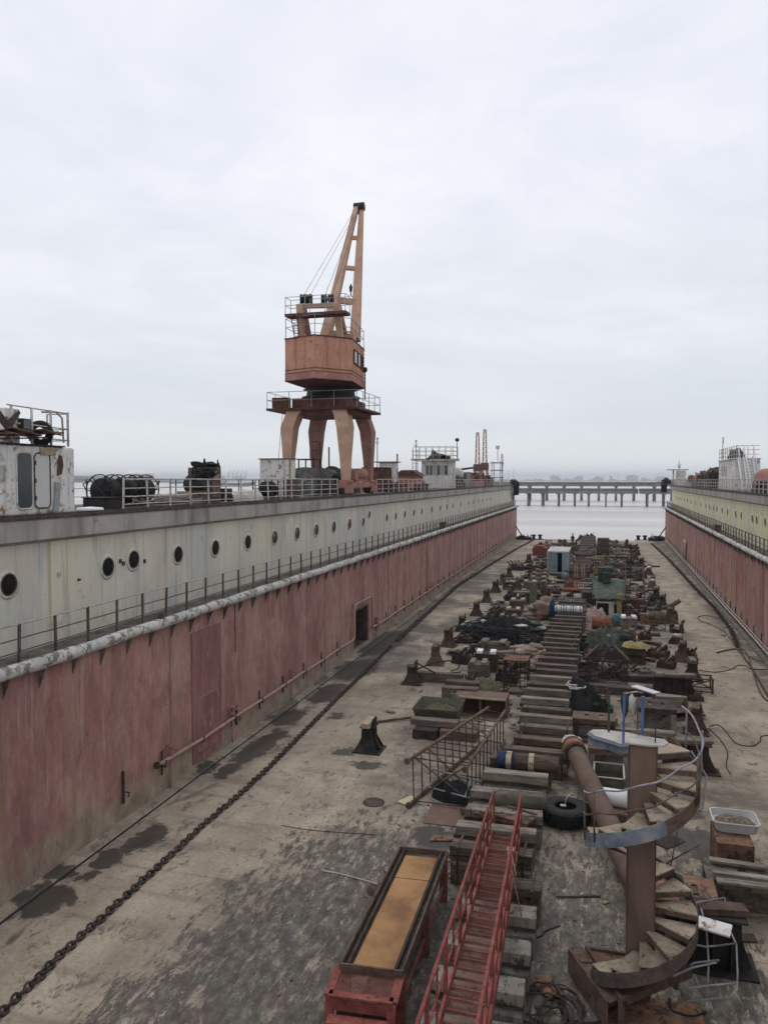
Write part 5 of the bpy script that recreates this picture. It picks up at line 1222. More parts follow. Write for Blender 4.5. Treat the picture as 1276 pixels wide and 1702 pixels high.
t = solo('black_hose', MB().tube([at(690, 1100, .75)-fp(720, 1120)]+[at(x, y_, z)-fp(720, 1120) for x, y_, z in ((700, 1106, .7), (712, 1113, .5), (722, 1118, .5), (728, 1123, .1), (735, 1121, .3), (752, 1118, .3), (765, 1117, .1))], .035, 6), 'rubber', 'black hose drooping over the low beam beside the left dock stand', 'hose', fp(720, 1120))
t = solo('black_hose', MB().tube([at(x, y_, z)-fp(740, 1110) for x, y_, z in ((692, 1113, .6), (712, 1104, .75), (728, 1100, .8), (745, 1098, .75), (758, 1100, .6), (764, 1106, .4), (760, 1112, .2), (750, 1115, .1), (752, 1121, .05), (764, 1122, .05))], .035, 6), 'rubber', 'black hose rising in a wide loop behind the low beam', 'hose', fp(740, 1110))
# ---- lying truss frame
def W3(px, py, z): return at(px, py, z)
tlN, tlF, trN, trF = W3(680, 1263, 1.25), W3(811, 1176, 1.25), W3(774, 1277, 1.25), W3(839, 1181, 1.25)
def dn(v, z=.1): return Vector((v.x, v.y, z))
blN, blF, brN, brF = dn(tlN), dn(tlF), dn(trN), dn(trF)
dv = (tlF-tlN).normalized(); blN2 = W3(682, 1336, .08); brN2 = W3(773, 1347, .12)
t = thing('truss_frame', 'long rusty tubular truss frame lying on the floor left of the keel row', 'truss', dn((tlN+trF)/2, 0))
for a, b_ in ((tlN, tlF), (trN, trF), (blN2, dn(tlF)), (brN2, dn(trF))):
    d_ = (b_-a).normalized(); mb = MB().tube([a-d_*.1, b_], .055, 8); mb.tube([a-d_*.16, a-d_*.1], .1, 10); mb.build('chord', 'rust_mid', t, W=True)
n_ = 11
for (A0, A1, B0, B1) in ((tlN, tlF, blN2, dn(tlF)), (trN, trF, brN2, dn(trF))):
    for i in range(n_):
        f = (i+.4)/n_; MB().tube([A0.lerp(A1, f), B0.lerp(B1, f)], .022, 5).build('upright', 'rust_dark', t, W=True)
for i in range(n_): f = (i+.4)/n_; MB().tube([tlN.lerp(tlF, f), trN.lerp(trF, f)], .02, 5).build('rung', 'rust_dark', t, W=True)
for i in range(0, n_, 2): f = (i+.4)/n_; MB().tube([blN2.lerp(blF, f), brN2.lerp(brF, f)], .02, 5).build('rung', 'rust_dark', t, W=True)
for a, b_ in ((tlN.lerp(tlF, .05), brN2.lerp(brF, .1)), (trN.lerp(trF, .05), blN2.lerp(blF, .1)), (tlN.lerp(tlF, .2), brN2.lerp(brF, .2)), (tlN.lerp(tlF, .7), trN.lerp(trF, .5))):
    MB().tube([a, b_], .03, 6).build('brace', 'rust_mid', t, W=True)
c = fp(760, 1330); t = thing('netting_bundle', 'black netting bundle held in a small pipe frame inside the truss', 'bundle', c)
MB().heap((0, .2, 0), .95, .62, .42, 20, 9, .8, 3, rz=-.35).build('netting', 'black_net', t)
mb = MB()
for s, z in ((-.5, .3), (.45, .5)): mb.tube([(-1.0, s+.55, z), (1.0, s-.15, z)], .03, 6)
mb.tube([(-.9, .1, .3), (-.9, .9, .5)], .03, 6); mb.tube([(.3, -.4, .3), (.35, .5, .5)], .03, 6); mb.build('pipe_frame', 'galv', t)
t = thing('flanged_pipe', 'short rusty pipe with round flanges at the foot of the truss', 'pipe', fp(790, 1345)); 
mb = MB().tube([(-.28, -.5, .12), (.25, .25, .3)], .06, 10).tube([(-.3, -.53, .11), (-.28, -.5, .12)], .12, 12).tube([(.25, .25, .3), (.27, .28, .31)], .12, 12); mb.build('pipe', 'rust_mid', t)
solo('pale_board', MB().box((0, 0, .03), (.35, .62, .04), rz=-.5), 'yellow_board' if 'yellow_board' in MATS else mat('yellow_board', [(.5, .47, .26), (.6, .56, .34)], 3, spots=(.3, .25, .15), amt=.2), 'small pale yellow board under the near end of the truss', 'board', fp(678, 1332))
bx('dark_floor_plate', 'steel plate', 'flat dark steel plate lying in front of the netting bundle', 'rust_brown', 700, 790, 1372, .03, 1.5, 0, .0)
# ---- wire cages
def cage(x0, x1, y, h, dep, label, m='rust_dark', nb=6, roof=None, rb=.022):
    c, wd = ext_(x0, x1, y, 0.); t = thing('wire_cage', label, 'cage', (c.x, c.y, 0))
    mb = MB()
    for x in (-wd/2, wd/2):
        for yy in (0, dep): mb.beam((x, yy, 0), (x, yy, h), .06)
    for z in (.04, h*.5, h):
        for x in (-wd/2, wd/2): mb.beam((x, 0, z), (x, dep, z), .045)
        for yy in (0, dep): mb.beam((-wd/2, yy, z), (wd/2, yy, z), .045)
    mb.beam((-wd/2, 0, h*.5), (wd/2, 0, .05), .03); mb.beam((-wd/2, 0, .05), (wd/2, 0, h*.5), .03)
    mb.build('frame', m, t); mb = MB()
    for i in range(1, nb):
        x = -wd/2+wd*i/nb; mb.tube([(x, dep, 0), (x, dep, h)], rb, 5)
        yy = dep*i/nb; mb.tube([(-wd/2, yy, 0), (-wd/2, yy, h)], rb, 5); mb.tube([(wd/2, yy, 0), (wd/2, yy, h)], rb, 5)
    mb.build('bars', m, t)
    if roof: MB().box((0, dep/2, h+.04), (wd*1.05, dep*1.05, .04), jit=.01).build('top_plate', roof, t)
    return t
cage(836, 876, 1152, 1.5, 1.1, 'tall rusty cage frame with a plate roof beside the tan sacks', 'rust_dark', 5, 'rust_orange')
# house-shaped cage
c, wd = ext_(976, 1038, 1140, 0.); t = thing('lying_cage_frame', 'rusty barred cage frame with two sloping round tubes on top, right of the keel row', 'cage', (c.x, c.y, 0))
mb = MB(); H1 = 1.35; D1 = 2.6
for s in (-1, 1): mb.tube([(s*wd*.60, -.25, H1), (s*wd*.24, D1, H1+.05)], .07, 8)
mb.build('top_tube', 'rust_mid', t)
for s in (-1, 1):
    mb = MB()
    for i in range(10):
        f = i/9; mb.tube([(s*wd*(.54-.3*f), -.1+D1*f, 0), (s*wd*(.56-.3*f), -.1+D1*f, H1)], .025, 5)
    mb.build('side_bars', 'rust_dark', t)
mb = MB()
for i in range(9):
    f = i/8; mb.tube([(-wd*(.56-.3*f), -.1+D1*f, H1), (wd*(.56-.3*f), -.1+D1*f, H1)], .02, 5); mb.tube([(-wd*(.52-.3*f), -.1+D1*f, .05), (wd*(.52-.3*f), -.1+D1*f, .05)], .02, 5)
mb.build('rungs', 'rust_dark', t)
mb = MB().box((0, .6, .5), (wd*.28, .08, .5)); mb.beam((-wd*.4, .3, .3), (wd*.3, .5, 1.0), .05); mb.beam((wd*.4, .1, .1), (-wd*.1, .9, .9), .05); mb.beam((-wd*.38, 1.1, .95), (wd*.36, 1.1, .95), .1); mb.build('cross_brace', 'rust_dark', t)
# ---- heaps and bundles
t = thing('black_net_heap', 'large heap of black nets and hoses left of the keel row', 'net heap', fp(835, 1062)); 
MB().heap((0.1, .5, 0), 2.9, 2.4, 1.0, 60, 12, .6, 2.3).build('netting', 'black_net', t)
tg = tangle((0, .3, .1), 2.3, 1.9, 1.0, 44, .04, 31, 1.6); tg.build('hose_coil', 'rubber', t)
tg = tangle((-1.5, -1.3, .05), 1.5, .8, .25, 8, .04, 33, 1.4); tg.build('hose_loop', 'rubber', t)
for i in range(16):
    a = random.uniform(0, 6.28); q = (2.4*math.cos(a), .3+1.6*math.sin(a)*random.random(), random.uniform(.5, 1.05))
    MB().blob(q, (random.uniform(.15, .4), random.uniform(.12, .3), .1), i, 8, .35).build('plastic_scrap', random.choice(('cloth_pale', 'grey_paint', 'paint_green', 'crane_dark')), t)
def sacks(px, py, n, m, label, sp=(1., .8), seed=1, sz=.42, h=.7, nm='sack_pile', cat='sacks'):
    random.seed(seed); t = thing(nm, label, cat, fp(px, py))
    for i in range(n):
        z = h*(i/n)**.8; k = 1-.6*i/n; MB().blob((random.uniform(-1, 1)*sp[0]*k, random.uniform(-1, 1)*sp[1]*k+.3, .16+z), (sz*random.uniform(.7, 1.15), sz*.6*random.uniform(.7, 1.1), sz*.42), i+seed, 9, .28).build('sack', m, t)
    return t
sacks(876, 1112, 22, 'sack_tan', 'pile of tan-pink sacks beside the rusty cage frame', (1.0, .9), 3, .42, 1.0)
sacks(884, 1026, 6, 'sack_tan', 'three slumped tan sacks left of the big tan bundle', (.5, .4), 7, .5, .6)
t = thing('canvas_roll', 'big tan and orange canvas bundle leaning by the blue cloth', 'canvas bundle', fp(908, 1030)); MB().blob((0, .3, .75), (.85, .65, .75), 5, 16, .3).build('canvas', 'sack_tan', t); MB().blob((-.3, -.25, .35), (.55, .3, .3), 9, 10, .3).build('orange_fold', 'rust_orange', t)
solo('blue_cloth', MB().blob((0, 0, .75), (.28, .32, .8), 6, 12, .25), 'blue_dark', 'dark blue cloth hanging right of the big tan bundle', 'cloth', fp(919, 1034))
t = thing('mixed_rag_heap', 'grey, green and pink rag and net heap behind the white rolls', 'rag heap', fp(950, 1020)); MB().heap((0, .8, 0), 1.9, 1.6, .85, 26, 15, .8, 2.).build('cloth', 'grey_tarp', t)
for i, mm in enumerate(('cloth_pink', 'cloth_pale', 'tarp_green', 'crane_dark', 'cloth_pale', 'cloth_pink', 'tarp_green', 'grey_paint')): MB().blob((random.uniform(-1.2, 1.2), random.uniform(0, 1.4), random.uniform(.6, .85)), (random.uniform(.25, .5), .3, .15), i, 8, .4).build('rag', mm, t)
tangle((0, .6, .5), 1.3, .9, .5, 8, .03, 44).build('rope', 'rope', t)
c, wd = ext_(920, 968, 1024, .7); t = thing('foam_roll_bundle', 'row of strapped white foam rolls lying on a keel block', 'foam rolls', (c.x, c.y, .9))
for i in range(3):
    x = -wd/2+wd*(i+.5)/3; MB().lathe([(.02, -wd*.14), (.22, -wd*.15), (.24, -wd*.1), (.24, wd*.1), (.22, wd*.15), (.02, wd*.14)], c=(x, .2, .24), n=14, axis='X').build('roll', 'white_clean', t)
    mb = MB()
    for s in (-.08, .08): mb.lathe([(.245, -.02), (.252, 0), (.245, .02)], c=(x+wd*s, .2, .24), n=14, axis='X')
    mb.build('strap', 'machine_black', t)
solo('pale_tarp', MB().heap((0, 0, 0), 1.0, .8, .8, 18, 19, .7, 2), 'cloth_pink', 'pinkish pale tarpaulin right of the white foam rolls', 'tarp', fp(985, 1032))
def drum(px, py, m, label, r=.3, l=.9, axis='X', band=None, rz=0., z=0.):
    q = fp(px, py); q.z = z; t = thing('drum_barrel', label, 'drum', q, rz)
    prof = [(.02, -l/2), (r*.93, -l/2), (r, -l/2+.03), (r, -l*.18), (r*1.04, -l*.16), (r, -l*.14), (r, l*.14), (r*1.04, l*.16), (r, l*.18), (r, l/2-.03), (r*.93, l/2), (.02, l/2)]
    MB().lathe(prof, c=(0, 0, r if axis != 'Z' else l/2), n=20, axis=axis).build('shell', m, t)
    if band:
        for f in (-.33, .33): MB().lathe([(r*1.005, -.06), (r*1.012, 0), (r*1.005, .06)], c=(l*f, 0, r), n=20, axis=axis).build('band', band, t)
    return t
drum(999, 1045, 'orange_paint', 'orange drum lying on its side left of the cyan drum', .42, 1.25)
drum(1024, 1040, 'cyan_paint', 'pale cyan drum with a dark blue end beside the orange drum', .40, .65, 'Y')
drum(1060, 952, 'grey_paint', 'rusty grey barrel beside the right row of dock stands', .4, 1.1)
drum(1091, 1036, 'moss', 'mossy green barrel in a low cradle near the right dock stands', .42, 1.1)
drum(1106, 1033, 'white_clean', 'small white canister tilted against the mossy barrel', .2, .5, 'Z')
bx('rusty_crate', 'crate', 'orange-brown rusty crate between the white-capped block and the mossy barrel', 'rust_orange', 1064, 1078, 1021, .7, .7)
bx('purple_crate', 'crate', 'purplish bin in front of the green stair', 'timber_red', 1063, 1074, 1008, .8, .7)
random.seed(51)
def junk(px, py, label, m1='rust_dark', m2='rust_mid', w_=.8, h_=.8, n=9, name='scrap_cluster'):
    t = thing(name, label, 'scrap', fp(px, py)); mb = MB(); mb.box((0, .3, h_*.22), (w_*1.1, w_*.8, h_*.44), jit=.03)
    for i in range(n): a = random.uniform(-.45, .45)*w_, random.uniform(0, .6)*w_, random.uniform(.2, .5)*h_; mb.beam(a, (a[0]+random.uniform(-.3, .3)*w_, a[1]+random.uniform(-.2, .2), a[2]+random.uniform(.2, .6)*h_), random.uniform(.04, .12))
    mb.build('bars', m1, t); mb = MB()
    for i in range(4): mb.blob((random.uniform(-.4, .4)*w_, random.uniform(0, .5)*w_, h_*random.uniform(.35, .6)), (.2*w_, .17*w_, .14*h_), i+px, 8, .35)
    mb.build('lump', m2, t); return t
J = [(1124, 1052, 'weed-grown scrap on the right row above the bent pipe', 'moss', 'rust_dark', .8, .8), (1140, 1096, 'spiky rusted scrap on a right-row block', 'rust_mid', 'moss', 1.0, .7), (1004, 1056, 'small rusted scrap pile in front of the orange drum', 'rust_mid', 'rust_dark', .8, .7),
     (1060, 1132, 'rusted winch parts right of the barred cage', 'rust_dark', 'concrete_mud', 1.6, .7), (857, 948, 'rusty square machine frame in the left row', 'rust_dark', 'rust_mid', 1.5, 1.1), (897, 952, 'rusted scrap strip left of the container door', 'rust_dark', 'crane_dark', 1.6, .5),
     (905, 940, 'rusted brackets beside the container wall', 'rust_mid', 'rust_dark', 1.1, .8), (880, 982, 'dark scrap behind the double-capped block', 'timber_red', 'rust_dark', 1.3, .5), (1035, 960, 'dark scrap pile behind the green stair', 'rust_dark', 'timber_red', 2.2, .8),
     (1030, 935, 'rusted frame in front of the pale wire basket', 'rust_mid', 'rust_dark', 1.6, .6), (1048, 940, 'round rusty reel beside the right dock stands', 'machine_black', 'rust_dark', .9, .9), (925, 1000, 'low scrap strip in front of the red walkway', 'rust_dark', 'timber_brown', 2.0, .35),
     (1115, 1030, 'bent rusty pipe lump on the right row', 'rust_mid', 'rust_dark', .8, .9), (870, 897, 'black rope lump at the far left floor corner', 'machine_black', 'rubber', 2.2, 1.0), (1092, 899, 'black rope lump at the far right floor corner', 'machine_black', 'rubber', 2.6, 1.1),
     (970, 897, 'dark fender lump at the far end of the keel row', 'paint_green', 'rubber', 1.6, 1.0), (980, 896, 'round black fender lump at the far end of the keel row', 'machine_black', 'rubber', 1.3, 1.2),
     (1026, 915, 'bright red pump wreck near the far end', 'orange_paint', 'red_steel', 1.9, .9), (958, 912, 'dark scrap beside the two people', 'machine_black', 'tarp_green', 1.6, .6), (1000, 1190, 'dark parts between the low slotted table and the blue posts', 'machine_black', 'rust_dark', .8, .8)]
for a in J: junk(a[0], a[1], a[2], a[3], a[4], a[5], a[6])
solo('bent_pipe_piece', MB().tube([(-.6, 0, .9), (0, 0, 1.1), (.6, .1, 1.5)], .16, 8), 'rust_mid', 'short thick pipe sticking up to the right over the right row', 'pipe', fp(1114, 1033))
solo('black_strip', MB().box((0, 0, .05), (.35, 2.3, .08), rz=-.55), 'machine_black', 'black rubber strip on the floor left of the container', 'strip', fp(871, 959))
solo('upright_plank', MB().box((0, .1, .8), (.55, .08, 1.9), rx=-.35), 'moss', 'yellow-green mossy plank leaning beside the trestle', 'plank', fp(885, 1006), bevel=.01)
# ---- container
c, wd = ext_(909, 944, 955, 0.); t = thing('shipping_container', 'small pale blue shipping container with its door ajar', 'container', (c.x, c.y, .12)); w_ = wd; hC = 2.3; dC = 5.6
mb = MB().b0(-w_/2, w_/2, dC-.05, dC, 0, hC).b0(-w_/2, w_/2, 0, dC, 0, .06)
for s in (-1, 1):
    n_ = 28
    for i in range(n_): y0 = dC*i/n_; mb.b0(s*w_/2-.02+(.03*s if i % 2 else 0), s*w_/2+.02+(.03*s if i % 2 else 0), y0, y0+dC/n_, 0, hC)
mb.build('body', 'container_blue', t); mb = MB().b0(-w_/2-.03, w_/2+.03, -.03, dC+.02, hC, hC+.05)
for i in range(14): mb.b0(-w_/2+.05, w_/2-.05, .15+i*.39, .3+i*.39, hC+.05, hC+.075)
mb.build('roof', 'white_paint', t)
mb = MB()
for x in (-w_/2, w_/2): mb.b0(x-.06, x+.06, -.05, .06, 0, hC)
mb.b0(-w_/2, w_/2, -.05, .06, hC-.12, hC); mb.b0(-w_/2, w_/2, -.05, .06, 0, .12); mb.build('frame', 'container_blue', t)
for (xa, xb, nm) in ((-w_/2+.06, -.05, 'left'), (.42, w_/2-.06, 'right')):
    mb = MB().b0(xa, xb, -.04, 0, .12, hC-.12)
    for k_ in range(5): mb.b0(xa+.03, xb-.03, -.06, -.04, .25+k_*.42, .5+k_*.42)
    d_ = mb.build('door', 'container_blue', t); mb = MB()
    for f in (.3, .7): mb.tube([(xa+(xb-xa)*f, -.08, .14), (xa+(xb-xa)*f, -.08, hC-.14)], .018, 5)
    mb.build('lock_bar', 'galv', d_)
MB().b0(-.04, .41, .6, .62, .12, hC-.12).build('dark_interior', 'void_dark', t)
# ---- other middle-distance pieces
c, wd = ext_(884, 908, 924, 0.); t = thing('red_tank_house', 'dark red steel box with a sloped lid left of the container', 'steel box', (c.x, c.y, 0)); MB().b0(-wd/2, wd/2, 0, 1.8, 0, .95).build('body', 'red_steel', t, bevel=.02)
MB().ext([(-wd/2-.05, .95), (wd/2+.05, .95), (wd*.2, 1.3), (-wd*.2, 1.3)], (0, -.05, 0), (1, 0, 0), (0, 0, 1), (0, 1.9, 0)).build('lid', 'red_steel', t)
solo('rusty_skiff', MB().heap((0, 0, 0), 1.6, 1.0, .5, 14, 3, .4), 'rust_mid', 'rust-brown tarped lump behind the dark red steel box', 'lump', fp(903, 909))
c, wd = ext_(990, 1012, 926, 0.); t = thing('rusty_hopper', 'tall rusty brown hopper on legs beside the far keel row', 'hopper', (c.x, c.y, 0)); MB().b0(-wd/2, wd/2, 0, 1.7, .7, 1.35).build('lower_bin', 'rust_mid', t); MB().b0(-wd*.42, wd*.46, .2, 1.6, 1.4, 2.4, jit=.05).build('upper_bin', 'rust_mid', t)
for x in (-wd*.4, wd*.4):
    for yy in (.1, 1.6): MB().b0(x-.1, x+.1, yy-.1, yy+.1, 0, .7).build('leg', 'rust_dark', t)
c = fp(1031, 925); t = thing('wire_basket', 'pale round wire basket near the far right floor', 'basket', c); mb = MB()
for z, r_ in ((.1, .6), (.5, .85), (.95, 1.05)): mb.tube([Vector((r_*math.cos(a), r_*math.sin(a), z)) for a in [2*math.pi*i/20 for i in range(20)]], .035, 5, closed=True)
for i in range(12): a = 2*math.pi*i/12; mb.tube([(.6*math.cos(a), .6*math.sin(a), .1), (1.05*math.cos(a), 1.05*math.sin(a), .95)], .03, 4)
mb.build('wires', 'rail_pale', t)
c, wd = ext_(949, 976, 964, 0.); t = thing('slatted_pallet', 'tan and orange slatted pallet standing upright by the keel row', 'pallet', (c.x, c.y, 0)); 
for i in range(7): x = -wd/2+wd*(i+.5)/7; MB().box((x, 0, .95), (wd*.075, .05, 1.25), jit=.01).build('slat', 'timber_pale' if i % 3 else 'rust_orange', t)
MB().b0(-wd/2, wd/2, .05, .15, .3, .42).b0(-wd/2, wd/2, .05, .15, 1.4, 1.5).b0(-wd/2, wd/2, -.1, .9, .22, .3).build('rail', 'rust_orange', t)
c, wd = ext_(986, 1003, 958, 0.); t = thing('yellow_trestle', 'worn yellow steel trestle with a mesh panel behind the green shelter', 'trestle', (c.x, c.y, 0)); mb = MB()
for x in (-wd/2, wd/2): mb.beam((x, 0, 0), (x*.8, .7, 2.3), .08); mb.beam((x, 1.4, 0), (x*.8, .7, 2.3), .08)
for z in (.6, 1.2, 1.8): mb.beam((-wd/2, .15, z), (wd/2, .15, z), .06)
mb.build('frame', 'yellow_paint', t); MB().box((0, .1, .65), (wd*.9, .04, .9)).build('panel', 'yellow_paint', t)
c, wd = ext_(937, 966, 990, .5); t = thing('red_walkway_piece', 'red gridded walkway piece with railings lying across the keel row', 'walkway', (c.x, c.y, .9))
MB().b0(-wd/2, wd/2, 0, 1.6, 0, .08).build('deck_plate', 'red_steel', t); mb = MB()
for i in range(9):
    x = -wd/2+wd*i/8; mb.tube([(x, 0, .08), (x, 0, .8)], .02, 4); mb.tube([(x, 1.6, .08), (x, 1.6, .8)], .02, 4)
for yy in (0, 1.6):
    for z in (.4, .8): mb.tube([(-wd/2, yy, z), (wd/2, yy, z)], .025, 4)
mb.b0(-wd/2, -wd/2+.03, 0, 1.6, .78, .82)
mb.build('railing', 'red_steel', t)
for i, (a, m_) in enumerate((((966, 1006, 970), 'timber_grey'), ((972, 1010, 963), 'tarp_green'), ((962, 1012, 979), 'timber_grey'))):
    bx('wide_board', 'board', ('pale wide board stacked left of the green tower', 'green painted board at the back of the board stack', 'longest grey board in front of the green tower')[i], m_, a[0], a[1], a[2], 1.75-.1*i, .7, 1.65-.1*i)
bx('dark_crate', 'crate', 'dark crate under the wide boards left of the green tower', 'rust_dark', 966, 1006, 985, 1.45, 2.2)
# green work shelter
c, wd = ext_(990, 1036, 1026, 0.); t = thing('green_work_shelter', 'green work shelter with dark tarp canopy, pale panels and a green box tower', 'shelter', (c.x, c.y, 0))
MB().b0(-wd/2, wd*.15, 0, 1.8, 0, 1.15, jit=.02).build('pale_panel', 'cloth_pale', t); MB().b0(-wd*.47, -wd*.05, -.02, 0, .15, 1.0).build('torn_opening', 'void_dark', t)
MB().b0(wd*.24, wd*.42, 0, .3, 0, 1.7).build('post', 'yellow_paint', t)
mb = MB(); nn = 14
for i in range(nn+1):
    for j in range(9):
        x = -wd*.66+wd*1.25*i/nn; yy = -.15+2.4*j/8; z = 1.35+.9*(j/8)+.16*mn.noise(Vector((x*1.6, yy*2, 3)))-(.12 if i in (0, nn) else 0)
        mb.v.append(Vector((x, yy, z)))
for i in range(nn):
    for j in range(8): a = i*9+j; mb.f.append((a, a+9, a+10, a+1)); mb.sm.append(True)
cn = mb.build('canopy', 'tarp_green', t); sd_ = cn.modifiers.new('s', 'SOLIDIFY'); sd_.thickness = .03
MB().b0(-wd*.68, wd*.6, 2.2, 4.2, 1.6, 2.15).build('green_deck', 'paint_green', t, bevel=.02); MB().b0(-wd*.28, wd*.0, 2.0, 2.6, 2.2, 3.0).build('box_tower', 'paint_green', t, bevel=.02)
MB().b0(-wd*.46, wd*.02, 2.7, 3.5, 2.16, 3.3).build('box_tower', 'paint_green', t, bevel=.02); MB().b0(wd*.1, wd*.55, 2.3, 4.0, 2.16, 2.3).build('pale_sheet', 'tarp_green', t)
for x in (-wd*.6, wd*.55):
    for yy in (.2, 4.0): MB().b0(x-.07, x+.07, yy-.07, yy+.07, 0, 1.6).build('leg', 'rust_dark', t)
c, wd = ext_(1040, 1072, 1012, 0.); t = thing('steel_stair', 'rusty steel stair with tall railings descending right of the green shelter', 'stair', (c.x, c.y, 0))
mb = MB()
for i in range(9): mb.b0(-wd*.5, wd*.1, .3+i*.32, .55+i*.32, .9+.0*i+.13*(i), .93+.13*i)
mb.build('tread', 'rust_mid', t); mb = MB()
for s in (-wd*.5, wd*.45):
    mb.beam((s, .1, .75), (s, 3.4, 2.0), .1); mb.tube([(s, .1, 1.75), (s, 3.4, 3.0)], .035, 5); mb.tube([(s, .1, 1.3), (s, 3.4, 2.5)], .025, 5)
    for i in range(6): mb.tube([(s, .1+i*.66, .8+i*.25), (s, .1+i*.66, 1.75+i*.25)], .03, 5)
mb.build('railing', 'rail_dark', t); MB().b0(-wd*.55, wd*.5, -.1, 1.0, 0, .72).build('base_box', 'crane_dark', t)
# two people at the far end
def person(px, py, h, label, bend=0., rz=0.):
    import bmesh
    t = thing('person', label, 'person', fp(px, py), rz); me = bpy.data.meshes.new('body'); s = h/1.75; b = bend
    hx = .0; sh = Vector((0, -.55*math.sin(b), .95+.5*math.cos(b)))
    hd = sh+Vector((0, -.2*math.sin(b), .12+.1*math.cos(b)))
    V = [(0, 0, .95), sh*1.0, hd, hd+Vector((0, -.04, .17)), (-.1, .0, .9), (-.13, -.03, .48), (-.13, .05, .06), (-.13, -.12, .03), (.1, 0, .9), (.14, .02, .48), (.15, .08, .06), (.15, -.1, .03),
         sh+Vector((-.2, 0, -.02)), sh+Vector((-.25, -.1, -.3)), sh+Vector((-.2, -.3, -.5)), sh+Vector((.2, 0, -.02)), sh+Vector((.26, -.05, -.3)), sh+Vector((.22, -.25, -.52)), Vector((0, 0, .95)).lerp(sh, .5)]
    E = [(0, 18), (18, 1), (1, 2), (2, 3), (0, 4), (4, 5), (5, 6), (6, 7), (0, 8), (8, 9), (9, 10), (10, 11), (1, 12), (12, 13), (13, 14), (1, 15), (15, 16), (16, 17)]
    r_ = [.15, .15, .07, .1, .1, .075, .05, .045, .1, .075, .05, .045, .075, .055, .04, .075, .055, .04, .15]
    me.from_pydata([tuple(Vector(v)*s) for v in V], E, []); o = bpy.data.objects.new('body', me); col.objects.link(o); o.parent = t
    sk = o.modifiers.new('skin', 'SKIN'); me.skin_vertices[0].data[0].use_root = True
    for i, q in enumerate(r_): me.skin_vertices[0].data[i].radius = (q*s, q*s*.85)
    o.modifiers.new('sub', 'SUBSURF').levels = 1; o.modifiers['sub'].render_levels = 2; me.materials.append(MATS['cloth_dark'])
    MB().lathe([(.01, .13), (.1, .09), (.125, .0), (.12, -.03), (.01, -.03)], c=(hd+Vector((0, -.03, .2)))*s, n=14).build('cap', 'machine_black', t)
    MB().blob((hd+Vector((0, -.09, .12)))*s, (.07, .05, .09), 1, 8, .05).build('face', 'skin', t); return t
person(951, 908, 1.74, 'person in dark work clothes standing at the far end of the floor', .06)
person(957, 909, 1.7, 'person in dark clothes bending over beside the standing person', .85, R(60))
def bollard(px, py, label):
    t = thing('bollard', label, 'bollard', fp(px, py)); MB().lathe([(.02, 0), (.42, 0), (.3, .1), (.24, .3), (.24, .55), (.36, .62), (.38, .75), (.3, .82), (.02, .84)], n=16).build('post', 'machine_black', t); MB().b0(-.6, .6, -.5, .5, 0, .06).build('base_plate', 'rust_dark', t)
for px, py, lb in ((886.5, 896.5, 'left bollard of the far left pair at the floor edge'), (897, 896.5, 'right bollard of the far left pair at the floor edge'), (1060, 898, 'left bollard of the far right pair at the floor edge'), (1071, 898, 'right bollard of the far right pair at the floor edge')): bollard(px, py, lb)
for sx, q, lb in ((1, QL(.0, 131.5, 2.2), 'diagonal mooring strut at the far end of the left wall'), (-1, QR(.0, 131.5, 2.4), 'diagonal mooring strut at the far end of the right wall')):
    solo('mooring_strut', MB().tube([(0, 0, 0), (sx*1.3, 0, -2.1)], .1, 6), 'rust_dark', lb, 'strut', q)
bx('low_sheet', 'steel sheet', 'flat dark sheet on the floor behind the container roof', 'rust_dark', 917, 930, 909, .12, 1.2)
bx('green_net_mat', 'net', 'pale green net spread on the floor in front of the container', 'tarp_green', 918, 940, 975, .06, 3.0, 0)
solo('cyan_buoy', MB().blob((0, 0, .38), (.4, .4, .38), 2, 12, .08), 'cyan_paint', 'round cyan buoy in front of the container door', 'buoy', fp(939, 964))
c, wd = ext_(1003, 1018, 948, .5); bx('blue_tub', 'tub', 'dark blue tub right of the yellow trestle', 'blue_dark', 1003, 1018, 945, .7, 1.4)
solo('long_dark_pipe', MB().tube([(-3, 0, .8), (3.4, -.2, .8)], .09, 8), 'rust_dark', 'long dark pipe lying level across stands near the far right', 'pipe', fp(1040, 952))
solo('thin_post', MB().beam((0, 0, 0), (0, 0, 1.9), .12), 'rust_dark', 'thin dark post rising behind the green stair', 'post', fp(1047, 968))
# black trough + green tarp heap + timber stack
c, wd = ext_(958, 996, 1069, .5); t = thing('black_trough', 'black open trough right of the keel row in front of the green tarp heap', 'trough', (c.x, c.y, 0)); MB().b0(-wd/2, wd/2, 0, .06, 0, .5).b0(-wd/2, wd/2, 1.2, 1.26, 0, .5).b0(-wd/2, -wd/2+.06, .06, 1.2, 0, .5).b0(wd/2-.06, wd/2, .06, 1.2, 0, .5).b0(-wd/2, wd/2, 0, 1.2, 0, .05).build('shell', 'machine_black', t)
t = thing('green_tarp_heap', 'dark green and grey tarp heap behind the barred cage', 'tarp heap', fp(1012, 1085)); MB().heap((0, .6, 0), 1.5, 1.3, 1.15, 24, 22, .7, 2).build('tarp', 'tarp_green', t)
MB().blob((-.2, .2, .9), (.3, .25, .2), 3, 8, .4).build('grey_patch', 'grey_paint', t); MB().blob((.8, .3, .7), (.5, .4, .3), 4, 8, .4).build('dark_patch', 'black_net', t)
for i, (z, m_) in enumerate(((.5, 'timber_brown'), (1.0, 'timber_moss'))): bx('timber_stack_block', 'timber', ('lower big squared timber right of the green tarp heap', 'upper big squared timber under the yellow-brown sheet')[i], m_, 1034+2*i, 1072-1*i, 1089-14*i, z, 1.0, z-.48, .02, .02)
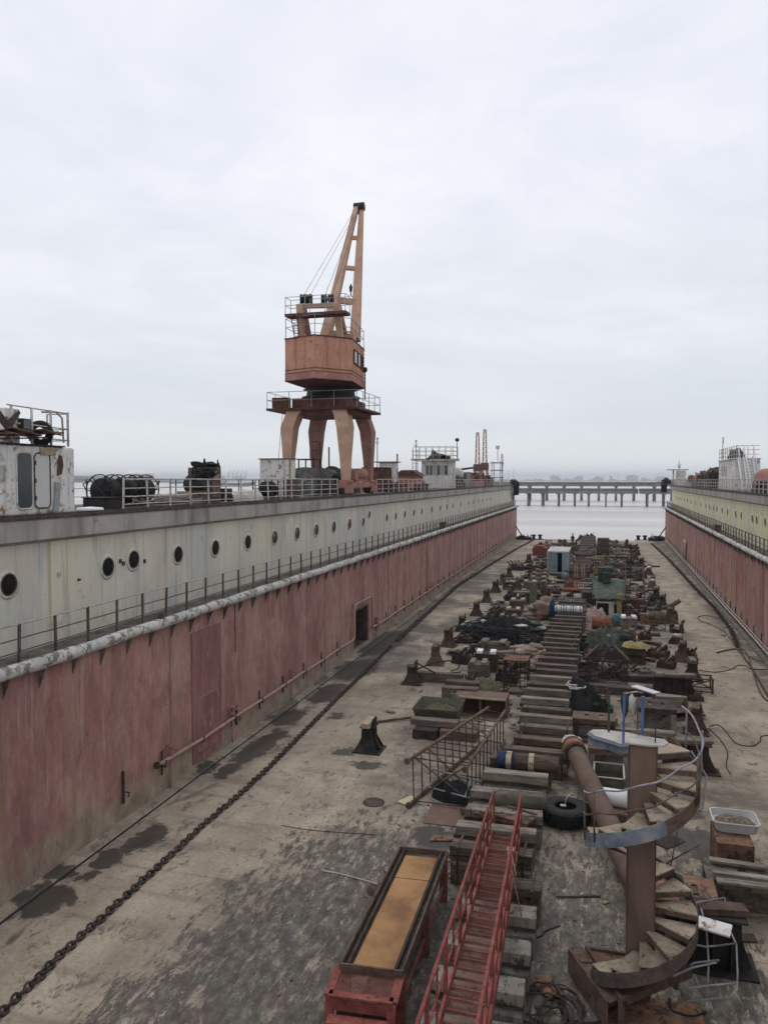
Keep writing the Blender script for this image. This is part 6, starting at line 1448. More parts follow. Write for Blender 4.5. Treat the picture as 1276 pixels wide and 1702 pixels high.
solo('mustard_sheet', MB().heap((0, .3, 0), .75, .6, .2, 12, 5, .9, 3), 'yellow_paint', 'crumpled mustard and brown sheet on the squared timbers', 'sheet', at(1057, 1076, 1.0))
bx('long_plank_base', 'timber', 'long low red-brown timbers in front of the barred cage', 'timber_red', 968, 1085, 1143, .35, .6)
solo('white_plank', MB().box((0, 0, .05), (.42, 1.4, .06), rz=.75), 'white_clean', 'short white plank lying aslant behind the tall slotted table', 'plank', at(1072, 1148, .45), bevel=.01)
bx('grey_square_timber', 'timber', 'grey squared timber at the back of the tall slotted table', 'timber_grey', 1090, 1132, 1158, 1.2, .35, .75, .015, .015)
bx('grey_square_timber', 'timber', 'long grey timber lying behind the stair top plate', 'timber_grey', 952, 1120, 1212, .5, .4, .1, .015, .02)
bx('grey_square_timber', 'timber', 'dark lower timber right of the stair column top', 'timber_brown', 1085, 1124, 1225, .4, .4, 0, .015, .02)
# black bag heap with rope
t = thing('black_bag_heap', 'glossy black bag heap tied with pale rope at the right end of the keel row', 'bag heap', fp(963, 1184)); MB().heap((0, .3, 0), .95, .95, 1.25, 24, 8, .5, 1.6).build('bag', 'rubber', t); tangle((-.1, .0, 1.0), .5, .45, .35, 5, .025, 71).build('rope', 'cloth_pale', t)
# ================================================================== NEAR OBJECTS
mat('panel_ochre', [(.15, .072, .030), (.27, .145, .055), (.33, .19, .085)], .9, spots=(.11, .055, .03), amt=.22, bmp=.3, vary=0, rough=.6)
mat('mesh_red', [(.12, .045, .035), (.19, .075, .058), (.24, .11, .085)], 6, spots=(.06, .03, .025), amt=.3)
def expanded(mb, o, u, v, nu, nv, r=.006):
    """diamond mesh between o, o+u, o+v"""
    o = Vector(o); u = Vector(u); v = Vector(v)
    n = u.cross(v).normalized()*r
    for k in range(-nv, nu):
        for d in (1, -1):
            a0, b0 = (k, 0) if d == 1 else (k+nv, 0)
            p = []
            for s in (0, 1):
                x = (k+nv*s) if d == 1 else (k+nv*(1-s)); p.append((x, s*nv))
            (xa, ya_), (xb, yb_) = p
            def cl(xa, ya_, xb, yb_, lim):
                if xa < 0: t = (0-xa)/(xb-xa); return 0, ya_+(yb_-ya_)*t
                if xa > nu: t = (nu-xa)/(xb-xa); return nu, ya_+(yb_-ya_)*t
                return xa, ya_
            if (xa < 0 and xb < 0) or (xa > nu and xb > nu): continue
            A_ = cl(xa, ya_, xb, yb_, 0); B_ = cl(xb, yb_, xa, ya_, 0)
            P0 = o+u*(A_[0]/nu)+v*(A_[1]/nv); P1 = o+u*(B_[0]/nu)+v*(B_[1]/nv)
            if (P1-P0).length > .02:
                t_ = (P1-P0).normalized().cross(n).normalized()*r*1.3
                mb.add([P0-t_+n*d*.3, P1-t_+n*d*.3, P1+t_+n*d*.3, P0+t_+n*d*.3], [(0, 1, 2, 3)])
    return mb
# ---- long rusty tray table
zt = 1.15
fl_, fr_, nl_, nr_ = at(665, 1407, zt), at(742, 1411, zt), at(566, 1601, zt), at(668, 1614, zt)
t = thing('tray_table', 'long rusty tray table with an ochre top panel at the bottom centre', 'table', ((fl_.x+nr_.x)/2, (fl_.y+nr_.y)/2, 0))
u_ = (fl_-nl_); v_ = (nr_-nl_); Ld_ = u_.length; Wd_ = v_.length; uu, vv = u_.normalized(), v_.normalized()
def TB(a, b_, z=0.): return nl_+uu*a+vv*b_+Vector((0, 0, z))
for a, b_ in ((TB(0, 0), TB(Ld_, 0)), (TB(0, Wd_), TB(Ld_, Wd_)), (TB(0, 0), TB(0, Wd_)), (TB(Ld_, 0), TB(Ld_, Wd_))):
    MB().beam(a-Vector((0, 0, .08)), b_-Vector((0, 0, .08)), .04, .18).build('rim', 'rust_mid', t, W=True, bevel=.004)
mb = MB()
for s in (.13, Wd_-.13): mb.beam(TB(.05, s, -.05), TB(Ld_-.05, s, -.05), .035, .1)
mb.build('inner_angle', 'rust_dark', t, W=True)
def slab(a0, a1, b0, b1, z, th): m_ = MB(); m_.loft([[TB(a0, b0, z-th), TB(a1, b0, z-th), TB(a1, b1, z-th), TB(a0, b1, z-th)], [TB(a0, b0, z), TB(a1, b0, z), TB(a1, b1, z), TB(a0, b1, z)]]); return m_
slab(.03, Ld_-.03, .03, Wd_-.03, -.11, .02).build('tray_floor', 'rust_dark', t, W=True)
slab(.06, Ld_*.72, .19, Wd_-.19, -.085, .02).build('top_panel', 'panel_ochre', t, W=True); slab(Ld_*.723, Ld_-.25, .19, Wd_-.19, -.075, .02).build('top_panel', 'panel_ochre', t, W=True)
for a, b_ in ((.15, .06), (.15, Wd_-.06), (Ld_*.5, .06), (Ld_*.5, Wd_-.06), (Ld_-.15, .06), (Ld_-.15, Wd_-.06)):
    p = TB(a, b_, -.17); MB().beam(p, Vector((p.x, p.y, 0)), .16, .14).build('leg', 'mesh_red', t, W=True)
MB().beam(TB(.15, Wd_-.06, -.75), TB(Ld_-.15, Wd_-.06, -.75), .06, .05).build('stretcher', 'mesh_red', t, W=True)
# ---- red step unit at its near end
zs = 1.0
a, b_ = at(567, 1606, zs), at(664, 1618, zs); a.z = b_.z = zs
t = thing('red_step_unit', 'red steel step unit with an expanded-mesh landing at the bottom edge', 'steps', ((a.x+b_.x)/2, a.y-.5, 0))
vv2 = (b_-a).normalized(); back = Vector((-vv2.y, vv2.x, 0)); W2 = (b_-a).length+.06
def S(x, y_, z): return a-vv2*.03+vv2*x-back*y_+Vector((0, 0, z-zs))
mb = MB()
for (p, q) in ((S(0, 0, zs), S(0, .82, zs)), (S(W2, 0, zs), S(W2, .82, zs))): mb.beam(p, q, .16, .05)
mb.beam(S(0, .78, zs), S(W2, .78, zs), .16, .05); mb.beam(S(0, .03, zs), S(W2, .03, zs), .05, .05); mb.build('landing_frame', 'red_steel', t, W=True, bevel=.006)
mb = expanded(MB(), S(.08, .03, zs), vv2*(W2-.16), -back*.68, 20, 14, .006); mb.build('landing_mesh', 'mesh_red', t, W=True)
for x in (.03, W2-.03):
    for y_ in (.04, .8): MB().beam(S(x, y_, zs-.03), S(x, y_+(.25 if y_ > .5 else 0), 0), .15, .1).build('leg', 'red_steel', t, W=True, bevel=.006)
MB().beam(S(0, .86, zs-.13), S(W2, .86, zs-.13), .03, .18).build('apron', 'red_steel', t, W=True)
for i in range(3):
    z = zs-.28-.27*i; mb = MB(); y_ = .93+.2*i
    mb.loft([[S(.04, y_, z), S(W2-.04, y_, z), S(W2-.04, y_+.24, z), S(.04, y_+.24, z)], [S(.04, y_, z+.035), S(W2-.04, y_, z+.035), S(W2-.04, y_+.24, z+.035), S(.04, y_+.24, z+.035)]]); mb.build('tread', 'red_steel', t, W=True, bevel=.006)
mb = MB(); mb.beam(S(.06, .4, .45), S(W2-.06, .4, .45), .1); mb.box(S(W2*.5, .4, .55), (.05, .5, .8)); mb.build('inner_brace', 'rust_dark', t, W=True)
# ---- red gangway
hl0, hl1 = P(820, 1315, 20.6), P(693, 1702, 9.6); hr0, hr1 = P(862, 1322, 20.4), P(790, 1702, 9.3)
ext = 1.25; hl1 = hl0+(hl1-hl0)*ext; hr1 = hr0+(hr1-hr0)*ext
t = thing('red_gangway', 'long red steel gangway stair with mesh treads and two railings', 'gangway', (hl0.x, hl0.y, 0))
dz = Vector((0, 0, -1.0)); sl0, sl1, sr0, sr1 = hl0+dz, hl1+dz, hr0+dz, hr1+dz
ax = (sl1-sl0).normalized(); sd = (sr0-sl0); sd.z = 0; sd.normalize(); wG = (hr0-hl0).length
# keep both sides parallel
hr0 = hl0+sd*.72; hr1 = hl1+sd*.72; sr0, sr1 = hr0+dz, hr1+dz; LG = (hl1-hl0).length
for a, b_ in ((sl0, sl1), (sr0, sr1)): MB().beam(a, b_, .05, .19).build('stringer', 'red_steel', t, W=True, bevel=.005)
for a, b_ in ((hl0, hl1), (hr0, hr1)):
    MB().beam(a, b_, .05, .05).build('handrail', 'red_steel', t, W=True, bevel=.005)
    m_ = Vector((0, 0, -.5)); MB().beam(a+m_, b_+m_, .04, .02).build('mid_rail', 'red_steel', t, W=True)
nP = 8
for i in range(nP+1):
    f = i/nP
    for a, b_, c_, d_ in ((hl0, hl1, sl0, sl1), (hr0, hr1, sr0, sr1)): MB().beam(a.lerp(b_, f), c_.lerp(d_, f), .06, .05).build('post', 'red_steel', t, W=True)
for i in range(nP):
    for a, b_, c_, d_ in ((hl0, hl1, sl0, sl1), (hr0, hr1, sr0, sr1)): MB().beam(a.lerp(b_, (i+.5)/nP), c_.lerp(d_, (i+.5)/nP), .035, .015).build('baluster', 'red_steel', t, W=True)
nT = int(LG/.33)
for i in range(nT):
    p = sl0.lerp(sl1, (i+.5)/nT)+Vector((0, 0, -.02)); fwd = Vector((ax.x, ax.y, 0)).normalized(); q0 = p+sd*.03-fwd*.13; w_ = sd*.66
    mb = MB(); mb.beam(q0, q0+w_, .03, .05); mb.beam(q0+fwd*.26, q0+fwd*.26+w_, .03, .05); mb.beam(q0, q0+fwd*.26, .02, .04); mb.beam(q0+w_, q0+fwd*.26+w_, .02, .04)
    expanded(mb, q0+Vector((0, 0, .015)), w_, fwd*.26, 11, 5, .004); mb.build('tread', 'mesh_red', t, W=True)
solo('white_tie', MB().tube([(.06*math.cos(a), .06*math.sin(a), .02*math.sin(3*a)) for a in [2*math.pi*i/12 for i in range(12)]], .012, 5, closed=True).tube([(0, 0, 0), (.05, -.03, -.2), (.12, 0, -.55)], .01, 5), 'cloth_pale', 'white cord tied round the right handrail of the red gangway', 'cord', hr0.lerp(hr1, .31))
solo('gangway_foot_tray', MB().box((0, 0, .5), (1.5, .75, .06), rz=-.35).box((0, -.35, .56), (1.4, .04, .12), rz=-.35).box((.2, .36, .56), (1.4, .04, .12), rz=-.35), 'rust_orange', 'rusty diamond-shaped plate tray under the far foot of the red gangway', 'tray', fp(838, 1405)+Vector((0, 0, .32)))
solo('leaning_stick', MB().tube([(0, 0, 0), (-.35, .25, 1.3)], .016, 6), 'timber_pale', 'thin pale stick leaning on the gangway over the keel blocks', 'stick', at(868, 1530, .75))
# ---- striped barrel used as keel block, loose log
q = at(826, 1262, 1.0); e_ = at(928, 1270, 1.0); t = thing('striped_cylinder', 'blue-ended timber cylinder with two pale yellow bands lying across the keel row', 'cylinder', ((q.x+e_.x)/2, (q.y+e_.y)/2+.15, .93), -.03); hL = (e_-q).length/2
MB().lathe([(.02, -hL), (.27, -hL), (.28, -hL+.02), (.28, -hL*.45)], n=24, axis='X').build('blue_end', 'blue_dark', t); MB().lathe([(.26, -hL*.45), (.262, hL*.95), (.25, hL), (.02, hL)], n=24, axis='X').build('body', 'timber_brown', t)
for f in (-.62, .12): MB().lathe([(.283, hL*(f-.09)), (.288, hL*(f-.085)), (.288, hL*(f+.085)), (.283, hL*(f+.09))], n=24, axis='X').build('band', 'timber_pale', t)
q = at(826, 1342, .95); e_ = at(900, 1328, .95); hL = (e_-q).length/2
solo('log', MB().lathe([(.02, -hL), (.21, -hL), (.24, -hL*.8), (.25, 0), (.24, hL*.8), (.21, hL), (.02, hL)], n=18, axis='X'), 'timber_moss', 'thick round log lying aslant in front of the grey keel block', 'log', (q+e_)/2+Vector((0, .1, .05)), .12)
# ---- big tyre
tyre('big_tyre' if False else 'tractor_tyre', 'large black tyre lying flat between the keel row and the brown pipe', fp(937, 1384)+Vector((0, .72, .3)), .70, .30, .44)
solo('tyre_cord', MB().tube([(0, 0, .42), (.02, .03, .6), (.1, .1, .72), (.2, .16, .74)], .012, 5).box((-.05, 0, .42), (.16, .1, .03)), 'cloth_pale', 'pale cord scrap on the large black tyre', 'cord', fp(937, 1372)+Vector((0, .4, 0)))
# ---- inclined brown pipe
a, b_ = P(958, 1255, 25.6), P(1068, 1492, 17.8); d_ = (b_-a).normalized()
t = thing('brown_pipe', 'long thick brown steel pipe sloping down to the floor behind the stair column', 'pipe', (a.x, a.y, 0))
MB().tube([a+(b_-a)*i/8 for i in range(9)], [.30]*9, 24).build('pipe', 'rust_brown', t, W=True)
MB().tube([a-d_*.75, a-d_*.05], .36, 22).build('collar', 'rust_dark', t, W=True); MB().tube([a-d_*.55, a-d_*.22], .372, 22).build('orange_band', 'orange_paint', t, W=True)
MB().tube([b_-d_*.02, b_+d_*.02], .305, 22).build('end_face', 'void_dark', t, W=True)
mb = MB()
for i in range(9): an = i*.7; mb.blob(a-d_*.85+Vector((.22*math.cos(an), .1*math.sin(an), .1+.1*math.sin(an))), (.13, .11, .1), i, 7, .4)
solo('white_rag_bunch', mb, 'cloth_pale', 'bunch of white rags stuffed on the orange-banded end of the brown pipe', 'rags', (a.x, a.y, a.z), W=True)
# ---- white cylinder, mossy box
q = at(992, 1326, .6); e_ = at(1046, 1334, .6); hL = .62
solo('white_cylinder', MB().lathe([(.02, -hL), (.2, -hL+.01), (.25, -hL+.06), (.26, hL), (.02, hL)], n=24, axis='X'), 'white_clean', 'smooth white cylinder lying behind the stair column', 'cylinder', (q+e_)/2+Vector((0, .2, 0)), -.15)
support(988, 1046, 1352, .38, .9, 'low steel sill under the smooth white cylinder', 'rust_brown', 'rust_dark', 0)
c, wd = ext_(986, 1037, 1299, .72); t = thing('mossy_bin', 'mossy open steel bin with a pale rim left of the stair column', 'bin', (c.x, c.y, 0)); hop(wd*.95, wd, 1.2, 1.3, 0, .72, .05).build('shell', 'timber_moss', t); mb = MB()
for p, q in (((-wd/2, .25), (wd/2, .25)), ((-wd/2, 1.55), (wd/2, 1.55)), ((-wd/2, .25), (-wd/2, 1.55)), ((wd/2, .25), (wd/2, 1.55))): mb.beam((*p, .74), (*q, .74), .05, .03)
mb.build('rim', 'rail_pale', t); MB().box((0, .9, .3), (wd*.85, 1.1, .05)).build('fill', 'moss', t)
# ---- SPIRAL STAIR
cb = at(1062, 1612, .55); SX, SY = cb.x, cb.y; rO = 1.02; z_base = .55
ct = P(1066, 1222, (cb-C0).dot(FW)+.05)
HT = 5.05
t = thing('spiral_stair', 'rusty spiral stair with a brown square column and a white top plate', 'spiral stair', (SX, SY, 0))
MB().beam((0, 0, z_base), (0.0, 0, HT-.06), .50, .40, up=(0, 1, 0)).build('column', 'rust_brown', t, bevel=.012)
mb = MB()
for s in (-.255, .255): mb.b0(s-.004, s+.004, -.23, .23, z_base, HT-.07)
mb.b0(-.27, .27, -.225, -.205, z_base, z_base+.5); mb.build('column_flange', 'rust_brown', t, bevel=.004)
pitchS = 2.62
def hz_(th): return .62+(th+R(150))/(2*math.pi)*pitchS            # th = angle, front = -90 deg
def pol(r, th, z): return Vector((r*math.cos(th), r*math.sin(th), z))
th0, th1 = R(-150), R(-150)+2*math.pi*(HT-.1-.62)/pitchS
nS = 21
for i in range(nS):
    a = th0+(th1-th0)*i/nS; w_ = (th1-th0)/nS*1.05; z = hz_(a+w_)
    if a > th1-R(30): continue
    top = [pol(.24, a, z), pol(rO, a, z), pol(rO, a+w_*.5, z), pol(rO, a+w_, z), pol(.24, a+w_, z)]
    MB().loft([[q-Vector((0, 0, .03)) for q in top], top]).build('tread', 'tread_tan', t, bevel=.004)
    mb = MB(); mb.beam(pol(.24, a+.02, z-.07), pol(rO, a+.02, z-.07), .02, .11); mb.build('riser', 'rust_mid', t)
def helix(r, dz0, dz1, tA, tB, m, name, th=.02, n=60):
    mb = MB(); rings = []
    for i in range(n+1):
        a = tA+(tB-tA)*i/n; z = hz_(a)
        rings.append([pol(r, a, z+dz0), pol(r+th, a, z+dz0), pol(r+th, a, z+dz1), pol(r, a, z+dz1)])
    mb.loft(rings); return mb.build(name, m, t)
helix(rO, -.16, .12, th0, th0+R(340), 'rail_dark', 'outer_stringer'); helix(rO, -.16, .12, th0+R(340), th0+R(442), 'stair_blue' if 'stair_blue' in MATS else mat('stair_blue', [(.10, .12, .15), (.19, .22, .27), (.33, .34, .33)], 2, spots=(.13, .07, .055), amt=.3), 'outer_stringer')
helix(rO, -.16, .12, th0+R(442), th1-R(25), 'rust_mid', 'outer_stringer')
# handrail around the upper turn
def hrail(dz0, tA, tB, m, r=.022, off=.03, n=40): 
    MB().tube([pol(rO+off+.03*math.sin(i*.5), tA+(tB-tA)*i/n, hz_(tA+(tB-tA)*i/n)+dz0+.02*math.sin(i*.9)) for i in range(n+1)], r, 7).build('handrail', m, t)
hrail(.9, R(175), R(405), 'galv', .018); hrail(.48, R(170), R(400), 'rail_dark', .017)
for a in (175, 215, 330, 335, 365, 398): 
    a = R(a); MB().tube([pol(rO+.03, a, hz_(a)-.05), pol(rO+.05, a, hz_(a)+.92)], .02, 6).build('rail_post', 'rail_dark' if a < R(340) else 'galv', t)
MB().tube([pol(.27, R(20), 4.4), pol(.7, R(-5), 3.95), pol(rO+.05, R(-8), 3.9), pol(rO+.2, R(15), 4.35), pol(rO+.22, R(40), 4.65)], .019, 7).build('handrail', 'galv', t)
# top plate and blue posts
pt = [(-.28, -.26), (.10, -.30), (.36, -.24), (.46, -.05), (.40, .14), (.1, .22), (-.25, .36), (-.72, .42), (-.92, .36), (-.98, .22), (-.88, .0), (-.55, -.22), (-.42, -.34)]
MB().prism(pt, HT-.03, HT).build('top_plate', 'cloth_pale', t); mb = MB()
rim = [Vector((*p, HT-.05)) for p in pt[7:]+pt[:1]]; mb.tube(rim, .05, 5); mb.loft([[q+Vector((0, 0, -.16)), q+Vector((.015, .015, -.16)), q+Vector((.015, .015, .03)), q+Vector((0, 0, .03))] for q in rim]); mb.build('top_rim', 'stair_blue', t)
for x, y_, h_, r_ in ((-.36, -.27, .95, .035), (.0, .30, .75, .04)): MB().beam((x, y_, HT), (x+.01, y_, HT+h_), r_*1.8, r_*1.3).build('blue_post', 'blue_paint', t)
MB().tube([(-.36, -.27, HT+.93), (-.12, .05, HT+.90), (0, .3, HT+.82)], .018, 6).build('cross_rod', 'timber_pale', t); MB().tube([(-.25, 0, HT+.6), (-.05, .28, HT+.02)], .018, 6).build('cross_rod', 'timber_pale', t)
MB().tube([(.22, -.1, HT), (.22, -.1, HT+.32)], .014, 6).build('rod', 'rust_dark', t); MB().tube([(-.62, .3, HT-.4), (-.62, .3, HT+.8)], .025, 6).build('green_post', 'paint_green', t)
# base frame
MB().prism([(-1.32, .35), (-.05, .52), (.05, .1), (-1.1, -.05)], z_base-.03, z_base).build('landing_plate', 'rust_orange', t); MB().prism([(-1.1, -.06), (.05, .09), (.2, -.3), (-.55, -1.1), (-.7, -.95)], z_base-.045, z_base-.02).build('landing_plate', 'rust_mid', t); MB().beam((-1.34, .35, z_base-.25), (-.6, -1.12, z_base-.25), .03, .5).build('side_plate', 'rust_mid', t)
mb = MB().beam((-1.0, .42, z_base), (-.35, -1.05, z_base), .06, .14); mb.beam((-.35, -1.05, z_base), (.95, .2, z_base-.02), .06, .16); mb.beam((-1.0, .42, z_base), (0, .42, z_base), .06, .1); mb.beam((-.35, -1.0, z_base), (-.35, -1.0, .0), .12); mb.beam((-.15, -.75, z_base), (.1, -.1, z_base+.45), .05); mb.beam((-.95, .4, 0), (-.95, .4, z_base), .1); mb.beam((.7, .5, 0), (.7, .5, z_base+.3), .1); mb.beam((0, 0, 0), (0, 0, z_base), .4, .3)
mb.build('base_frame', 'rust_mid', t)
# hanging cloths behind
solo('green_cloth', MB().blob((0, 0, -.45), (.16, .07, .5), 3, 12, .2), 'tarp_green', 'dark green cloth hanging just left of the tall slotted table', 'cloth', at(1038, 1152, 1.3))
solo('white_cloth', MB().blob((0, 0, -.4), (.15, .07, .45), 6, 12, .25), 'white_clean', 'white cloth with blue folds hanging beside the dark green cloth', 'cloth', at(1051, 1157, 1.25))
# fallen handrail grid
t = thing('fallen_handrail', 'bent grey tubular handrail grid hanging out right of the stair foot', 'handrail', fp(1185, 1640))
def G(x, y_, z): return at(x, y_, z)
for pts in ([(1107, 1512, 1.5), (1160, 1500, 1.35), (1203, 1492, 1.2), (1212, 1545, 1.0), (1223, 1570, .9), (1225, 1620, .6), (1224, 1645, .5), (1212, 1658, .35), (1140, 1664, .25)],
            [(1164, 1510, 1.35), (1173, 1540, 1.1), (1177, 1600, .8), (1174, 1656, .3)], [(1140, 1567, 1.1), (1172, 1574, 1.0), (1222, 1568, .92)], [(1142, 1642, .45), (1180, 1638, .5), (1222, 1634, .55)],
            [(1118, 1622, .9), (1150, 1608, .95), (1190, 1600, 1.0)], [(1146, 1604, 1.0), (1155, 1600, 1.02), (1194, 1596, 1.0)], [(1152, 1620, .6), (1170, 1658, .1)]):
    MB().tube([G(*p) for p in pts], .019, 7).build('tube', 'galv', t, W=True)
solo('leaning_rods', MB().tube([(0, 0, 0), (.75, -.6, .9)], .022, 6).tube([(.1, -.1, 0), (.2, -.5, 1.1)], .016, 6), 'rail_dark', 'two thin dark rods leaning below the blue stair stringer', 'rods', fp(1148, 1440)-Vector((.6, 0, 0)))
solo('white_panel_scrap', MB().box((0, 0, 0), (.62, .3, .05), rz=-.3, rx=.3), 'white_paint', 'battered white panel scrap on top of the large black stand', 'panel', at(1186, 1540, 1.25), bevel=.01)
solo('green_bucket_lid', MB().lathe([(.02, 0), (.16, 0), (.2, .06), (.17, .07), (.02, .03)], n=18), 'paint_green', 'small round green lid on the rusty slotted slab', 'lid', at(1119, 1461, 1.0))
# ground under stair: rusty plates, hoses
solo('rust_floor_plate', MB().box((0, 0, .02), (1.9, 1.0, .03), rz=.1), 'rust_orange', 'flat orange-rusted plate under the spiral stair at the bottom edge', 'steel plate', fp(1080, 1690))
def hose(pts, r, m, label, z=.0, name='hose', cat='hose', n=6):
    ps = [at(x, y_, (p[2] if len(p) > 2 else r)+z) for p in pts for x, y_ in [p[:2]]]
    sm = []
    for i in range(len(ps)-1):
        p0, p1, p2, p3 = ps[max(i-1, 0)], ps[i], ps[i+1], ps[min(i+2, len(ps)-1)]
        for k in range(5):
            f = k/5; sm.append(.5*((2*p1)+(p2-p0)*f+(2*p0-5*p1+4*p2-p3)*f*f+(3*p1-p0-3*p2+p3)*f**3))
    sm.append(ps[-1]); o = ps[0].copy(); o.z = 0
    mb = MB().tube(sm, r, n); mb.v = [q-o for q in mb.v]; return solo(name, mb, m, label, cat, o)
hose([(933, 1656), (930, 1670), (940, 1690), (965, 1702), (1000, 1697), (1010, 1680), (1040, 1668)], .035, 'rubber', 'thick black hose curling at the bottom edge left of the stair')
hose([(1112, 1660), (1116, 1680), (1150, 1690), (1172, 1682)], .03, 'rubber', 'short black hose loop under the stair foot')
hose([(880, 1560), (900, 1555), (905, 1548), (930, 1538)], .02, 'rust_dark', 'thin rusty wire on the floor left of the stair foot')
hose([(1178, 1207), (1192, 1205), (1205, 1215), (1222, 1235), (1248, 1240), (1262, 1232), (1264, 1224), (1280, 1222)], .018, 'rubber', 'thin black cable winding from the right dock stand to the right edge', cat='cable', name='cable')
hose([(1176, 1210), (1195, 1228), (1208, 1250), (1206, 1272), (1212, 1285)], .018, 'rubber', 'thin black cable drooping below the right dock stand', cat='cable', name='cable')
hose([(1160, 1114), (1190, 1117), (1215, 1112), (1225, 1106), (1240, 1107), (1248, 1112), (1280, 1112)], .02, 'rubber', 'thin cable crossing to the right wall near the flared beam', cat='cable', name='cable')
hose([(1226, 1083), (1205, 1052), (1180, 1038), (1160, 1030), (1163, 1024), (1180, 1024), (1200, 1030)], .03, 'rail_dark', 'brown cable loop on the right floor near the wall', cat='cable', name='cable')
hose([(1228, 1080), (1250, 1094), (1280, 1104)], .03, 'rail_dark', 'brown hose running to the right picture edge')
hose([(1190, 1085), (1210, 1080), (1226, 1079), (1240, 1086), (1262, 1150), (1285, 1170)], .04, 'rust_mid', 'thick brown rope lying along the right floor', name='rope_line', cat='rope')
hose([(536, 1447), (575, 1455), (628, 1470)], .02, 'rail_pale', 'thin pale pipe lying on the floor left of the tray table', name='thin_pipe', cat='pipe')
hose([(468, 1372), (520, 1380), (620, 1387)], .01, 'rust_dark', 'thin wire lying on the dark mottled floor', name='wire', cat='wire')
hose([(742, 1435, .1), (755, 1428, .12), (765, 1440, .1), (752, 1447, .08), (762, 1455, .1), (775, 1445, .1)], .018, 'blue_dark', 'dark blue cord tangle between tray table and red gangway', name='cord_tangle', cat='cord')
def scrap(px, py, m, label, s=.3, n=4, name='floor_scrap'):
    mb = MB()
    for i in range(n): mb.blob((random.uniform(-s, s)*.6, random.uniform(-s, s)*.5, s*.12), (s*random.uniform(.3, .7), s*random.uniform(.25, .5), s*.16), i+px, 7, .5)
    return solo(name, mb, m, label, 'scrap', fp(px, py))
scrap(650, 1452, 'cloth_pink', 'crumpled orange-pink scrap at the far left corner of the tray table', .35); scrap(748, 1455, 'cloth_pink', 'crumpled pinkish cord scrap by the tray table leg', .3)
scrap(897, 1642, 'rust_orange', 'orange-rusted lump on the floor right of the pale keel blocks', .4, 5); scrap(1003, 1500, 'yellow_paint', 'small yellow-rusted ring on the floor left of the stair column', .14, 3)
tangle_o = solo('wire_tangle', tangle((0, 0, 0), .7, .8, .3, 9, .016, 91), 'rust_dark', 'tangle of rusty wire right of the nearest pale keel blocks', 'wire tangle', fp(910, 1690))
solo('floor_stick', MB().beam((0, 0, .03), (1.0, .3, .03), .05), 'timber_brown', 'short dark stick on the floor left of the stair column', 'stick', fp(925, 1492))
solo('mid_stick', MB().tube([(-.8, -.5, .06), (.9, .7, .1)], .05, 6), 'rust_mid', 'rusty bar lying on the open floor left of the hopper', 'bar', fp(655, 1200))
# manholes
def manhole(px, py, label, r=.33):
    t = thing('manhole_cover', label, 'manhole cover', fp(px, py)); MB().lathe([(.02, .012), (r*.86, .012), (r*.88, .004)], n=28).build('lid', 'rust_mid', t)
    MB().lathe([(r*.9, .004), (r*.92, .02), (r, .02), (r*1.02, .004)], n=28).build('ring', 'rust_dark', t); mb = MB()
    for i in range(8): a = i*math.pi/4; mb.lathe([(.015, .012), (.015, .03)], c=(r*.7*math.cos(a), r*.7*math.sin(a), 0), n=6)
    mb.build('bolt', 'rust_dark', t)
manhole(621, 1334, 'round rusty manhole cover left of the truss frame'); manhole(632, 1480, 'rusty manhole cover half hidden by the tray table')
# small fasteners & flat stains stay in the floor's paint; loose flakes
random.seed(77); mb = MB()
def flake(x, y_, s):
    n_ = random.choice((4, 5)); a0 = random.random()*6; pts = [(x+s*random.uniform(.5, 1)*math.cos(a0+k*6.28/n_), y_+s*random.uniform(.5, 1)*math.sin(a0+k*6.28/n_)) for k in range(n_)]; mb.prism(pts, 0.0, s*random.uniform(.12, .4)+.005)
for i in range(5200):
    y_ = 10+118*random.random()**1.6; x = random.gauss(-2.3, 2.0) if i % 3 else random.uniform(XL(y_)+.3, XR(y_)-.3)
    if x < XL(y_)+.2 or x > XR(y_)-.2: continue
    flake(x, y_, random.uniform(.008, .045 if i % 3 else .022)*(1+y_*.012))
tag(mb.build('rust_debris', 'concrete_mud'), kind='stuff')
mb = MB()
for i in range(1100):
    y_ = 30+95*random.random(); x = random.gauss(-2.2, 2.9); mb.box((x, y_, .03), (random.uniform(.06, .4), random.uniform(.04, .2), random.uniform(.03, .09)), rz=random.uniform(0, 3))
tag(mb.build('loose_rubble', 'concrete_mud'), kind='stuff')
# ---- anchor chains
def chain(pts, label, ll=.30, r=.03, wch=.085, m='rust_mid'):
    out = [pts[0]]; acc = []
    P0 = [fp(*p) for p in pts]; seg = []; step = ll*.6
    i = 0; cur = P0[0].copy(); path = [cur.copy()]
    for tgt in P0[1:]:
        while (tgt-cur).length > step:
            cur = cur+(tgt-cur).normalized()*step; path.append(cur.copy())
    o = path[0].copy(); mb = MB()
    for k in range(len(path)-1):
        c_ = (path[k]+path[k+1])/2-o; d_ = (path[k+1]-path[k]).normalized(); s_ = Vector((-d_.y, d_.x, 0)); tilt = R(random.uniform(12, 55))*(1 if k % 2 else -1)
        ve = s_*math.cos(tilt)+Vector((0, 0, 1))*math.sin(tilt); n_ = 12 if c_.length < 40 else 8; ring = []
        for j in range(n_):
            a = 2*math.pi*j/n_; ring.append(c_+d_*(ll/2-r)*math.cos(a)*(1.0)+ve*wch*math.sin(a)*(1.15 if abs(math.cos(a)) < .7 else .9)+Vector((0, 0, .06))+s_*.01*math.sin(k))
        mb.tube(ring, r, 6 if c_.length < 30 else 4, closed=True)
    return solo('anchor_chain', mb, m, label, 'chain', o)
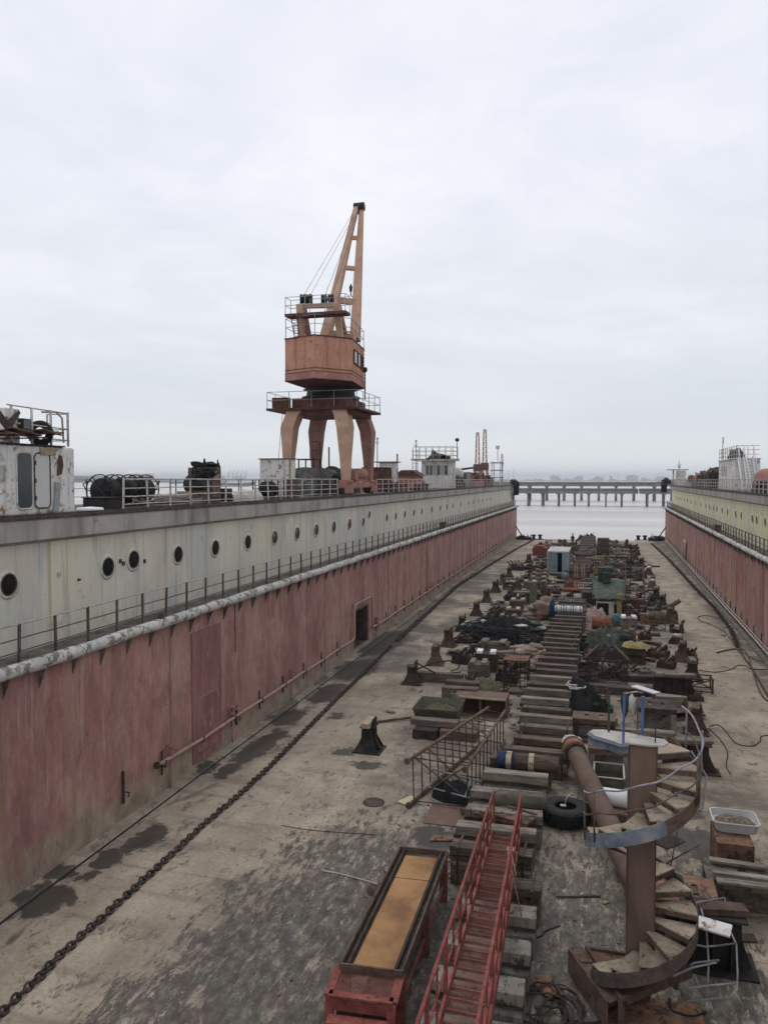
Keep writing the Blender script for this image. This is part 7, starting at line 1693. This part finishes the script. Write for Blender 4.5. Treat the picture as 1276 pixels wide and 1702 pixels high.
chain([(-60, 1745), (0, 1690), (60, 1635), (112, 1580), (175, 1525), (240, 1465), (286, 1423), (340, 1372), (400, 1322), (450, 1275), (500, 1224), (560, 1163), (605, 1120), (650, 1075)], 'heavy rusty anchor chain lying along the left floor', .29, .031, .068, 'rust_dark')
chain([(660, 1066), (700, 1030), (760, 975), (820, 936), (860, 912), (888, 897)], 'far rusty chain continuing along the left floor towards the open end', .5, .05, .12, 'rust_dark')
chain([(1082, 904), (1110, 930), (1142, 965), (1165, 990), (1187, 1012), (1215, 1050), (1226, 1078)], 'dark chain along the right floor near the right wall', .5, .05, .12, 'rust_dark')
hose([(1228, 1080), (1238, 1096), (1249, 1111), (1276, 1158), (1300, 1200)], .05, 'rust_dark', 'dark rope continuing the right floor chain to the picture edge', name='rope_line', cat='rope')
# kerb and seam beside the left wall
mb = MB(); n_ = 40
for i in range(n_):
    a, b_ = YN+(YF-YN)*i/n_, YN+(YF-YN)*(i+1)/n_
    mb.add([QL(-.02, a, 0), QL(-.40, a, 0), QL(-.40, b_, 0), QL(-.02, b_, 0), QL(-.02, a, .07), QL(-.36, a, .05), QL(-.36, b_, .05), QL(-.02, b_, .07)], [(4, 5, 6, 7), (1, 2, 6, 5), (0, 4, 7, 3)])
o = mb.build('kerb_strip', floor_o.data.materials[0]); tag(o, kind='structure')
mb = MB(); pts = [QL(-.45+.01*math.sin(i), YN+(YF-YN)*i/60, .015) for i in range(61)]; mb.tube(pts, .025, 5)
solo('floor_cable', mb, 'rubber', 'thin black cable lying along the foot of the left wall', 'cable', (0, 0, 0))
mb = MB()
for i in range(n_):
    a, b_ = YN+(YF-YN)*i/n_, YN+(YF-YN)*(i+1)/n_
    mb.add([QR(-.02, a, 0), QR(-.45, a, 0), QR(-.45, b_, 0), QR(-.02, b_, 0), QR(-.02, a, .16), QR(-.42, a, .12), QR(-.42, b_, .12), QR(-.02, b_, .16)], [(4, 5, 6, 7), (1, 2, 6, 5), (0, 4, 7, 3)])
o = mb.build('kerb_strip', 'concrete_mud'); tag(o, kind='structure')
# ================================================================== SERVICE PIPES ON THE WALLS
mat('pipe_pink', [(.30, .19, .165), (.40, .27, .235), (.46, .33, .29)], 3, spots=(.17, .08, .06), amt=.25)
def Qp(off, px, z): y_ = wallY(px, -off); return QL(off, y_, z)
ya_, yd0, yd1 = wallY(246, .1), doorL[0]-.45, doorL[1]+.75
t = thing('service_pipe', 'pinkish water pipe along the foot of the left wall, looping over the doorway', 'pipe', QL(-.14, ya_, 0)); zp_ = .98
def qz(y_, z): return QL(-.14, y_, z)
pts = [qz(ya_, 1.08)]; y_ = ya_
while y_ < yd0-3: y_ += 3; pts.append(qz(y_, 1.0+.02*math.sin(y_)))
pts += [qz(yd0-.5, .98), qz(yd0-.1, 1.05), qz(yd0, 1.3), qz(yd0, 2.7), qz(yd0+.12, 2.88), qz(yd0+.3, 2.92), qz(yd1-.3, 2.92), qz(yd1-.1, 2.86), qz(yd1, 2.7), qz(yd1, 1.1), qz(yd1+.1, 1.0)]
y_ = yd1+.4
while y_ < 130: pts.append(qz(y_, .97+.02*math.sin(y_))); y_ += 3
MB().tube(pts, .06, 8).build('pipe', 'pipe_pink', t, W=True)
y_ = ya_+.4; k = 0
while y_ < 129:
    if not (yd0-.3 < y_ < yd1+.3):
        mb = MB(); mb.beam(QL(-.05, y_, .62), QL(-.05, y_, 1.38), .05, .05); mb.beam(QL(-.02, y_, .9), QL(-.2, y_, .9), .05, .04); mb.beam(QL(-.19, y_, .88), QL(-.21, y_, 1.12), .04, .03); mb.build('bracket', 'rust_dark', t, W=True)
    y_ += 2.46; k += 1
for y_ in (ya_+.75, ya_+5.2, yd0-9.3, yd1+1.0, 62., 80., 104.):
    mb = MB(); mb.tube([QL(-.14, y_, 1.0), QL(-.14, y_, 1.28), QL(-.22, y_+.08, 1.36), QL(-.28, y_+.2, 1.3)], .035, 7); mb.lathe([(.02, -.015), (.11, -.015), (.11, .015), (.02, .015)], c=QL(-.14, y_, 1.45), n=12); mb.tube([QL(-.14, y_, 1.25), QL(-.14, y_, 1.45)], .02, 6); mb.box(QL(-.14, y_, 1.2), (.12, .14, .1))
    mb.tube([QL(-.14, y_, .95), QL(-.10, y_+.02, .2), QL(-.1, y_+.05, .05)], .03, 6); mb.build('valve', 'crane_pink', t, W=True)
# flanges on the near end
MB().tube([QL(-.14, ya_-.05, 1.09), QL(-.14, ya_+.02, 1.08)], .11, 12).build('flange', 'rust_mid', t, W=True)
t = thing('service_pipe_right', 'pair of pale pipes along the foot of the right wall', 'pipe', QR(-.14, 45, 0)); t.name = 'twin_service_pipe'
for z, o_ in ((.62, -.15), (.45, -.2)):
    pts = [QR(o_, 30+3*i, z+.015*math.sin(i)) for i in range(34)]; MB().tube(pts, .05, 7).build('pipe', 'pipe_pink' if z > .5 else 'rail_pale', t, W=True)
for i in range(40): 
    y_ = 32+2.46*i; mb = MB().beam(QR(-.04, y_, .2), QR(-.04, y_, 1.05), .05, .05); mb.beam(QR(-.02, y_, .38), QR(-.24, y_, .38), .05, .04); mb.build('bracket', 'rust_dark', t, W=True)
# tall pipe loop by right wall doorway
mb = MB()
for dy in (0, .35): mb.tube([QR(-.16, doorR[0]-.3+dy, .5), QR(-.16, doorR[0]-.3+dy, 2.6), QR(-.14, doorR[0]-.1+dy, 2.8), QR(-.14, doorR[1]+.2+dy, 2.8), QR(-.16, doorR[1]+.35+dy, 2.6), QR(-.16, doorR[1]+.35+dy, .5)], .06, 7)
o_ = QR(0, doorR[0], 0); mb.v = [q-o_ for q in mb.v]; solo('pipe_loop', mb, 'rail_pale', 'pale pipe loop framing the small doorway in the right wall', 'pipe', o_)
# sealed door and wall fittings on the near left wall
y0_, y1_ = wallY(316, 0), wallY(364, 0); t = thing('sealed_door_panel', 'purplish sealed panel with a raised rounded door in the red left wall', 'door panel', QL(0, y0_, 0)); yc = (y0_+y1_)/2; wD = y1_-y0_
mat('purple_red', [(.18, .085, .08), (.25, .12, .115), (.30, .165, .15)], 1.6, stretch=(1, 1, .3), spots=(.34, .21, .18), amt=.3)
mb = MB().ext([(0, 0), (wD, 0), (wD, 4.55), (0, 4.55)], QL(.01, y0_, .2), (0, 1, 0), (0, 0, 1), (.05, 0, 0)); mb.build('panel', 'purple_red', t, W=True)
pf = rrect(wD*.74, 1.9, .16, 4, wD*.52, 1.45); mb = MB().ext(pf, QL(-.03, y0_, 0), (0, 1, 0), (0, 0, 1), (.05, 0, 0)); mb.build('door', 'purple_red', t, W=True)
MB().tube([QL(-.04, y0_+q[0], q[1]) for q in pf], .035, 6, closed=True).build('door_rim', 'cloth_pink' if False else 'purple_red', t, W=True)
for i, (px, z0_, z1_, lb) in enumerate(((197, .55, 1.5, 'small rusty ladder rung bracket on the lower left wall'), (389, .6, 1.35, 'small rusty bracket bar above the pipe right of the sealed door'))):
    y_ = wallY(px, 0); solo('wall_bracket', MB().beam(QL(-.05, y_, z0_), QL(-.05, y_, z1_), .06).tube([QL(-.05, y_+.1, z0_+.3), QL(-.12, y_+.2, z0_+.25), QL(-.05, y_+.25, z0_+.1)], .02, 5), 'rust_dark', lb, 'bracket', QL(0, y_, 0), W=True)
for px, lb in ((272, 'rust-streaked shackle ring on the left fender pipe'),):
    y_ = wallY(263, -.1); solo('shackle', MB().tube([QL(-.16, y_+.1*math.cos(a), ZW+.16+.1*math.sin(a)) for a in [2*math.pi*i/14 for i in range(14)]], .028, 6, closed=True).box(QL(-.16, y_+.05, ZW+.1), (.12, .2, .08)), 'rust_dark', lb, 'shackle', QL(-.1, y_, ZW), W=True)
y_ = wallY(735, .3); q = QL(.25, y_, ZW+.02); solo('walkway_box', MB().b0(-.25, .25, -.45, .45, 0, .5).b0(-.3, .3, -.5, .5, .5, .55), 'rust_mid', 'rusty box standing on the left walkway behind the railing', 'box', q, bevel=.01)
y_ = wallY(1192, .3, False); q = QR(.25, y_, ZW+.02); solo('walkway_box', MB().b0(-.25, .25, -.45, .45, 0, .5).b0(-.3, .3, -.5, .5, .5, .55), 'rust_mid', 'rusty box standing on the right walkway behind the railing', 'box', q, bevel=.01)
# rust streak pipe stub with yellow stain on the near upper wall
y_ = wallY(129, OW); q = QL(OW, y_, 7.15); t = thing('drain_stub', 'small rusty drain stub with a mustard stain strip on the near pale wall', 'drain', q)
MB().tube([(-.02, 0, 0), (.08, 0, 0)], .035, 8).build('stub', 'rust_dark', t)
for px, py in ((98, 955), (200, 933), (205, 937), (240, 933)):
    y_ = wallY(px, OW); r_ = ray(px, py); q = C0+r_*((QL(OW, y_, 0).x)/r_.x); solo('wall_pad_eye', MB().b0(-.005, .03, -.06, .06, -.05, .07).b0(.03, .045, -.03, .03, -.05, .0), 'rail_pale' if px < 150 else 'rust_dark', 'small square pad-eye %s on the pale left wall' % {98: 'left of the mustard stain strip', 200: 'between the second and third portholes, left one', 205: 'between the second and third portholes, right one', 240: 'just right of the third porthole'}[px], 'pad-eye', (q.x, q.y, q.z))
# strip of thin hanging line on near wall
y_ = wallY(389, 0); solo('hanging_line', MB().tube([QL(-.02, y_, ZW-.2), QL(-.03, y_, 3.4)], .015, 5), 'machine_black', 'thin dark line hanging down the red wall from the fender pipe', 'line', QL(0, y_, 3.4), W=True)

for px, py, w_, l_, rz, m_, lb in ((1010, 1640, .9, .6, .5, 'rust_mid', 'bent rusty plate leaning on the floor at the stair landing'), (1175, 1585, .5, .9, -.4, 'rust_orange', 'small rusty plate under the fallen grey handrail'), (1110, 1400, .8, .5, .9, 'rust_dark', 'dark plate in the wet patch right of the stair column'), (1235, 1560, .5, .3, .2, 'rust_mid', 'small rusty offcut right of the large black stand'), (735, 1395, .7, .3, .3, 'rust_orange', 'orange-rusted strip on the floor above the tray table')):
    solo('steel_offcut', MB().box((0, 0, .03), (w_, l_, .02), rz=rz, rx=.03, jit=.02), m_, lb, 'steel plate', fp(px, py), bevel=.004)

# ================================================================== DENSE CLUTTER BETWEEN THE BLOCK ROWS
random.seed(303)
taken = []
for o in bpy.data.objects:
    if o.parent is None and 'category' in o and o.location.z < 1.0 and o.location.y > 15: taken.append((o.location.x, o.location.y))
def free(x, y, r):
    return all((x-a)**2+(y-b_)**2 > r*r for a, b_ in taken if abs(y-b_) < 4)
def jproto(kind):
    t = thing(['scrap_cluster', 'angle_iron_rack', 'plate_pile', 'timber_pile', 'rag_pile', 'low_support'][kind], '', ['scrap', 'frame', 'plates', 'timber', 'rags', 'dock block'][kind])
    R_ = random.uniform
    if kind == 0:
        mb = MB().box((0, 0, .22), (1.1, .8, .44), jit=.06)
        for i in range(12): a = (R_(-.5, .5), R_(-.4, .4), R_(.2, .5)); mb.beam(a, (a[0]+R_(-.4, .4), a[1]+R_(-.3, .3), a[2]+R_(.1, .5)), R_(.04, .13))
        mb.build('bars', 'rust_dark', t); mb = MB()
        for i in range(5): mb.blob((R_(-.5, .5), R_(-.3, .3), R_(.35, .6)), (.2, .16, .12), i, 8, .4)
        mb.build('lump', 'rust_mid', t)
    elif kind == 1:
        mb = MB()
        for x in (-.7, .7):
            for y in (-.4, .4): mb.beam((x, y, 0), (x+R_(-.05, .05), y, .85), .07)
        for z in (.1, .8):
            for y in (-.4, .4): mb.beam((-.75, y, z), (.75, y, z), .06)
            for x in (-.7, .7): mb.beam((x, -.42, z), (x, .42, z), .06)
        mb.beam((-.7, -.4, .1), (.7, -.4, .8), .05); mb.beam((.7, .4, .1), (-.7, .4, .8), .05); mb.build('frame', 'rust_mid', t)
        mb = MB()
        for i in range(6): mb.box((R_(-.5, .5), R_(-.3, .3), .15+.08*i), (R_(.3, .8), R_(.2, .5), .06), rz=R_(-.6, .6), ry=R_(-.15, .15))
        mb.build('plates', 'rust_dark', t)
    elif kind == 2:
        for k in range(5): MB().box((R_(-.2, .2), R_(-.15, .15), .04+.075*k), (R_(.8, 1.5), R_(.4, .8), .055), rz=R_(-.5, .5), jit=.02, rx=R_(-.05, .05)).build('plate', random.choice(('rust_dark', 'rust_mid', 'timber_red', 'grey_paint')), t)
    elif kind == 3:
        for k in range(5): MB().box((R_(-.15, .15), -.3+.3*(k % 3), .12+.23*(k//3)), (R_(1.2, 1.9), .24, .22), rz=R_(-.15, .15), jit=.02).build('timber', random.choice(('timber_grey', 'timber_brown', 'timber_moss')), t, bevel=.015)
    elif kind == 4:
        MB().heap((0, 0, 0), .75, .6, .45, 16, random.randint(0, 99), .8, 2.5).build('cloth', 'grey_tarp', t)
        for k in range(4): MB().blob((R_(-.4, .4), R_(-.3, .3), R_(.25, .45)), (R_(.12, .3), .14, .08), k, 8, .4).build('rag', random.choice(('cloth_pale', 'tarp_green', 'cloth_pink', 'black_net')), t)
        tangle((0, 0, .2), .55, .5, .3, 4, .02, 12).build('rope', 'rope', t)
    else:
        MB().box((0, 0, .3), (1.5, .7, .6), jit=.03).build('block', 'concrete_mud', t, bevel=.02)
        for s in (-.45, .45): MB().box((s, 0, .68), (.34, .85, .14), rz=R_(-.1, .1), jit=.02).build('cap', 'timber_grey', t, bevel=.012)
        MB().box((0, 0, .62), (.35, .5, .04)).build('wedge_plate', 'rust_mid', t)
    return t
LB = ['small dark cluster of rusted bars lying among the dock blocks', 'rusted angle-iron frame holding loose plates among the dock blocks', 'low stack of rusty and grey steel plates among the dock blocks',
      'short pile of weathered baulks among the dock blocks', 'heap of grey rags and rope among the dock blocks', 'low muddy double-capped support block between the rows']
GR = ['rusted bar clusters among the dock blocks', 'angle-iron frames among the dock blocks', 'plate stacks among the dock blocks', 'baulk piles among the dock blocks', 'rag heaps among the dock blocks', 'low support blocks between the rows']
protoj = [jproto(k) for k in range(6)]; usedj = [False]*6
def putj(k, x, y, s=1., rz=None):
    rz = random.uniform(-.5, .5) if rz is None else rz
    if not usedj[k]: usedj[k] = True; o = protoj[k]; o.location = (x, y, 0); o.rotation_euler.z = rz; o['label'] = LB[k]; o['group'] = GR[k]
    else: o = dup(protoj[k], (x, y, 0), rz, LB[k], GR[k])
    o.scale = (s*random.uniform(.85, 1.15), s*random.uniform(.85, 1.15), s*random.uniform(.8, 1.15)); taken.append((x, y))
y = 29.
while y < 124:                                     # support blocks in step with the row
    for x in (-6.0, 1.3):
        xx = x+random.gauss(0, .15)
        if free(xx, y, 1.7): putj(5, xx, y, random.uniform(.9, 1.1), random.gauss(0, .05))
    y += 3.1
n = 0
for i in range(6000):
    y = 27+96*random.random(); x = random.uniform(-8.2, 4.3)
    if -3.9 < x < -.9 or (y < 34 and x < -3) or (y < 32 and x < 3.2): continue
    if not free(x, y, 1.25): continue
    k = random.choices(range(5), (5, 2.5, 3, 3, 1.6))[0]; putj(k, x, y, random.uniform(.6, 1.05)); n += 1
    if n > 150: break
n = 0
for i in range(9000):
    y = 36+86*random.random(); x = random.uniform(-8., 4.2)
    if -3.7 < x < -.95 and random.random() < .8: continue
    if not free(x, y, .92): continue
    putj(random.choices(range(5), (5, 2, 3, 3, 1.2))[0], x, y, random.uniform(.45, .8)); n += 1
    if n > 130: break
# short offcuts and pipes on the floor and across the keel blocks
for i in range(26):
    y = random.uniform(26, 110); x = random.uniform(-6.5, 3.6); z = .06 if not (-3.6 < x < -1) else .98
    a = random.uniform(-.6, .6)+(0 if random.random() < .6 else 1.4); l = random.uniform(.6, 1.6)
    solo('pipe_offcut', MB().tube([(-l*math.cos(a), -l*math.sin(a), 0), (l*math.cos(a), l*math.sin(a), random.uniform(0, .15))], random.uniform(.03, .07), 6), random.choice(('rust_mid', 'rust_dark', 'rail_pale')), 'loose length of rusty pipe lying among the dock blocks', 'pipe', (x, y, z), group='loose pipe lengths among the dock blocks')
